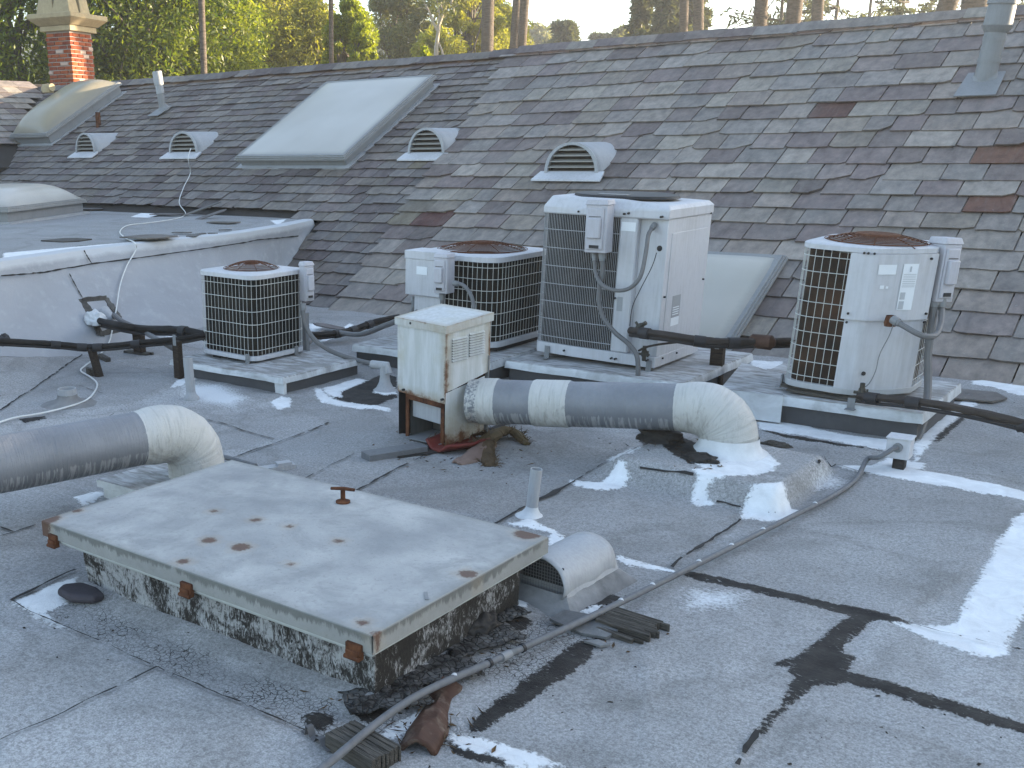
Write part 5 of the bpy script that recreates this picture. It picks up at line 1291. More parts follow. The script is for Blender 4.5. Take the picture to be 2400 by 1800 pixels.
# ---------------------------------------------------------------- metal cabinet with its duct
cab = thing('metal_cabinet', 'cream sheet metal cabinet with louvres and rusty legs joined to the long duct', 'metal cabinet', (-3.409, 4.925, 0), math.radians(-14.5))
def cabinet():
    w, d, H0, H1 = .212, .162, .265, .70
    def tp(z, y): return z + (y + d) * .12 * max(0, (z - .3) / .4)
    def loc_edge(o, fn): set_attr(o, 'edge', fn)
    mb = MB()
    # panel sheets: front (-y), right (+x, lower edge rising towards the back), left, back
    nx, nz = 16, 16
    for (o_, u_, v_) in (((-w, -d, H0), (2 * w, 0, 0), (0, 0, H1 - H0)), ((-w, d, H0), (0, -2 * d, 0), (0, 0, H1 - H0)), ((w, d, H0), (-2 * w, 0, 0), (0, 0, H1 - H0))):
        grid_plane(mb, o_, u_, v_, nx, nz)
    vs = []
    for j in range(nz + 1):
        for i in range(nx + 1):
            f = i / nx; zb = H0 + .065 + .07 * f; vs.append((w, -d + 2 * d * f, zb + (H1 - zb) * j / nz))
    mb.add(vs, [(j * (nx + 1) + i, j * (nx + 1) + i + 1, (j + 1) * (nx + 1) + i + 1, (j + 1) * (nx + 1) + i) for j in range(nz) for i in range(nx)])
    mb.v = [(a, b, tp(c_, b)) for a, b, c_ in mb.v]
    o = mb.build('panel', M_CAB, cab)
    def ef(c):
        fy = np.abs(np.abs(c[:, 1]) - d); fx = np.abs(np.abs(c[:, 0]) - w)
        front = c[:, 1] < -d + .001
        e = np.where(front, np.minimum(w - np.abs(c[:, 0]), c[:, 2] - H0), np.minimum(d - np.abs(c[:, 1]), 0.2))
        return np.maximum(e, np.where(front & (c[:, 0] < w - .05) & (c[:, 2] > H0 + .05), .05, e))
    loc_edge(o, ef)
    mb = MB(); nx = 20; grid_plane(mb, (-w - .012, -d - .012, H1), (2 * w + .024, 0, 0), (0, 2 * d + .024, 0), nx, nx)
    for k, (a, b) in enumerate((((-1, -1), (1, -1)), ((1, -1), (1, 1)), ((1, 1), (-1, 1)), ((-1, 1), (-1, -1)))):
        A = Vector((a[0] * (w + .012), a[1] * (d + .012), H1)); B = Vector((b[0] * (w + .012), b[1] * (d + .012), H1))
        grid_plane(mb, A - Vector((0, 0, .042)), B - A, (0, 0, .042), 20, 4)
    mb.v = [(a, b, tp(c_, b)) for a, b, c_ in mb.v]
    o = mb.build('lid', M_CAB, cab)
    loc_edge(o, lambda c: np.where(c[:, 2] > H1 - .002 + (c[:, 1] + d) * .11, np.minimum(w + .012 - np.abs(c[:, 0]), d + .012 - np.abs(c[:, 1])) + .012, np.where(c[:, 0] > w, np.clip(.02 + (c[:, 1] + d) * .1, 0, .06), np.clip(.012 + np.abs(c[:, 0] - w) * .09, 0, .05))))
    for k in range(2):
        y0 = -d + .04 + k * .125
        for q in range(9):
            z = .50 + q * .0145 + k * .016
            mb = MB(); mb.hexa([(w - .001, y0, z), (w + .013, y0, z - .001), (w + .013, y0 + .108, z + .005), (w - .001, y0 + .108, z + .006)], [(w - .001, y0, z + .0085), (w + .002, y0, z + .0085), (w + .002, y0 + .108, z + .0145), (w - .001, y0 + .108, z + .0145)])
            set_attr(mb.build('louvre', M_CAB, cab, smooth=False), 'edge', lambda c: c[:, 0] * 0 + .2)
    mb = MB()
    for k in range(2):
        y0 = -d + .04 + k * .125
        for q in range(9):
            z = .50 + q * .0145 + k * .016; mb.hexa([(w + .0005, y0, z - .006), (w + .0015, y0, z - .006), (w + .0015, y0 + .108, z), (w + .0005, y0 + .108, z)], [(w + .0005, y0, z - .0005), (w + .0015, y0, z - .0005), (w + .0015, y0 + .108, z + .0055), (w + .0005, y0 + .108, z + .0055)])
    mb.build('louvre_gap_shade', M_DARK, cab, smooth=False)  # dark strips put in for the shade of the louvre slots
    # legs and the open lower part
    for x, y, m_, h in ((-w + .085, -d + .004, M_RUST, H0), (w - .03, -d + .004, M_RUST, H0), (w - .006, d - .012, M_GALV, .5), (w - .05, d - .06, M_GALV, .3)):
        mb = MB(); mb.box(x - .014, x + .014, y - .002, y + .0015, 0.005, h); mb.box(x - .014, x - .0115, y + .002, y + .026, .005, h); mb.build('leg', m_, cab, smooth=False)
    mb = MB(); mb.box(-w + .071, w - .016, -d + .002, -d + .005, H0 - .03, H0 + .005); mb.build('rail', M_RUST, cab, smooth=False)
    mb = MB(); mb.box(-w + .004, -w + .008, -d + .004, d - .02, .0, H0); mb.build('side_sheet', M_DARK, cab, smooth=False)
    mb = MB(); mb.box(-w + .1, w - .045, -d + .03, -d + .036, .13, H0); mb.box(-w + .1, w - .045, -d + .036, -d + .13, .128, .134); mb.build('inner_hood', M_GALVL, cab, bevel=.003)
    mb = MB(); mb.box(-w + .08, w - .02, -d + .2, -d + .205, .0, H0 + .02); mb.box(-w + .08, -w + .085, -d + .03, -d + .2, 0, H0); mb.build('inner_sheet', paint_metal('dark_inner_sheet', (.1, .1, .095), (.03, .03, .03), .1, .7, .7), cab, smooth=False)  # dark sheets closing off the open lower part
    mb = MB(); mb.hexa([(-w + .09, -d - .03, .008), (w - .03, -d - .02, .03), (w - .03, -d + .19, .03), (-w + .09, -d + .19, .02)], [(-w + .09, -d - .03, .012), (w - .03, -d - .02, .034), (w - .03, -d + .19, .034), (-w + .09, -d + .19, .024)]); mb.build('sill_sheet', M_GALV, cab, smooth=False)
    # ragged side sheet round the duct
    n = 18; mb = MB(); A = []; B = []
    for i in range(n + 1):
        f = i / n; y = -d + .0 + 2 * d * .9 * f
        A.append(Vector((w - .004, y, .015 + .05 * f + rnd.uniform(-.01, .012)))); B.append(Vector((w - .004, y, H0 + .06 + .06 * f)))
    vs = A + B; mb.add(vs, [(i, i + 1, n + 2 + i, n + 1 + i) for i in range(n)])
    o = mb.build('duct_plate', M_CAB, cab); set_attr(o, 'edge', lambda c: np.clip((c[:, 2] - .05) * .7, -.02, .08))
    for x, z in ((-.08, .68), (-.15, H0 + .02), (w - .02, H0 + .025)): screw(cab, (x, -d - .016, z), (x, -d + .0, z), .007)
cabinet()
def duct(name, label, pts, r, tapes, nseg, el0=None, cat='duct', wob=0.004):
    """pts: centre line, tapes(f): 0 grey sleeve, 1 cream, 2 white by distance along"""
    P = [Vector(p) for p in pts]; c = P[0].copy()
    acc = [0.0]
    for i in range(1, len(P)): acc.append(acc[-1] + (P[i] - P[i - 1]).length)
    t = thing(name, label, cat, c)
    n = 40; mb = MB(); s = 0
    dense = []; fs = []
    k = int(acc[-1] / .022)
    for i in range(k + 1):
        d = acc[-1] * i / k; j = max(0, min(len(P) - 2, int(np.searchsorted(acc, d, 'right')) - 1)); f = (d - acc[j]) / (acc[j + 1] - acc[j]); dense.append(P[j].lerp(P[j + 1], f) - c); fs.append(d)
    rr = [r(d) * (1 + 0.012 * math.sin(d * 19) * mn.noise(Vector((d * 5, 1, 2)))) for d in fs]
    mb.tube(dense, rr, n, rfun=lambda i, k_, a: 1 + 0.02 * mn.noise(Vector((fs[i] * 4, math.cos(a) * 1.5, math.sin(a) * 1.5))))
    o = mb.build('duct_sleeve', M_DUCT, t)
    nv = len(o.data.vertices); idx = np.arange(nv) // n
    fsv = np.array([fs[min(i, len(fs) - 1)] for i in idx])
    a = o.data.attributes.new('along', 'FLOAT', 'POINT'); a.data.foreach_set('value', fsv.astype(np.float32))
    a = o.data.attributes.new('tape', 'FLOAT', 'POINT'); a.data.foreach_set('value', np.array([tapes(x) for x in fsv], np.float32))
    co = np.zeros(nv * 3, np.float32); o.data.vertices.foreach_get('co', co); co = co.reshape(-1, 3); ctr = np.array([tuple(dense[min(i, len(dense) - 1)]) for i in idx])
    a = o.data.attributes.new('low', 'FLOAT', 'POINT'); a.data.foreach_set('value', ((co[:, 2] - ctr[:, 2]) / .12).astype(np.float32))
    return t
# long duct
Pe = Vector((-1.866, 5.245, .08)); S0 = Vector((-3.20, 4.90, .255)); ez = .335
dirv = Vector((Pe.x, Pe.y, ez)) - S0; dh = Vector((dirv.x, dirv.y, dirv.z)).normalized(); L = dirv.length; br = .17
pts = [S0, S0 + dh * (L - br)]
for k in range(1, 5):
    a = math.pi / 2 * k / 4; q = S0 + dh * (L - br) + dh * (br * math.sin(a)) - Vector((0, 0, br * (1 - math.cos(a)))); pts.append(q)
pts.append(Vector((pts[-1].x, pts[-1].y, .05)))
Lh = L - br
def tp(d):
    if d < .08: return .5
    if d < .17: return 1.0
    if d < .36: return 0.0
    if d < .56: return 1.0
    if d < Lh - .10: return 0.0
    if d < Lh + .0: return 1.12
    if d > Lh + br * 1.57 + .05: return 1.6
    return 1.0
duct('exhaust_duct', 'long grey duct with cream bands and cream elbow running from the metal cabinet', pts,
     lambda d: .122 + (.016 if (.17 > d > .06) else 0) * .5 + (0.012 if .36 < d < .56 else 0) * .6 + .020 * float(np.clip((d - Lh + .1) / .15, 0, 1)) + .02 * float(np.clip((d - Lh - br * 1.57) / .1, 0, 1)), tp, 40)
mb = MB(); mb.lathe([(.21, .0), (.17, .02), (.15, .05), (.145, .09)], c=(0, 0, 0), n=30)
tag(mb.build('coating_collar', M_WPATCH, loc=(pts[-1].x, pts[-1].y, .103)), 'bright white coating collar round the foot of the long duct\'s elbow', 'coating')
# near duct at the left edge
Pl = Vector((-3.79, 3.36, .08)); dl = Vector((-.30, -.95, -.02)).normalized(); ez = .335; br = .17
start = Vector((Pl.x, Pl.y, ez)) + dl * 2.6
dh2 = -dl; Lx = 2.6
pts2 = [start, start + dh2 * (Lx - br)]
for k in range(1, 5):
    a = math.pi / 2 * k / 4; pts2.append(start + dh2 * (Lx - br) + dh2 * (br * math.sin(a)) - Vector((0, 0, br * (1 - math.cos(a)))))
pts2.append(Vector((pts2[-1].x, pts2[-1].y, .03)))
L2 = Lx - br
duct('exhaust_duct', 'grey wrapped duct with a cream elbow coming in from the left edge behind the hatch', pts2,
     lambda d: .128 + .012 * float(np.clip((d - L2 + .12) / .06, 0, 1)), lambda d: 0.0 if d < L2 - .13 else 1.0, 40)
mb = MB(); a = [G(226, 1124, .10), G(345, 1156, .10), G(560, 1095, .10), G(455, 1060, .10)]
mb.hexa([Vector((v.x, v.y, .065)) for v in a], a); mb.hexa([Vector((v.x, v.y, -.02)) * 1.0 + (sum(a, Vector()) / 4 - v) * .08 for v in a], [Vector((v.x, v.y, .066)) + (sum(a, Vector()) / 4 - v) * .08 - Vector((0, 0, 0.001)) for v in a])
tag(mb.build('duct_curb', M_CAP, origin=sum(a, Vector()) / 4, smooth=False), 'pale slab under the near duct\'s elbow behind the hatch', 'curb')
hose('drain_pipe', 'thin grey pipe on the roof under the near duct', [GR(150, 1128, .03), GR(300, 1098, .03), GR(470, 1075, .03), GR(600, 1105, .03)], .014, M_CONDUITP, 'drain pipes', 'pipe', 8, 4, False)
mb = MB(); mb.box(-.12, .12, -.03, .03, 0, .025); mb.box(.02, .1, -.025, .025, .025, .04); tag(mb.build('scrap_board', M_GALVL, loc=GR(640, 1105, .005), rot=(0, 0, 1.1)), 'flat grey scrap lying behind the far edge of the hatch', 'scrap')

# ---------------------------------------------------------------- small roof outlets
def pipe_stub(name, label, base, h, r, mat, flare=None, lean=(0, 0), group='vent pipes'):
    t = thing(name, label, 'vent pipe', base, 0, group); t.rotation_euler = (lean[0], lean[1], 0)
    mb = MB(); mb.lathe([(r * .86, h - .06), (r * .86, h), (r, h), (r, -.02)][::-1], n=18); mb.lathe([(0.0, h - .05), (r * .87, h - .05)], n=18); mb.build('pipe', mat, t)
    if flare:
        mb = MB(); prof = [(r * 1.02, flare[0]), (r * 1.12, flare[0] * .7), (r * 1.7, flare[0] * .3), (flare[1], -.008)]
        n = 20; rings = []
        for q, z in prof: rings.append([Vector((q * (1 + .1 * mn.noise(Vector((k * .5, z * 30, h)))) * math.cos(2 * math.pi * k / n), q * (1 + .1 * mn.noise(Vector((k * .7, z * 20, 3)))) * math.sin(2 * math.pi * k / n), z + .008 * mn.noise(Vector((k, 2, z))))) for k in range(n)])
        mb.rings(rings, True, False); mb.build('flashing', flare[2], t)
    return t
pipe_stub('vent_pipe', 'grey plastic vent pipe with white coating at its foot behind the hatch', GR(1244, 1212), .235, .027, M_PVC, (.055, .085, M_WPATCH), (0, math.radians(5)))
pipe_stub('vent_pipe', 'mottled leaning vent pipe beside the small condenser\'s curb', GR(449, 938), .29, .032, M_PVC, (.06, .055, M_PVC), (0, math.radians(-3)))
t = pipe_stub('vent_pipe', 'short wide vent collar on a lumpy grey mound near the white cable', GR(160, 948), .11, .062, M_PVC, (.07, .25, plain('lumpy_mastic', (.2, .195, .19), .9, .4, 14, .012)))
# half-round hood with a wire mesh in front
P = GR(1315, 1382); hood = thing('hood_vent', 'dented half round metal hood vent with a wire mesh mouth beside the hatch', 'roof vent', P, math.radians(-4))
def hoodvent():
    w, L, z0, R = .10, .36, .075, .105
    mb = MB(); rows_ = []
    for j in range(15):
        f = j / 14; y = -.17 + L * f; row = []
        for i in range(21):
            a = math.pi * (1.08 - 1.16 * i / 20); k = 1 + .04 * mn.noise(Vector((i * .3, j * .4, 1)))
            dr = .03 * (1 - f) ** 4 * (i < 6)
            row.append(Vector((R * 1.08 * math.cos(a) * k - dr, y + .02 * math.sin(a), z0 + R * .92 * math.sin(a) * k - dr * .6)))
        rows_.append(row)
    vs = [v for r in rows_ for v in r]; m = 21
    mb.add(vs, [(j * m + i, (j + 1) * m + i, (j + 1) * m + i + 1, j * m + i + 1) for j in range(14) for i in range(m - 1)])
    o = mb.build('hood', M_GALVL, hood); s = o.modifiers.new('thick', 'SOLIDIFY'); s.thickness = .004
    mb = MB(); mb.add([(R, .19, z0), (-R, .19, z0)] + [(R * math.cos(math.pi * i / 14), .192, z0 + R * .92 * math.sin(math.pi * i / 14)) for i in range(15)], [tuple(range(2, 17))]); mb.build('hood_back', M_GALVL, hood, smooth=False)
    mb = MB(); mb.box(-w, w, -.13, .2, -.02, z0 + .002); mb.hexa([(w, -.13, z0 - .03), (w + .03, -.15, z0 - .05), (w + .03, .21, z0 - .05), (w, .2, z0 - .03)], [(w, -.13, z0 + .02), (w + .006, -.15, z0 + .02), (w + .006, .21, z0 + .02), (w, .2, z0 + .02)]); mb.build('throat', M_GALVL, hood, smooth=False)
    mb = MB(); mb.box(-w + .012, w - .012, -.128, -.126, z0, z0 + .075); mb.build('dark_mouth', M_DARK, hood, smooth=False)
    mb = MB()
    for i in range(17): x = -w + .004 + (2 * w - .008) * i / 16; mb.tube([(x, -.137, .015), (x, -.137, z0 + R * .92 * math.sqrt(max(0, 1 - (x / R) ** 2)) - .012)], .0011, 3, caps=False)
    for i in range(13): z = .02 + .0125 * i; hw = R * math.sqrt(max(0.02, 1 - (max(0, z - z0) / (R * .92)) ** 2)); mb.tube([(-min(w, hw), -.138, z), (min(w, hw), -.138, z)], .0011, 3, caps=False)
    mb.build('wire_mesh', M_GALV, hood)
    mb = MB(); n = 26; rings = []
    for f, q in ((0, .06), (.5, .03), (1, -.006)):
        rings.append([Vector(((w + .012 + .07 * f) * max(-1, min(1, 1.4 * math.cos(2 * math.pi * k / n))) * (1 + .1 * mn.noise(Vector((k * .6, f, 2)))), .03 + (.19 + .07 * f) * max(-1, min(1, 1.4 * math.sin(2 * math.pi * k / n))) * (1 + .1 * mn.noise(Vector((k * .4, f, 5)))), q)) for k in range(n)])
    mb.rings(rings, True, False); mb.build('mastic_skirt', plain('patchy_mastic', (.2, .2, .2), .85, .7, 12, .015), hood)
hoodvent()

# ---------------------------------------------------------------- long conduit across the roof
pc = [G(700, 1838, .05), G(760, 1797, .05), GR(960, 1683, .06), GR(1184, 1566, .045), GR(1420, 1452, .04), GR(1640, 1338, .035), GR(1850, 1228, .03), GR(1955, 1171, .025), GR(2005, 1132, .02), GR(2030, 1098, .05), G(2060, 1072, .09), G(2092, 1053, .125), G(2104, 1049, .125)]
P = spline(pc, 6); t = thing('conduit_pipe', 'long grey steel conduit running diagonally across the flat roof past the hatch', 'conduit', P[0])
mb = MB(); mb.tube([p - P[0] for p in P], .0122, 12); mb.build('pipe', M_CONDUITP, t)
for px, py, w_ in ((1190, 1563, .022), (1160, 1578, .006), (1206, 1555, .006)):
    i = min(range(len(P)), key=lambda k: abs(PR(P[k])[0] - px)); dv = (P[i + 1] - P[i]).normalized()
    mb = MB(); mb.tube([P[i] - P[0] - dv * w_, P[i] - P[0] + dv * w_], .0155, 12); mb.build('coupling', M_GALV if w_ > .01 else M_DARK, t)
i = min(range(len(P)), key=lambda k: abs(PR(P[k])[0] - 1850))
for px in (1640, 1700, 1785, 1905, 1450, 1540, 1075):
    i = min(range(len(P) - 1), key=lambda k: abs(PR(P[k])[0] - px)); mb = MB(); mb.lathe([(.009, -.006), (.011, 0), (.006, .006), (0, .008)], n=8); mb.build('paint_blob', M_WPATCH, t, loc=P[i] - P[0] + Vector((-.003, -.007, .008)))
e = P[-1]; jb = thing('junction_box', 'small white square junction box at the corner of the right hand curb', 'junction box', e + Vector((0, 0, -.05)), math.radians(2))
mb = MB(); mb.box(-.055, .055, .004, .11, -.012, .09); mb.build('box_body', M_ACWHITE, jb, bevel=.004)
mb = MB(); mb.box(-.06, .06, -.001, .115, .09, .098); mb.build('lid', M_ACWHITE, jb, bevel=.002)
mb = MB(); mb.tube([(0, -.012, .05), (0, .006, .05)], .024, 12); mb.build('fitting', M_GALV, jb)
mb = MB(); mb.box(-.02, .035, .03, .09, -.085, -.012); mb.build('stub', M_TAR, jb)

def plank(name, label, loc, l, w, h, rz, mat=M_WOOD, ry=0.0, splits=5, cat='wood block', group=None, frag=0.03):
    t = thing(name, label, cat, loc, rz, group); t.rotation_euler = (0, ry, rz); mb = MB(); y = -w / 2
    while y < w / 2 - .004:
        s = min(w / 2 - y, w / splits * rnd.uniform(.6, 1.4)); a = rnd.uniform(0, frag); b = rnd.uniform(0, frag); q = rnd.uniform(0, h * .1)
        mb.hexa([(-l / 2 + a, y + .0012, 0), (l / 2 - b, y + .0012, 0), (l / 2 - b, y + s - .0012, 0), (-l / 2 + a, y + s - .0012, 0)], [(-l / 2 + a, y + .0012, h - q), (l / 2 - b, y + .0012, h - q), (l / 2 - b, y + s - .0012, h - q * .6), (-l / 2 + a, y + s - .0012, h - q * .6)]); y += s
    mb.build('timber', mat, t, bevel=.0015, segs=1); return t
plank('wood_block', 'weathered grey timber block under the near end of the conduit', GR(850, 1772, .0), .20, .115, .055, math.radians(-8), frag=.006, splits=7)
plank('wood_block', 'dark splintered timber offcut beside the conduit right of the hatch', GR(1470, 1472, .0), .26, .14, .035, math.radians(-4), splits=12, frag=.05)
plank('wood_strip', 'thin dark timber strip lying along the splintered offcut', GR(1420, 1487, .0), .28, .025, .02, math.radians(-5), splits=2, frag=.05)
def scrap(name, label, loc, pts, h, mat, rz=0, cat='scrap', tilt=0.0, group=None):
    mb = MB(); mb.prism(pts, 0, h); o = mb.build(name, mat, smooth=False, loc=loc, rot=(tilt, tilt * .6, rz)); return tag(o, label, cat, group)
o = scrap('slate_shard', 'grey slate shard tucked under the conduit beside the splintered timber', GR(1375, 1473, .012), [(-.12, -.05), (.02, -.075), (.1, -.05), (.11, .03), (.0, .07), (-.11, .04)], .01, M_SLATE, .0, 'slate', .05); set_col(o, [(.13, .135, .14)] * 12)
o = scrap('slate_shard', 'small pale slate chip on the dark tar strip below the conduit', GR(1398, 1512, .006), [(-.04, -.012), (.02, -.025), (.045, .0), (.0, .02)], .008, M_SLATE, .2, 'slate'); set_col(o, [(.2, .205, .21)] * 8)
scrap('metal_strip', 'thin dark metal clip lying on the pale hatch top', G(999, 1397, hz + .002), [(-.03, -.006), (.03, -.006), (.03, .006), (-.03, .006)], .002, M_GALV, math.radians(-50))
o = scrap('asphalt_lump', 'purple grey folded lump of roofing at the hatch\'s left corner', GR(195, 1400, .0), [(-.09, -.05), (.0, -.07), (.09, -.03), (.1, .02), (.03, .05), (-.06, .055), (-.11, .0)], .035, plain('folded_roofing', (.055, .05, .058), .8, .4, 9, .02), .1, 'roofing scrap')
b = o.modifiers.new('bevel', 'BEVEL'); b.width = .016; b.segments = 3
plank('metal_sleeper', 'flat grey metal covered block on the roof left of the metal cabinet', GR(925, 1068, .0), .36, .105, .042, math.radians(66), M_CONDUITP, splits=1, frag=.001, cat='block')
scrap('tar_board', 'dark flat board beside the grey block under the metal cabinet', GR(985, 1062, .0), [(-.16, -.07), (.16, -.06), (.15, .07), (-.14, .06)], .012, M_TAR, math.radians(62), 'board')
for px, py, a, lb in ((1010, 1735, .2, 'bent perforated strap of grey metal on the roof near the bottom edge'),):
    P0 = GR(742, 1737, .004); mb = MB(); q = [(-.07, 0, .0), (-.045, 0, .0), (-.042, 0, .03), (-.03, 0, .03), (-.02, 0, .004), (.0, 0, .0), (.012, 0, .018), (.03, 0, .02), (.045, 0, .004), (.07, 0, .0)]
    mb.rings([[Vector((x, -.011, z)) for x, y, z in q], [Vector((x, .011, z)) for x, y, z in q]], closed=False); o = mb.build('metal_strap', M_STRAP, smooth=False, loc=P0, rot=(0, 0, -.25)); s = o.modifiers.new('thick', 'SOLIDIFY'); s.thickness = .002; tag(o, lb, 'strap')
# tar wad and torn felt at the foot of the long duct
def lump(name, label, loc, r, sz, mat, seed, cat='tar', flatn=.45):
    bm_ = bmesh.new(); bmesh.ops.create_icosphere(bm_, subdivisions=4, radius=1)
    for v in bm_.verts:
        k = 1 + .35 * mn.noise(v.co * 1.6 + Vector((seed, 0, 0))) + .22 * mn.noise(v.co * 4 + Vector((0, seed, 0))) + .1 * mn.noise(v.co * 9); v.co = Vector((v.co.x * r * k * sz[0], v.co.y * r * k * sz[1], max(-.02, v.co.z * r * k * flatn)))
    me = bpy.data.meshes.new(name); bm_.to_mesh(me); bm_.free(); me.materials.append(mat); me.polygons.foreach_set('use_smooth', [True] * len(me.polygons)); o = bpy.data.objects.new(name, me); COL.objects.link(o); o.location = loc; return tag(o, label, cat)
lump('tar_wad', 'wad of dark crumpled tar behind the foot of the long duct', GR(1545, 1030, .015), .11, (1.2, .8), M_TAR, 3)
lump('tar_wad', 'small curl of dark tar at the left of the long duct\'s white collar', GR(1640, 1080, .01), .06, (1.5, .9), M_TAR, 8)
lump('tar_wad', 'black crumpled tar ridge along the right side of the hatch curb', GR(1130, 1470, .01), .05, (1.0, 1.6), M_TAR, 11, flatn=.9)
lump('wood_scrap', 'small rotten scrap right of the long duct\'s elbow', GR(1820, 1045, .005), .035, (2.2, .8), M_WOOD, 5, 'wood scrap', .6)
def mk_felt():
    t = NT('torn_felt'); n1 = t.noise(10, 6, 0.75); e = t.vor(38, 'DISTANCE_TO_EDGE'); f = t.noise(120, 3, .6)
    c = t.mix(t.step(n1, .4, .62), (.022, .02, .019), (.13, .128, .125)); c = t.mix(t.m('MULTIPLY', t.step(e, .06, .02), .8), c, (.012, .011, .01))
    return t.done(c, .85, t.bump(t.m('ADD', n1, t.m('MULTIPLY', t.step(e, 0, .1), .4)), .02, .9))
M_FELT = mk_felt()
# torn sheets of tarred felt curling up beside the hatch
for k, (px, py, l, w_, rz) in enumerate(((1120, 1500, .30, .16, 1.2), (1000, 1580, .34, .15, 1.0), (905, 1640, .26, .14, 0.95), (1180, 1440, .16, .12, 1.3))):
    P0 = GR(px, py, .006); mb = MB(); n, m_ = 14, 8; vs = []
    for j in range(m_ + 1):
        for i in range(n + 1):
            x = (i / n - .5) * l * (1 + .15 * mn.noise(Vector((j * .8, k, 1)))); y = (j / m_ - .5) * w_ * (1 + .25 * mn.noise(Vector((i * .5, k, 4))))
            vs.append((x, y, .006 + .012 * mn.noise(Vector((i * .6, j * .7, k * 7))) + .006 * mn.noise(Vector((i * 1.7, j * 1.9, k * 3)))))
    mb.add(vs, [(j * (n + 1) + i, j * (n + 1) + i + 1, (j + 1) * (n + 1) + i + 1, (j + 1) * (n + 1) + i) for j in range(m_) for i in range(n)])
    o = mb.build('torn_felt', M_FELT, loc=P0, rot=(0, 0, rz)); s = o.modifiers.new('thick', 'SOLIDIFY'); s.thickness = .005
    tag(o, ('widest torn grey felt flap beside the middle of the hatch\'s right side', 'dark torn felt flap below the widest one beside the hatch', 'torn felt flap at the near right corner of the hatch curb', 'small torn felt flap beside the far end of the hatch\'s right side')[k], 'torn felt', 'torn felt flaps beside the hatch')

# ---------------------------------------------------------------- palm debris
def boot(name, label, pts, widths, mat, mat2, rz=0, group='fallen palm sheaths', cup=.45, fib=30):
    """a trough-shaped palm leaf base lying on the roof; pts is its spine in place"""
    P = spline(pts, 8); c = P[0].copy(); t = thing(name, label, 'palm sheath', c, 0, group); mb = MB(); rings = []; m_ = 12; ws = np.interp(np.linspace(0, 1, len(P)), np.linspace(0, 1, len(widths)), widths)
    for i, p in enumerate(P):
        tv = (P[min(i + 1, len(P) - 1)] - P[max(i - 1, 0)]).normalized(); sd_ = tv.cross(Vector((0, 0, 1))).normalized(); up = sd_.cross(tv); row = []
        for j in range(m_ + 1):
            u = j / m_ * 2 - 1; row.append(p - c + sd_ * (u * ws[i]) + up * (cup * ws[i] * (u * u) + .012 * mn.noise(Vector((i * .3, j * .4, c.x * 9)))))
        rings.append(row)
    mb.rings(rings, closed=False); o = mb.build('sheath', mat, t); s = o.modifiers.new('thick', 'SOLIDIFY'); s.thickness = .014
    if fib:
        mb = MB()
        for k in range(fib):
            i = rnd.randrange(len(P)); row = rings[i]; q = row[0] if rnd.random() < .5 else row[-1]; dv = Vector((rnd.uniform(-1, 1), rnd.uniform(-1, 1), rnd.uniform(.0, 1.0))).normalized() * rnd.uniform(.02, .06)
            mb.tube([q, q + dv * .6, q + dv + Vector((0, 0, -.01))], [.0022, .0015, .0007], 3, caps=False)
        o = mb.build('fibre', mat2, t); o['kind'] = 'stuff'
    return t
boot('palm_sheath', 'brown palm sheath under the conduit near the bottom of the photo', [GR(978, 1765, .045), GR(1005, 1710, .045), GR(1030, 1650, .02), GR(1052, 1608, .03)], [.055, .062, .05, .062], M_SHEATH, M_FIBRE, cup=-.75, fib=40)
boot('palm_sheath', 'dark red cupped palm sheath lying against the metal cabinet', [GR(1020, 1062, .02), GR(1075, 1052, .015), GR(1130, 1040, .02)], [.09, .13, .07], M_SHEATHRED, M_FIBRE, cup=.45, fib=20)
boot('palm_sheath', 'pinkish brown rounded palm boot in front of the red sheath', [GR(1068, 1090, .03), GR(1100, 1078, .04), GR(1130, 1056, .05), GR(1150, 1045, .04)], [.03, .07, .065, .04], M_BOOT, M_FIBRE, cup=-.75, fib=10)
boot('palm_sheath', 'olive brown thorny palm stalk right of the red sheath under the duct', [GR(1130, 1052, .05), GR(1165, 1032, .07), GR(1205, 1028, .06), GR(1235, 1046, .02)], [.06, .055, .045, .02], plain('olive_sheath', (.1, .07, .03), .7, .5, 14, .01), M_FIBRE, cup=-.5, fib=150)
boot('palm_sheath', 'short hairy palm scrap hanging below the thorny stalk', [GR(1135, 1052, .06), GR(1140, 1075, .02), GR(1150, 1096, .02)], [.05, .05, .03], M_FIBRE, M_FIBRE, cup=-.3, fib=120)
boot('palm_sheath', 'grey brown dry palm flap lying behind the red sheath', [GR(1090, 1040, .06), GR(1120, 1032, .07), GR(1150, 1030, .05)], [.03, .05, .03], M_SHEATH, M_FIBRE, cup=-.3, fib=40)

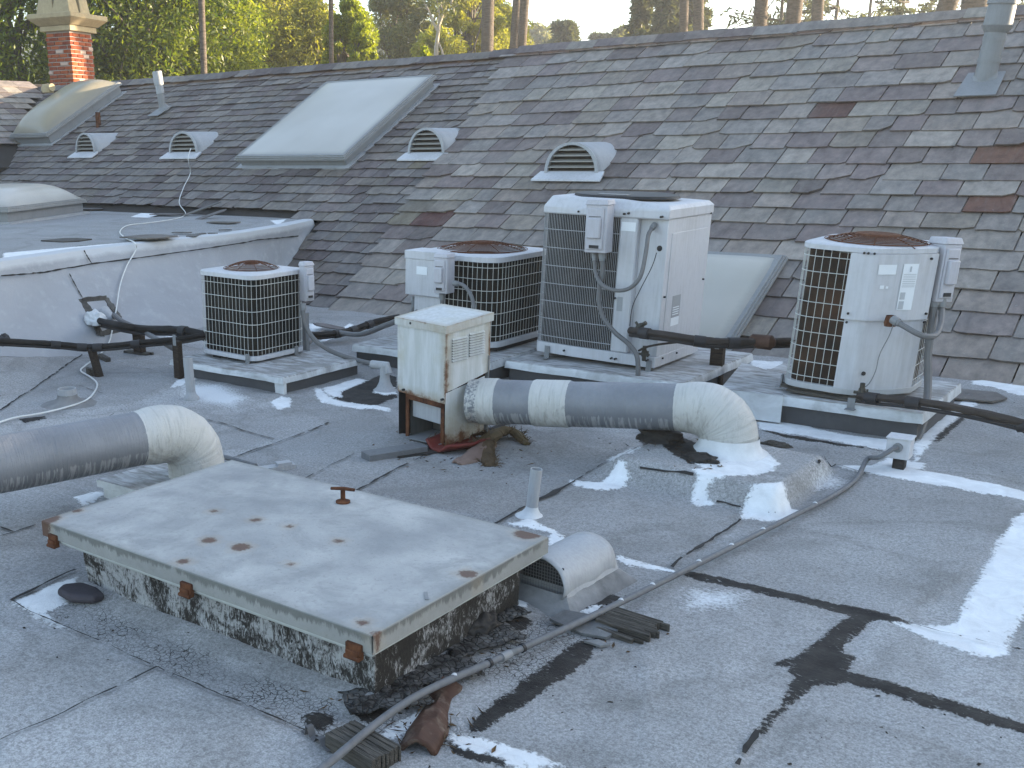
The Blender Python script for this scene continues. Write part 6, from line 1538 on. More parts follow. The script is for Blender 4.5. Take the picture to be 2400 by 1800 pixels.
mb = MB()
for cx_, cy_, sx, sy, n in ((1110, 1065, 90, 28, 70), (1000, 1700, 70, 60, 40), (1120, 1480, 70, 60, 45), (1420, 1500, 60, 20, 20), (760, 1600, 60, 60, 18), (1640, 1090, 40, 15, 14), (1560, 1040, 60, 15, 16), (930, 1050, 40, 14, 14), (420, 1110, 60, 12, 10)):
    for k in range(n):
        p = GR(cx_ + rnd.gauss(0, 1) * sx, cy_ + rnd.gauss(0, 1) * sy, .006)
        if -3.45 < p.x < -1.77 and 2.22 < p.y < 3.3: continue
        a = rnd.uniform(0, 6.3); tw = rnd.random() < .4; l = rnd.uniform(.006, .019) * (1.6 if tw else 1); w_ = .0018 if tw else l * .33
        T = Matrix.Translation(p) @ Matrix.Rotation(a, 4, 'Z') @ Matrix.Rotation(rnd.uniform(-.5, .5), 4, 'X') @ Matrix.Rotation(rnd.uniform(-.2, .2), 4, 'Y')
        mb.add([T @ Vector(v) for v in ((-l, 0, 0), (-l * .2, -w_, .002), (l, 0, .004), (-l * .2, w_, .002), (0, 0, -.002))], [(0, 1, 4), (1, 2, 4), (2, 3, 4), (3, 0, 4)])
def mk_litter():
    t = NT('dry_litter'); r = t.n('NewGeometry').outputs['Random Per Island']; return t.done(t.mix(r, (.03, .02, .013), (.16, .1, .05)), .8)
tag(mb.build('leaf_litter', mk_litter(), smooth=False), kind='stuff')
# ---------------------------------------------------------------- insulated refrigerant lines
def pipe_run(name, label, pts, rs, mat, mat2=None, bands=(), cat='pipe', group='insulated refrigerant pipes', offs=((0, 0),)):
    P = spline(pts, 8); c = P[0].copy(); t = thing(name, label, cat, c, 0, group)
    for k, ((ox, oz), r) in enumerate(zip(offs, rs)):
        mb = MB(); mb.tube([p - c + Vector((ox, 0, oz)) for p in P], r, 9, rfun=lambda i, q, a: 1 + .14 * mn.noise(Vector((i * .35, q * .6, k * 5 + c.x)))); mb.build('insulated_pipe' if k == 0 else 'copper_pipe', mat if k == 0 else (mat2 or mat), t)
    for f in bands:
        i = max(1, min(len(P) - 2, int(f * (len(P) - 1)))); dv = (P[i + 1] - P[i - 1]).normalized(); mb = MB(); mb.tube([P[i] - c - dv * .035 + Vector((0, 0, -.008)), P[i] - c + dv * .035 + Vector((0, 0, -.008))], rs[0] * 1.5, 10); mb.build('tape_wrap', M_TAPE, t)
    return t
l1 = [PX(-30, 797, -6.75), PX(60, 802, -6.70), PX(130, 806, -6.62), PX(200, 812, -6.5), PX(260, 810, -6.35), PX(340, 802, -6.1), PX(420, 795, -5.98), PX(480, 784, -5.85)]
pipe_run('refrigerant_line', 'black insulated pipe on posts running from the left edge to the small condenser', l1, (.021, .010), M_FOAM, M_TAPE, (.3, .42, .5, .68), offs=((0, 0), (0.0, -.028)))
wp = wall_px(218, 753)
l2 = [wp + Vector((.0, .05, 0)), PX(235, 753, wp.x + .12), PX(280, 763, -6.9), PX(330, 770, -6.75), PX(400, 772, -6.4), PX(440, 776, -6.2), PX(485, 785, -6.0)]
pipe_run('refrigerant_line', 'thick black insulated pipe leaving the white wall towards the small condenser', l2, (.030, .012), M_FOAM, M_TAPE, (.8,), offs=((0, 0), (0.02, -.04)))
lump('mastic_collar', 'lumpy white mastic collar where the black pipe leaves the wall', wp + Vector((.03, 0, 0)), .09, (1.0, 1.1), M_WPATCH, 21, 'mastic', 1.0)
lump('tape_knot', 'torn knot of black tape on the pipe at the left edge', l1[1] + Vector((-.12, -.1, .0)), .04, (1.0, 1.3), M_TAPE, 4, 'tape', 1.4)
w2 = wall_px(245, 736)
mb = MB(); mb.rings([[Vector((.0, .07 * math.cos(a), .07 * math.sin(a))) for a in np.linspace(0, 6.283, 13)[:-1]], [Vector((.10, .05 * math.cos(a), -.05 + .05 * math.sin(a))) for a in np.linspace(0, 6.283, 13)[:-1]], [Vector((.14, .028 * math.cos(a), -.02 + .028 * math.sin(a))) for a in np.linspace(0, 6.283, 13)[:-1]]])
tag(mb.build('wall_hood', M_PVC, loc=w2 - Vector((.01, 0, 0))), 'small grey metal hood on the white wall above the black pipe', 'pipe hood')
hose('flexible_conduit', 'grey hose sloping from the wall hood down behind the black pipe to the roof', [w2 + Vector((.12, .0, -.02)), PX(268, 738, w2.x + .2), PX(285, 752, w2.x + .35), PX(320, 768, w2.x + .55), PX(370, 796, -6.35), PX(415, 822, -6.2)], .02, M_FLEX, fit=False)
# posts under the lines
FELT = None
def post(label, base, h, w, lean=(0, 0), d=None, mat=M_POST, clip=True):
    t = thing('support_post', label, 'post', base, math.radians(-8), 'timber posts under the insulated pipes'); t.rotation_euler = (lean[0], lean[1], 0.1)
    mb = MB(); mb.box(-w / 2, w / 2, -(d or w) / 2, (d or w) / 2, 0, h); mb.build('timber', mat, t, bevel=.004)
    if clip: mb = MB(); mb.box(-.014, .014, -(d or w) / 2 - .004, -(d or w) / 2 - .001, h - .03, h + .05); mb.build('clip', M_GALV, t, smooth=False)
    return t
def hfor(b, py):
    for h in np.arange(.05, 1.0, .005):
        if PR(b + Vector((0, 0, h)))[1] < py: return float(h)
    return .3
b = GR(328, 830, -.005); post('stout dark post standing nearest the white wall', b, hfor(b, 772), .09, (0, 0), .06, clip=False)
b = GR(234, 884, -.005); post('black leaning post between the cable and the pipe at the left', b, .24, .045, (0.0, math.radians(-17)), .05, clip=False)
b = GR(420, 886, -.005); post('black post at the left corner of the small condenser\'s curb', b, hfor(b, 800), .055, (0, 0), .05)
b = G(1676, 905, 0.0); post('brown timber post with a metal strap under the pipe by the tall condenser\'s curb', b, hfor(b, 806), .085, (0, 0), .07)
plank('wood_block', 'flat weathered board under the stout dark post', GR(325, 829, .0), .30, .07, .02, .1, splits=2)
plank('wood_block', 'rotten round topped block beside the leaning post', GR(218, 880, .0), .12, .09, .06, -.5, splits=2)
plank('wood_block', 'weathered stick lying behind the leaning post', GR(245, 845, .0), .26, .04, .04, -.35, splits=2)
# lines at the right
r1 = [PY(1478, 775, 6.60), PY(1500, 777, 6.52), PY(1560, 785, 6.5), PY(1640, 797, 6.55), PY(1700, 801, 6.65), PY(1780, 801, 6.8), PY(1850, 800, 7.0)]
pipe_run('refrigerant_line', 'brown black insulated pipe strapped to a post between the two right condensers', r1, (.025, .013), M_FOAMB, M_TAPE, (.22, .5, .72), offs=((0, 0), (0, -.03)))
mb = MB(); p = PY(1785, 801, 6.8); mb.lathe([(.02, -.085), (.045, -.06), (.048, .06), (.02, .085)], n=12, cap0=True, cap1=True, T=Matrix.Translation(p) @ Matrix.Rotation(math.radians(90), 4, 'Y')); tag(mb.build('filter_drier', plain('rusty_brown', (.075, .04, .028), .7, .4, 20), origin=p), 'rusty brown cylinder in the pipe between the two right condensers', 'filter drier')
hose('copper_line', 'thin dark pipe from the tall condenser\'s lower valve up to the insulated pipe', [PY(1497, 822, 6.62), PY(1520, 812, 6.58), PY(1570, 804, 6.55), PY(1640, 798, 6.55)], .008, M_FOAMB, 'thin copper pipes', 'pipe', 6, 6, False)
def valve(label, loc, a):
    t = thing('service_valve', label, 'valve', loc, 0, 'service valves on the condensers'); t.rotation_euler = a; m_ = plain('valve_bronze', (.06, .055, .045), .5, .4, 20)
    mb = MB(); mb.tube([(0, 0, -.05), (0, 0, .05)], .014, 8); mb.lathe([(.02, -.02), (.022, 0), (.018, .02)], n=8, cap0=True, cap1=True); mb.build('valve_body', m_, t)
    mb = MB(); mb.tube([(-.04, -.01, -.005), (.04, -.01, -.005)], .009, 8); mb.tube([(.03, -.01, -.02), (.03, -.01, .02)], .006, 6); mb.build('stem', m_, t)
valve('dark valve block with a tilted stem at the upper pipe of the tall condenser', PY(1500, 765, 6.60), (0, math.radians(55), 0))
valve('dark upright valve at the foot of the tall condenser\'s service panel', PY(1510, 828, 6.65), (0, 0, 0))
valve('dark valve where the pipe meets the leaning condenser\'s white panel', PY(2020, 918, 6.42), (0, 0, 0))
r2 = [PY(2012, 926, 6.42), PY(2060, 932, 6.38), PY(2130, 939, 6.34), PY(2220, 952, 6.34), PY(2300, 968, 6.36), PY(2400, 992, 6.38), PY(2470, 1010, 6.4), Vector((.6, 6.5, .05)), Vector((3.5, 6.8, .06))]
pipe_run('refrigerant_line', 'brown black insulated pipe running from the leaning condenser out at the right edge', r2, (.022, .011), M_FOAMB, M_TAPE, (.1, .28, .68), offs=((0, 0), (0, -.035)))
mb = MB(); p = PY(1995, 945, 6.39); mb.box(-.02, .02, -.004, 0, -.03, .03); mb.box(-.025, .03, -.04, 0, -.034, -.03); tag(mb.build('pipe_bracket', M_GALV, loc=p), 'small metal bracket holding the pipe on the edge of the right curb', 'bracket')
# lines behind the small condenser's curb
b1 = [GR(690, 812, .1), GR(760, 808, .09), GR(820, 798, .09), GR(880, 785, .12), GR(935, 778, .14)]
pipe_run('refrigerant_line', 'black insulated pipe lying on the roof behind the small condenser\'s curb', b1, (.025, .012), M_FOAM, M_TAPE, (.4, .55, .7), offs=((0, 0), (0, -.03)))
hose('flexible_conduit', 'straight grey conduit rising from behind the small curb to the middle condenser', [GR(722, 818, .05), GR(760, 800, .09), PY(840, 784, 6.9), PY(900, 764, 6.7), PY(930, 752, 6.6)], .022, M_FLEX, fit=False)
hose('flexible_conduit', 'long brown grey hose from the narrow electrical box down to the fitting by the cabinet', [PY(710, 715, 5.76), PY(712, 745, 5.74), PY(722, 775, 5.74), PY(745, 803, 5.76), PY(785, 827, 5.84), PY(840, 845, 5.92), PY(883, 854, 5.9)], .017, M_FLEX)
# conduit body on a stub
b = GR(902, 915, 0.0); t = thing('conduit_outlet', 'grey conduit outlet on a white flared stub left of the metal cabinet', 'conduit outlet', b)
h = hfor(b, 858); mb = MB(); mb.lathe([(.10, -.01), (.06, .02), (.04, .06), (.034, .1), (.034, h)], n=14); mb.build('stub', M_PVC, t)
mb = MB(); mb.tube([(-.10, -.02, h), (.02, 0, h), (.03, 0, h - .05)], .03, 10); mb.build('elbow', M_GALVL, t)
# the white cable, over the upper roof, down its wall and across the flat roof
vt = RF(441, 352, .12)
cp = [PY(447, 348, 10.85), PY(441, 372, 10.6), RF(446, 405, .05), RF(430, 440, .05), RF(420, 475, .05), G(435, 500, DZ + .012), G(415, 512, DZ + .012), G(350, 522, DZ + .012), G(300, 528, DZ + .012), G(281, 543, DZ + .012), G(295, 558, DZ + .012), G(316, 569, DZ + .02)]
for px, py in ((312, 585), (290, 625), (275, 670), (267, 720), (258, 765), (250, 800)): q = wall_px(px, py); cp.append(q + Vector((.025, 0, 0)))
cp += [GR(240, 830, .02), GR(225, 845, .02), GR(200, 863, .02), GR(190, 875, .02), GR(213, 890, .02), GR(228, 905, .02), GR(222, 925, .02), GR(200, 946, .02), GR(150, 963, .02), GR(90, 977, .02), GR(40, 985, .02), GR(0, 997, .02), GR(-60, 1020, .02)]
P = spline(cp, 8); t = thing('cable', 'white cable from a roof vent over the upper roof and down its wall', 'cable', P[0]); mb = MB(); mb.tube([p - P[0] for p in P], .0062, 6); mb.build('cord', M_WHITECABLE, t)

# ---------------------------------------------------------------- skylights
def skylight(name, label, O, U, V, N, w, l, h, bulge, mat, fr=.055, nb=28):
    """O corner, U along the width, V up the slope, N out of the roof"""
    c = O + U * (w / 2) + V * (l / 2); t = thing(name, label, 'skylight', c, 0, 'domed skylights on the roofs')
    q = lambda u, v, n: O + U * u + V * v + N * n - c
    def ringbox(mb, e0, e1, z0, z1):
        a = [(e0, e0), (w - e0, e0), (w - e0, l - e0), (e0, l - e0)]; b = [(e1, e1), (w - e1, e1), (w - e1, l - e1), (e1, l - e1)]
        rs = [[q(*p, z0) for p in a], [q(*p, z1) for p in a], [q(*p, z1) for p in b], [q(*p, z0) for p in b]]
        mb.rings(rs + [rs[0]], True, False)
    mb = MB(); ringbox(mb, .05, .09, -.05, h - .035); mb.build('skylight_curb', M_GALV, t, smooth=False)
    mb = MB(); ringbox(mb, -.015, .05, -.03, -.012 + .04); mb.build('flashing', M_GALVL, t, smooth=False)
    mb = MB(); ringbox(mb, .0, fr, h - .05, h - .022); ringbox(mb, .012, fr, h - .0215, h); ringbox(mb, .03, fr + .012, h + .0005, h + .014); mb.build('frame', M_ALU, t, bevel=.003, segs=1)
    mb = MB(); vs = []; e = fr * .7
    for j in range(nb + 1):
        for i in range(nb + 1):
            u, v = i / nb, j / nb; k = (1 - (2 * u - 1) ** 4) * (1 - (2 * v - 1) ** 4)
            vs.append(q(e + (w - 2 * e) * u, e + (l - 2 * e) * v, h + .008 + bulge * max(0, k) ** .75))
    mb.add(vs, [(j * (nb + 1) + i, j * (nb + 1) + i + 1, (j + 1) * (nb + 1) + i + 1, (j + 1) * (nb + 1) + i) for j in range(nb) for i in range(nb)])
    o = mb.build('dome', mat, t)
    ed = np.array([min(i, nb - i) / nb * (w - 2 * e) for j in range(nb + 1) for i in range(nb + 1)]); ed2 = np.array([min(j, nb - j) / nb * (l - 2 * e) for j in range(nb + 1) for i in range(nb + 1)])
    a = o.data.attributes.new('edge', 'FLOAT', 'POINT'); a.data.foreach_set('value', np.minimum(ed, ed2).astype(np.float32)); return t
N = Vector(RN); V = Vector((0, math.cos(PITCH), math.sin(PITCH))); U = Vector((1, 0, 0))
x0, s0 = -11.17, 2.84; skylight('skylight', 'large pale flat skylight in the middle of the left slates', SL(x0, s0), U, V, N, 2.03, 2.30, .17, .03, M_ACRYL, .065)
x0, s0 = -17.66, 3.62; skylight('skylight', 'tan bulging skylight near the brick chimney', SL(x0, s0), U, V, N, 1.15, 1.98, .22, .26, M_ACRYLT, .06)
x0, s0 = -4.02, -.20; skylight('skylight', 'cream weathered skylight half hidden behind the tall condenser', SL(x0, s0), U, V, N, 1.0, 1.40, .13, .03, mk_dome('cream_acrylic', (.37, .345, .295), (.44, .41, .355)), .07)
ca = G(204, 466, DZ + .2); cb = G(-30, 494, DZ + .2)
vv = (cb - ca); vv.z = 0; vv.normalize(); uu = Vector((vv.y, -vv.x, 0)); uu = -uu if uu.x > 0 else uu
skylight('skylight', 'white domed skylight on the upper flat roof at the left edge', Vector((ca.x, ca.y, DZ)), vv, uu, Vector((0, 0, 1)), 2.2, 1.3, .20, .24, M_ACRYL, .06)

# ---------------------------------------------------------------- half-round louvred vents in the slates
def dormer(label, lpx, rpx, tpy, off=.03):
    a = RF(*lpx, off); b = RF(*rpx, off); m_ = (a + b) / 2; r = (b - a).length / 2 * .97
    h = hfor(Vector((m_.x, m_.y, m_.z)), tpy) if True else .3
    t = thing('roof_vent', label, 'roof vent', m_, 0, 'half round louvred vents in the slates')
    n = 20; L = (h / math.tan(PITCH)) + .12; mb = MB(); rows_ = []
    for j in range(7):
        f = j / 6; y = L * f; rows_.append([Vector((r * (1 + .30 * f) * math.cos(math.pi * i / n), y, -.06 * (1 - f) * 0 - .03 + (h + .03) * math.sin(math.pi * i / n) ** .9 * (1 + .0 * f) + (f * L * math.tan(PITCH) * .0))) for i in range(n + 1)])
    vs = [v for q in rows_ for v in q]; k = n + 1
    mb.add(vs, [(j * k + i, (j + 1) * k + i, (j + 1) * k + i + 1, j * k + i + 1) for j in range(6) for i in range(n)])
    o = mb.build('hood', M_GALVL, t); s = o.modifiers.new('thick', 'SOLIDIFY'); s.thickness = .006
    mb = MB(); ins = [(r * .9 * math.cos(math.pi * i / n), (h - .025) * math.sin(math.pi * i / n) ** .9) for i in range(n + 1)]; out = [(r * 1.01 * math.cos(math.pi * i / n), h * math.sin(math.pi * i / n) ** .9 + .004) for i in range(n + 1)]
    A = [Vector((p[0], -.012, p[1])) for p in out]; B = [Vector((p[0], -.012, p[1])) for p in ins]; C_ = [Vector((p[0], .03, p[1])) for p in ins]
    mb.rings([A, B, C_], closed=False); A2 = [Vector((p[0], .01, p[1])) for p in out]; mb.rings([A2, A], closed=False); mb.build('rim', M_GALVL, t)
    mb = MB(); mb.add([Vector((p[0] * 1.02, .07, p[1])) for p in ins], [tuple(range(n + 1))]); mb.build('dark_opening', M_UNDER, t, smooth=False)
    nbl = 5
    for i in range(nbl):
        z = (h - .03) * (i + .1) / nbl; zz = z + .5 * (h - .03) / nbl; hw = r * .92 * math.sqrt(max(.03, 1 - (min(zz, h * .97) / h) ** 2.0))
        mb = MB(); dz_ = (h - .03) / nbl * .42; mb.hexa([(-hw, -.004, z), (hw, -.004, z), (hw, .055, z + dz_), (-hw, .055, z + dz_)], [(-hw, -.004, z + .010), (hw, -.004, z + .010), (hw, .055, z + dz_ + .004), (-hw, .055, z + dz_ + .004)]); mb.build('louvre_blade', M_VENTBLADE, t, smooth=False)
    mb = MB(); s0_ = Vector((0, -math.cos(PITCH), -math.sin(PITCH))); mb.hexa([Vector((-r * 1.2, .02, .0)), Vector((-r * 1.3, 0, 0)) + s0_ * .15, Vector((r * 1.3, 0, 0)) + s0_ * .15, Vector((r * 1.2, .02, 0))][::-1], [Vector((-r * 1.2, .02, .03)), Vector((-r * 1.3, 0, .018)) + s0_ * .15, Vector((r * 1.3, 0, .018)) + s0_ * .15, Vector((r * 1.2, .02, .03))][::-1]); mb.build('apron', M_ACWHITE, t, smooth=False)
    return t
dormer('half round louvred vent nearest the tan skylight', (176, 362), (226, 358), 312)
dormer('half round louvred vent with the white cable coming out of it', (396, 362), (465, 360), 309)
dormer('half round louvred vent between the flat skylight and the thicker slates', (952, 367), (1046, 358), 300)
dormer('largest half round louvred vent above the tall condenser', (1273, 410), (1405, 406), 334, .085)

# ---------------------------------------------------------------- pipes through the slates
def roof_pipe(label, base, top, r, mat, cap=None, flash=True, name='roof_pipe'):
    b = RF(*base, 0); D = math.hypot(b.x, b.y); tp_ = AT(*top, D); c = b; t = thing(name, label, 'roof pipe', c, 0, 'pipes rising through the slates')
    dv = (tp_ - b); mb = MB(); mb.tube([-dv.normalized() * .15, dv], r, 14); mb.build('pipe', mat, t)
    if flash:
        mb = MB(); n = 16; rr = []
        for f, q in ((.30, 1.03), (.18, 1.15), (.08, 1.6), (0, 2.2)):
            rr.append([dv * f * .5 + Vector((math.cos(2 * math.pi * k / n) * r * q, math.sin(2 * math.pi * k / n) * r * q * math.cos(PITCH), math.sin(2 * math.pi * k / n) * r * q * math.sin(PITCH) + .035 * (1 if f == 0 else 1))) for k in range(n)])
        mb.rings(rr, True, False); sd_ = Vector((0, -math.cos(PITCH), -math.sin(PITCH))); nn = Vector(RN)
        k_ = .6 if r < .08 else .8; e_ = .035 if r > .08 else 0; mb.hexa([(sd_ * .42 + U * -.22) * k_ + nn * (.05 + e_), (sd_ * .42 + U * .22) * k_ + nn * (.05 + e_), (-sd_ * .2 + U * .2) * k_ + nn * (.03 + e_), (-sd_ * .2 - U * .2) * k_ + nn * (.03 + e_)], [(sd_ * .42 + U * -.22) * k_ + nn * (.06 + e_), (sd_ * .42 + U * .22) * k_ + nn * (.06 + e_), (-sd_ * .2 + U * .2) * k_ + nn * (.05 + e_), (-sd_ * .2 - U * .2) * k_ + nn * (.05 + e_)]); mb.build('flashing', M_GALV, t)
    if cap: cap(t, dv, r)
    return t
def cap1(t, dv, r):
    u = dv.normalized(); mb = MB(); mb.tube([dv - u * .20, dv - u * .0, dv + u * .02], [r * 1.3, r * 1.32, r * 1.25], 14); mb.tube([dv - u * .34, dv - u * .2], r * 1.12, 14); mb.build('cap', M_PVC, t)
roof_pipe('grey vent pipe with a white cap on the left slates', (383, 262), (368, 170), .062, M_GALV, cap1)
roof_pipe('short rusty pipe just above a half round vent at the left', (231, 298), (229, 263), .045, M_RUST, None, False)
def cap2(t, dv, r):
    u = dv.normalized(); mb = MB(); mb.tube([dv - u * .22, dv - u * .16, dv - u * .16, dv + u * .05], [r * 1.05, r * 1.45, r * 1.3, r * 1.25], 18); mb.tube([dv + u * .03, dv + u * .16], r * 1.4, 18); mb.build('cap', M_GALV, t); mb = MB(); f = dv * .35; mb.tube([f - u * .02, f + u * .02], r * 1.06, 18); mb.build('joint', M_GALV, t); mb = MB(); f = dv * .62; mb.tube([f - u * .02, f + u * .02], r * 1.04, 18); mb.build('joint', M_GALV, t)
roof_pipe('tall thick grey flue pipe at the upper right corner', (2303, 206), (2348, 18), .095, M_GALV, cap2)

# ---------------------------------------------------------------- brick chimney
cb_ = AT(174, 208, 24.5); ch = thing('chimney', 'brick chimney with a cream cast stone cap behind the ridge', 'chimney', (cb_.x, cb_.y, cb_.z - .6), math.radians(16))
def chimney():
    W, D = .64, .78; H_ = 0.0
    z1 = AT(174, 74, 24.5).z - (cb_.z - .6)
    rowh = .0825; bl, bw, bh = .205, .10, .064; n = int(z1 / rowh); mesh = {}
    def brick(x, y, z, rz, l):
        key = round(l, 3)
        if key not in mesh:
            mb = MB(); mb.box(-l / 2, l / 2, -bw / 2, bw / 2, 0, bh); o = mb.build('brick', M_BRICK, ch, bevel=.006, segs=1); mesh[key] = o
            o.location = (x, y, z); o.rotation_euler = (0, 0, rz); return
        o = mesh[key].copy(); COL.objects.link(o); o.parent = ch; o.location = (x, y, z); o.rotation_euler = (rnd.uniform(-.02, .02), 0, rz)
    mb = MB(); mb.box(0.018 - W, -.018, .018, D - .018, -.3, z1 + .02); mb.build('mortar_core', M_MORTAR, ch, smooth=False)
    for k in range(n + 1):
        z = k * rowh; j = (k % 2)
        for face in range(2):
            L_ = W if face == 0 else D; x = -.004 if j == face else .11
            while x < L_ - .02:
                l = min(bl, L_ - x); 
                if l > .05:
                    pr_ = rnd.uniform(-.006, .008)
                    if face == 0: brick(-x - l / 2, bw / 2 - pr_, z, 0, l - .012)
                    else: brick(-bw / 2 + pr_, x + l / 2 + (.0 if j else 0), z, math.pi / 2, l - .012)
                x += bl + .003
    # cap mouldings
    def slab(o, z, h, o2=None, name='cap_moulding'):
        o2 = o if o2 is None else o2; mb = MB(); mb.hexa([(-W - o, -o, z), (o, -o, z), (o, D + o, z), (-W - o, D + o, z)], [(-W - o2, -o2, z + h), (o2, -o2, z + h), (o2, D + o2, z + h), (-W - o2, D + o2, z + h)]); mb.build(name, M_CAST, ch, bevel=.012)
    slab(.07, z1 + .02, .11); slab(.09, z1 + .131, .13, .24); slab(.25, z1 + .262, .10)
    zt = z1 + .363
    for (x, y) in ((-.14, .12), (-.14, .50), (-.55, .12), (-.55, .50)):
        mb = MB(); s, s2 = .24, .11; ht = .60
        mb.hexa([(x - s, y - s * .7, zt), (x + s * .9, y - s * .7, zt), (x + s * .9, y + s * .7, zt), (x - s, y + s * .7, zt)], [(x - s2, y - s2, zt + ht), (x + s2, y - s2, zt + ht), (x + s2, y + s2, zt + ht), (x - s2, y + s2, zt + ht)]); mb.build('chimney_pot', M_CAST, ch, bevel=.01)
chimney()
p = AT(112, 204, 21.5); mb = MB(); mb.lathe([(.0, .16), (.09, .15), (.12, .09), (.1, .0)], n=12); mb.tube([(-.12, 0, .06), (.14, 0, .09)], .07, 10); tag(mb.build('ridge_finial', M_CAST, loc=p - Vector((0, 0, .1))), 'small white cap stone on the ridge left of the chimney', 'cap stone')
lump('debris_clump', 'dark clump of broken slates and leaves in the valley at the far left', RF(28, 285, .1), .14, (1.0, 1.2), plain('clump', (.05, .04, .033), .9, .5, 12, .03), 2, 'debris', .8)
# ================================================================ ground beyond, hills, trees
GZ = -6.0
mb = MB(); n = 40
vs = []; 
for j in range(n + 1):
    for i in range(n + 1):
        fx = (i / n * 2 - 1); fy = (j / n * 2 - 1); x = math.copysign(abs(fx) ** 2.2, fx) * 470; y = math.copysign(abs(fy) ** 2.2, fy) * 470 
        y = max(y, -295.0)
        vs.append((x, y, GZ + (0.0 if math.hypot(x, y) < 60 else 1.5 * mn.noise(Vector((x / 90, y / 90, 0))))))
mb.add(vs, [(j * (n + 1) + i, j * (n + 1) + i + 1, (j + 1) * (n + 1) + i + 1, (j + 1) * (n + 1) + i) for j in range(n) for i in range(n)])
o = mb.build('ground', M_GROUND); tag(o, kind='structure')
# the building's outer walls down to the ground
mb = MB(); mb.box(-24, 14, -6, -5.7, GZ, -.31); mb.box(-24, -23.7, -5.69, 19, GZ, -.31); mb.box(13.7, 14, -5.69, 19, GZ, -.31); mb.box(-23.69, 13.69, 18.7, 19, GZ, -.9)
tag(mb.build('building_wall', M_WALL, smooth=False), kind='structure')
def hill(D, prof, depth, seed, mat):
    """ridge line given as plate points, at distance D"""
    mb = MB(); P = []; m_ = 60; xs = np.linspace(prof[0][0], prof[-1][0], m_)
    rows_ = []
    for k, dd in enumerate((-.35, -.2, -.08, 0, .1, .3)):
        row = []
        for x in xs:
            y = float(np.interp(x, [p[0] for p in prof], [p[1] for p in prof])); q = AT(x, y, D); hgt = (q.z - GZ) * (1, .75, .45, .0, .3, 1)[k]
            d2 = D * (1 + dd); q2 = AT(x, y, d2); z = q.z - hgt + mn.noise(Vector((x / 55, k * 2, seed))) * D * .006; row.append(Vector((q2.x, q2.y, max(GZ - 3, z))))
        rows_.append(row)
    mb.rings(rows_, closed=False); o = mb.build('hills', mat); return tag(o, kind='structure')
hill(330, [(-1500, 150), (-200, 90), (500, 40), (800, 46), (1000, 52), (1130, 78), (1260, 96), (1420, 112), (1800, 140), (3000, 160)], 1, 7, M_HILL)
hill(180, [(-1500, 240), (200, 160), (700, 110), (1000, 104), (1180, 112), (1330, 122), (1500, 120), (1900, 110), (3500, 160)], 1, 2, M_HILL)

def leaves_mesh(name, clumps, per, size, mat, rs, elong=1.6, droop=0.0, squash=1.0):
    """clumps: list of (centre, radius); small leaf faces scattered in each"""
    C_ = np.repeat(np.array([c for c, r in clumps]), per, 0); R_ = np.repeat(np.array([r for c, r in clumps]), per)
    n = len(C_); d = rs.normal(size=(n, 3)); d /= np.linalg.norm(d, axis=1)[:, None]
    rad = R_ * np.cbrt(rs.uniform(.05, 1, n)); P = C_ + d * rad[:, None] * np.array([1, 1, squash])
    a = rs.normal(size=(n, 3)) + d * 0.6; a[:, 2] -= droop; a /= np.linalg.norm(a, axis=1)[:, None]
    b = np.cross(a, rs.normal(size=(n, 3))); b /= np.linalg.norm(b, axis=1)[:, None]
    s = size * rs.uniform(.6, 1.35, n); l = (s * elong)[:, None]; w = (s * .5)[:, None]
    v = np.stack([P - a * l, P + b * w, P + a * l, P - b * w], 1).reshape(-1, 3).astype(np.float32)
    me = bpy.data.meshes.new(name); me.vertices.add(n * 4); me.vertices.foreach_set('co', v.ravel()); me.loops.add(n * 4); me.loops.foreach_set('vertex_index', np.arange(n * 4, dtype=np.int32))
    me.polygons.add(n); me.polygons.foreach_set('loop_start', np.arange(n, dtype=np.int32) * 4); me.update(calc_edges=True); me.materials.append(mat)
    return me
def link(me, name, parent, loc=(0, 0, 0), kind=None):
    o = bpy.data.objects.new(name, me); COL.objects.link(o); o.parent = parent; o.location = loc
    if kind: o['kind'] = kind
    return o
def limb(mb, a, b, r0, r1, rs, n=6, bend=.1, sides=6):
    a = Vector(a); b = Vector(b); L = (b - a).length; o_ = Vector(rs.normal(size=3)) * L * bend
    pts = [a.lerp(b, t) + o_ * math.sin(math.pi * t) for t in np.linspace(0, 1, n)]; mb.tube(pts, [r0 + (r1 - r0) * t for t in np.linspace(0, 1, n)], sides); return pts
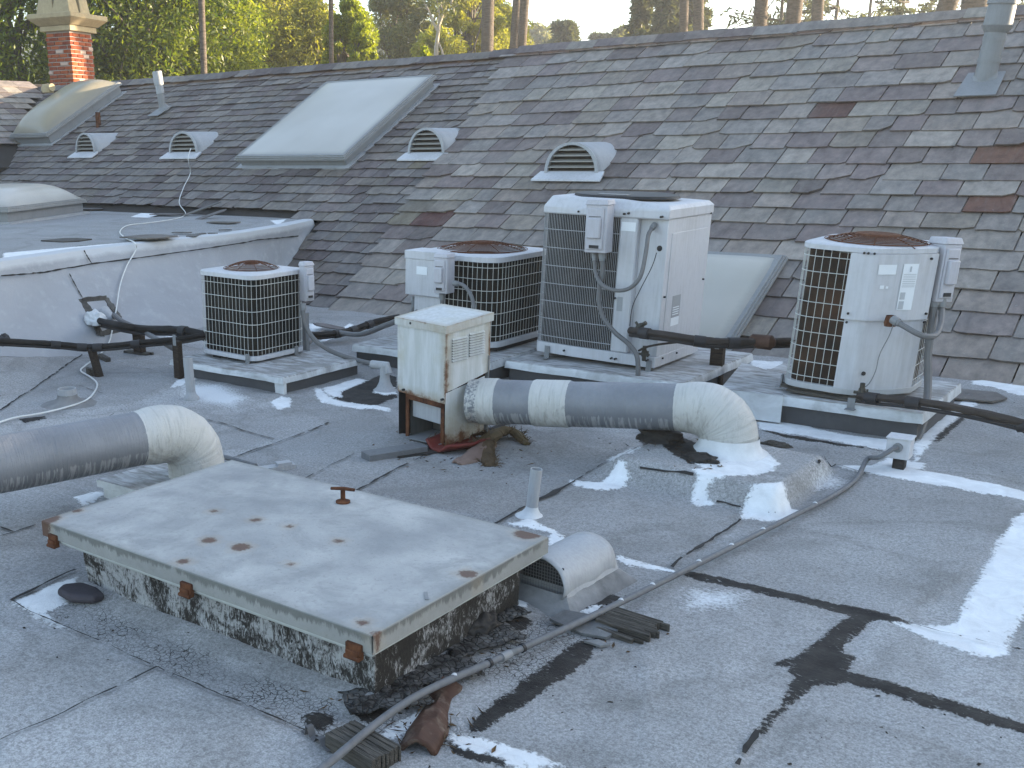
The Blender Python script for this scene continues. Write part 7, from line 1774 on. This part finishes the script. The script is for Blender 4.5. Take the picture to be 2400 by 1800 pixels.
def broadleaf(label, px, top, bot, halfw, D, mat, seed, nclump=60, per=200, leaf=.075, group='trees beyond the ridge', trunk=.22, clr=(.2, .5), name='broadleaf_tree', barkm=None, elong=1.6, droop=.2, sparse=0.0):
    rs = np.random.RandomState(seed); c = AT(px, bot, D); zt = AT(px, top, D).z; zb = AT(px, bot, D).z; sc = D / F * 1.0
    hw = halfw * D / F * 1.05; base = Vector((c.x, c.y, GZ)); t = thing(name, label, 'tree', base, rs.uniform(0, 6), group)
    H = zt - GZ; hb = max(1.2, zb - GZ - 1.0); ch = H - hb
    cl = []
    for k in range(nclump):
        u = rs.uniform(0, 1) ** .8; z = hb + ch * u; prof = math.sin(math.pi * min(1, max(.06, (u * .86 + .14)))) ** .6; rr = hw * prof * (rs.uniform(.25, 1) if rs.uniform() < .4 else rs.uniform(.75, 1.08)); a = rs.uniform(0, 2 * math.pi)
        cl.append((np.array([rr * math.cos(a), rr * math.sin(a), z]), hw * rs.uniform(*clr) * (1 - sparse)))
    me = leaves_mesh('crown', cl, per, leaf, mat, rs, elong, droop); link(me, 'crown', t)
    mb = MB(); limb(mb, (0, 0, 0), (rs.normal() * .3, rs.normal() * .3, hb + ch * .6), trunk, trunk * .35, rs, 8, .03, 8)
    mb2 = MB()
    for k in range(0, nclump, 3): limb(mb2, (0, 0, hb + ch * rs.uniform(.0, .5)), cl[k][0], trunk * .3, .015, rs, 5, .08, 5)
    mb.build('trunk', barkm or M_BARK, t); mb2.build('branches', barkm or M_BARK, t); return t
broadleaf('dense dark green tree filling the corner left of the chimney', 10, -260, 230, 260, 33, M_LEAFD, 1, 170, 420, .05)
broadleaf('dark green tree with a sunlit right side just right of the chimney', 335, -220, 215, 190, 31, M_LEAFD, 2, 150, 420, .048)
broadleaf('bright leaved tree with yellow green sprays between chimney and slender trunk', 480, -120, 205, 120, 33, M_LEAFG, 3, 110, 380, .045)
broadleaf('feathery yellow green tree above the large flat skylight', 640, -70, 190, 130, 40, M_LEAFY, 4, 110, 360, .048, clr=(.18, .4))
broadleaf('second feathery yellow green tree left of the thin straight trunk', 735, 30, 180, 85, 39, M_LEAFY, 5, 80, 340, .045)
broadleaf('narrow bright green tree right of the thin straight trunk', 822, 10, 172, 52, 33, M_LEAFG, 6, 70, 360, .042)
broadleaf('dark leafy shrub low in front of the narrow bright green tree', 850, 60, 172, 34, 32, M_LEAFG, 16, 50, 260, .04)
broadleaf('hazy olive tree behind the pale bare branches', 930, -30, 165, 95, 52, M_LEAFO, 7, 90, 240, .065, sparse=.25)
broadleaf('tall loose olive tree rising out at the top centre', 1085, -160, 150, 80, 50, M_LEAFY, 8, 90, 240, .065, sparse=.3)
broadleaf('yellow lit tree behind the paired palm trunks', 1165, 20, 140, 62, 56, M_LEAFY, 9, 80, 280, .06)
broadleaf('faint olive tree far behind the feathery trees', 705, 0, 150, 70, 75, M_LEAFO, 10, 50, 120, .13, sparse=.2)
broadleaf('faint dark tree far behind the left of the feathery tree', 560, -60, 160, 90, 70, M_LEAFO, 11, 60, 120, .13, sparse=.15)
broadleaf('small bright shrub peeping over the ridge below the pale branches', 998, 118, 158, 22, 27, M_LEAFG, 12, 24, 90, .05, trunk=.08)
broadleaf('pale hazy tree on the far slope right of the paired palm trunks', 1258, 72, 128, 48, 130, M_LEAFO, 13, 40, 90, .3, sparse=.1)
broadleaf('small dark hazy tree beside the flat topped cedar', 1455, 66, 110, 22, 95, M_LEAFO, 17, 24, 80, .2)
broadleaf('low hazy scrub tree left of the dark round cedar', 1200, 88, 135, 40, 110, M_LEAFO, 18, 30, 90, .25)
broadleaf('olive tree beyond the left end of the thicker slates', 1020, 85, 150, 60, 46, M_LEAFY, 19, 40, 130, .08)
def conifer(label, px, top, bot, halfw, D, seed, tiers=16, per=26, leaf=.12, name='conifer', mat=None, group='conifers beyond the ridge', flat=.25, gaps=.15, power=.9, sub=3, vis=1.0):
    rs = np.random.RandomState(seed); c = AT(px, bot, D); zt = AT(px, top, D).z; base = Vector((c.x, c.y, GZ)); t = thing(name, label, 'tree', base, rs.uniform(0, 6), group)
    H = zt - GZ; hw = halfw * D / F; z0 = max(.25 * H, (c.z - GZ) - .28 * (H - (c.z - GZ)) - 1); mb = MB(); cl = []
    limb(mb, (0, 0, 0), (rs.normal() * .2, rs.normal() * .2, H), .012 * H + .05, .02, rs, 8, .01, 7)
    for k in range(tiers):
        u = (k + rs.uniform(-.3, .3)) / tiers; u = min(.98, max(0, u)); z = z0 + (H - z0) * u; R_ = hw * (1 - u) ** power * rs.uniform(.65, 1.1) + .1 * hw
        nb_ = rs.randint(5, 8)
        for q in range(nb_):
            if rs.uniform() < gaps: continue
            a = rs.uniform(0, 6.283); R2 = R_ * rs.uniform(.6, 1.1); e = np.array([R2 * math.cos(a), R2 * math.sin(a), z + R2 * rs.uniform(-.2, .25)])
            limb(mb, (0, 0, z), e, .03 + .008 * R2, .012, rs, 4, .05, 4)
            for s in range(sub): f = rs.uniform(.4, 1.02); cl.append((np.array([0, 0, z]) * (1 - f) + e * f + rs.normal(size=3) * R2 * .08, R2 * rs.uniform(.14, .3)))
    mb.build('trunk', M_BARK, t); me = leaves_mesh('crown', cl, per, leaf, mat or M_NEEDLE, rs, 2.2, .1, flat * 2); link(me, 'crown', t); return t
conifer('dark round topped cedar on the far slope left of centre right', 1322, 52, 122, 46, 80, 21, 12, 60, .22, power=.6, sub=4, gaps=.05)
conifer('flat topped cedar standing small against the bright sky', 1412, 73, 112, 26, 95, 22, 5, 50, .2, power=.25, sub=3, flat=.12)
conifer('tall thin conifer left of the paired bare trunks', 1500, -60, 108, 48, 62, 23, 22, 30, .15, gaps=.25)
conifer('olive grey conifer with drooping boughs behind the paired bare trunks', 1560, -120, 106, 62, 60, 24, 26, 40, .15, gaps=.1, sub=4)
conifer('hazy conifer just right of the paired bare trunks', 1620, -150, 104, 60, 66, 25, 24, 34, .16, gaps=.2)
for k, (px, lb) in enumerate(((1800, 'thin pine right of the shaggy palm trunk'), (1868, 'open pine behind the leaning palm trunk'), (1960, 'tall open pine right of the slim palm trunk'), (2040, 'pine with feathery boughs near the middle of the right sky'), (2120, 'pine with a straight visible stem left of the leaning palm'), (2215, 'pine behind the leaning palm at the right'), (2330, 'dark pine behind the flue pipe'))):
    conifer(lb, px, -190 - 20 * (k % 3), 95, 95 + 12 * (k % 2), 50 + 5 * (k % 4), 40 + k, 15, 13, .085, 'pine_tree', gaps=.5, power=.35, sub=3, group='pines against the bright sky')
# pale bare branches
def bare():
    rs = np.random.RandomState(5); D = 44; b = AT(1025, 150, D); t = thing('bare_tree', 'pale bare branching tree with thin forking limbs', 'tree', (b.x, b.y, GZ)); mb = MB(); r0 = Vector((b.x, b.y, GZ))
    w = lambda px, py: AT(px, py, D) - r0
    for pts, r in (([(1022, 400), (1022, 150), (1024, 100), (1028, 70), (1030, 40)], .11), ([(1028, 75), (1014, 50), (1005, 25), (985, -10)], .07), ([(1030, 55), (1040, 30), (1058, 5), (1066, -25)], .07), ([(1030, 45), (1028, 20), (1022, -10)], .05), ([(1044, 150), (1036, 120), (1026, 95)], .06), ([(1014, 48), (1022, 30), (1036, 16)], .03), ([(1040, 30), (1034, 12), (1036, -8)], .03), ([(1046, 22), (1062, 18), (1075, 10)], .025), ([(1005, 25), (992, 18), (978, 20)], .025)):
        P = spline([w(*p) for p in pts], 4); mb.tube(P, [r * (1 - .6 * i / len(P)) for i in range(len(P))], 6)
    mb.build('trunk', M_BARKP, t)
    cl = [(np.array(w(rs.uniform(975, 1085), rs.uniform(-40, 40)) + Vector(rs.normal(size=3) * .3)), .35) for k in range(14)]
    link(leaves_mesh('crown', cl, 26, .07, M_LEAFO, rs), 'crown', t)
bare()
# palms: the picture shows their trunks; the crowns rise above it
def frond_mesh():
    mb = MB(); rs = np.random.RandomState(3)
    for k in range(26):
        a = k * 2.4; el = rs.uniform(-.5, 1.1); L = rs.uniform(1.5, 2.1); dv = Vector((math.cos(a) * math.cos(el), math.sin(a) * math.cos(el), math.sin(el))); sd_ = Vector((-math.sin(a), math.cos(a), 0)); prev = None
        for i in range(6):
            f = i / 5; c = dv * L * f - Vector((0, 0, .55 * L * f * f)); w = .42 * math.sin(math.pi * (.1 + .9 * f)) + .02
            cur = (c - sd_ * w - Vector((0, 0, w * .4)), c, c + sd_ * w - Vector((0, 0, w * .4)))
            if prev: mb.add([*prev, *cur], [(0, 1, 4, 3), (1, 2, 5, 4)])
            prev = cur
    o = mb.build('crown', M_LEAFD); return o
crown0 = None
def palm(label, px, pw, D, lean, top=-260, shag=False, seed=0):
    global crown0
    rs = np.random.RandomState(seed + 77); b = AT(px, 150, D); base = Vector((b.x, b.y, GZ)); t = thing('palm_tree', label, 'palm tree', base, 0, 'palm trunks beyond the ridge'); tp_ = AT(px + lean, top - 300 * (seed % 2), D + rs.uniform(-1, 1)) - base; r = pw * .5 * D / F
    # the trunk passes through the point seen at the ridge
    q = AT(px, 60, D) - base; k = 1.0; tp_ = AT(px + lean * 2.2, 60 - 480, D) - base
    low = q + (q - tp_) * (q.z / max(.1, (tp_.z - q.z))); pts = [low, q, tp_]
    P = spline(pts, 16); mb = MB(); mb.tube(P, [r * (1.12 - .2 * i / len(P)) for i in range(len(P))], 14, rfun=lambda i, kk, a: 1 + .05 * mn.noise(Vector((i * .9, kk * .4, px))))
    mb.build('trunk', M_PALMB, t)
    if shag:
        mb = MB()
        for i in range(14, 44):
            for k in range(9):
                a = k * .698 + i * .35; p = P[min(i, len(P) - 1)].lerp(P[min(i + 1, len(P) - 1)], rs.uniform(0, 1)); d = Vector((math.cos(a), math.sin(a), 0)); s_ = Vector((-math.sin(a), math.cos(a), 0)); l = r * rs.uniform(.9, 1.5)
                mb.add([p + d * r * .9 - s_ * r * .25, p + d * r * .9 + s_ * r * .25, p + d * (r + l * .45) + Vector((0, 0, l)), p + d * r + Vector((0, 0, l * .5))], [(0, 1, 2), (0, 2, 3), (1, 3, 2)])
        mb.build('leaf_bases', M_BARK, t, smooth=False)
    if crown0 is None: crown0 = frond_mesh(); crown0.parent = t; crown0.location = tp_
    else: c = crown0.copy(); COL.objects.link(c); c.parent = t; c.location = tp_; c.rotation_euler = (0, 0, rs.uniform(0, 6))
palm('slender palm trunk among leaves left of the feathery tree', 474, 14, 28, -8, seed=1)
palm('thin straight palm trunk between the feathery trees and the narrow tree', 776, 10, 30, -2, seed=2)
palm('very thin distant palm trunk behind the narrow bright green tree', 823, 8, 60, 0, seed=3)
palm('thick ringed palm trunk with old leaf bases at the top, left of the pair', 1143, 26, 40, 4, seed=4)
palm('left trunk of the leaning pair of palms above the ridge', 1207, 17, 43, 16, seed=5)
palm('right trunk of the leaning pair of palms above the ridge', 1226, 19, 41, 14, seed=6)
palm('left trunk of the paired bare trunks right of the bright sky', 1602, 18, 44, 6, seed=7)
palm('right trunk of the paired bare trunks beside the bright sky', 1637, 21, 42, 1, seed=8)
palm('shaggy palm trunk covered in old leaf bases', 1781, 26, 34, 14, shag=True, seed=9)
palm('stout ringed palm trunk leaning right beside the shaggy one', 1857, 30, 36, 26, seed=10)
palm('slim palm trunk leaning right of the stout one', 1914, 22, 40, 16, seed=11)
palm('palm trunk leaning furthest right near the flue pipe', 2205, 34, 32, 70, seed=12)
palm('thickest brown palm trunk just left of the flue pipe', 2282, 46, 28, 14, seed=13)

# unseen trees carrying the belt on, added to block warm glow from the right
rs = np.random.RandomState(91); cl = []
for k in range(14):
    a = math.radians(-28 + 62 * k / 13 + rs.uniform(-2, 2)); D = rs.uniform(24, 38); cx_, cy_ = D * math.cos(a), D * math.sin(a); H = rs.uniform(9, 15)
    for q in range(34): u = rs.uniform(0, 1); cl.append((np.array([cx_ + rs.normal() * 1.9, cy_ + rs.normal() * 1.9, GZ + 1.5 + u * H]), rs.uniform(.7, 1.5)))
o = bpy.data.objects.new('tree_belt', leaves_mesh('tree_belt', cl, 70, .16, M_LEAFD, rs)); COL.objects.link(o); tag(o, kind='stuff')
# ================================================================ the bright morning haze beyond the roof
HZ = 0.0012
mb = MB(); mb.box(-480, 480, -300, 480, GZ - 8, 36)
ht = NT('haze_air'); ht.t.nodes.remove(ht.b); pv = ht.n('VolumePrincipled'); pv.inputs['Density'].default_value = HZ; pv.inputs['Color'].default_value = (0.95, 0.97, 1.0, 1); pv.inputs['Anisotropy'].default_value = 0.4
ht.t.links.new(pv.outputs[0], ht.out.inputs['Volume'])
tag(mb.build('haze', ht.mat, smooth=False), kind='stuff')
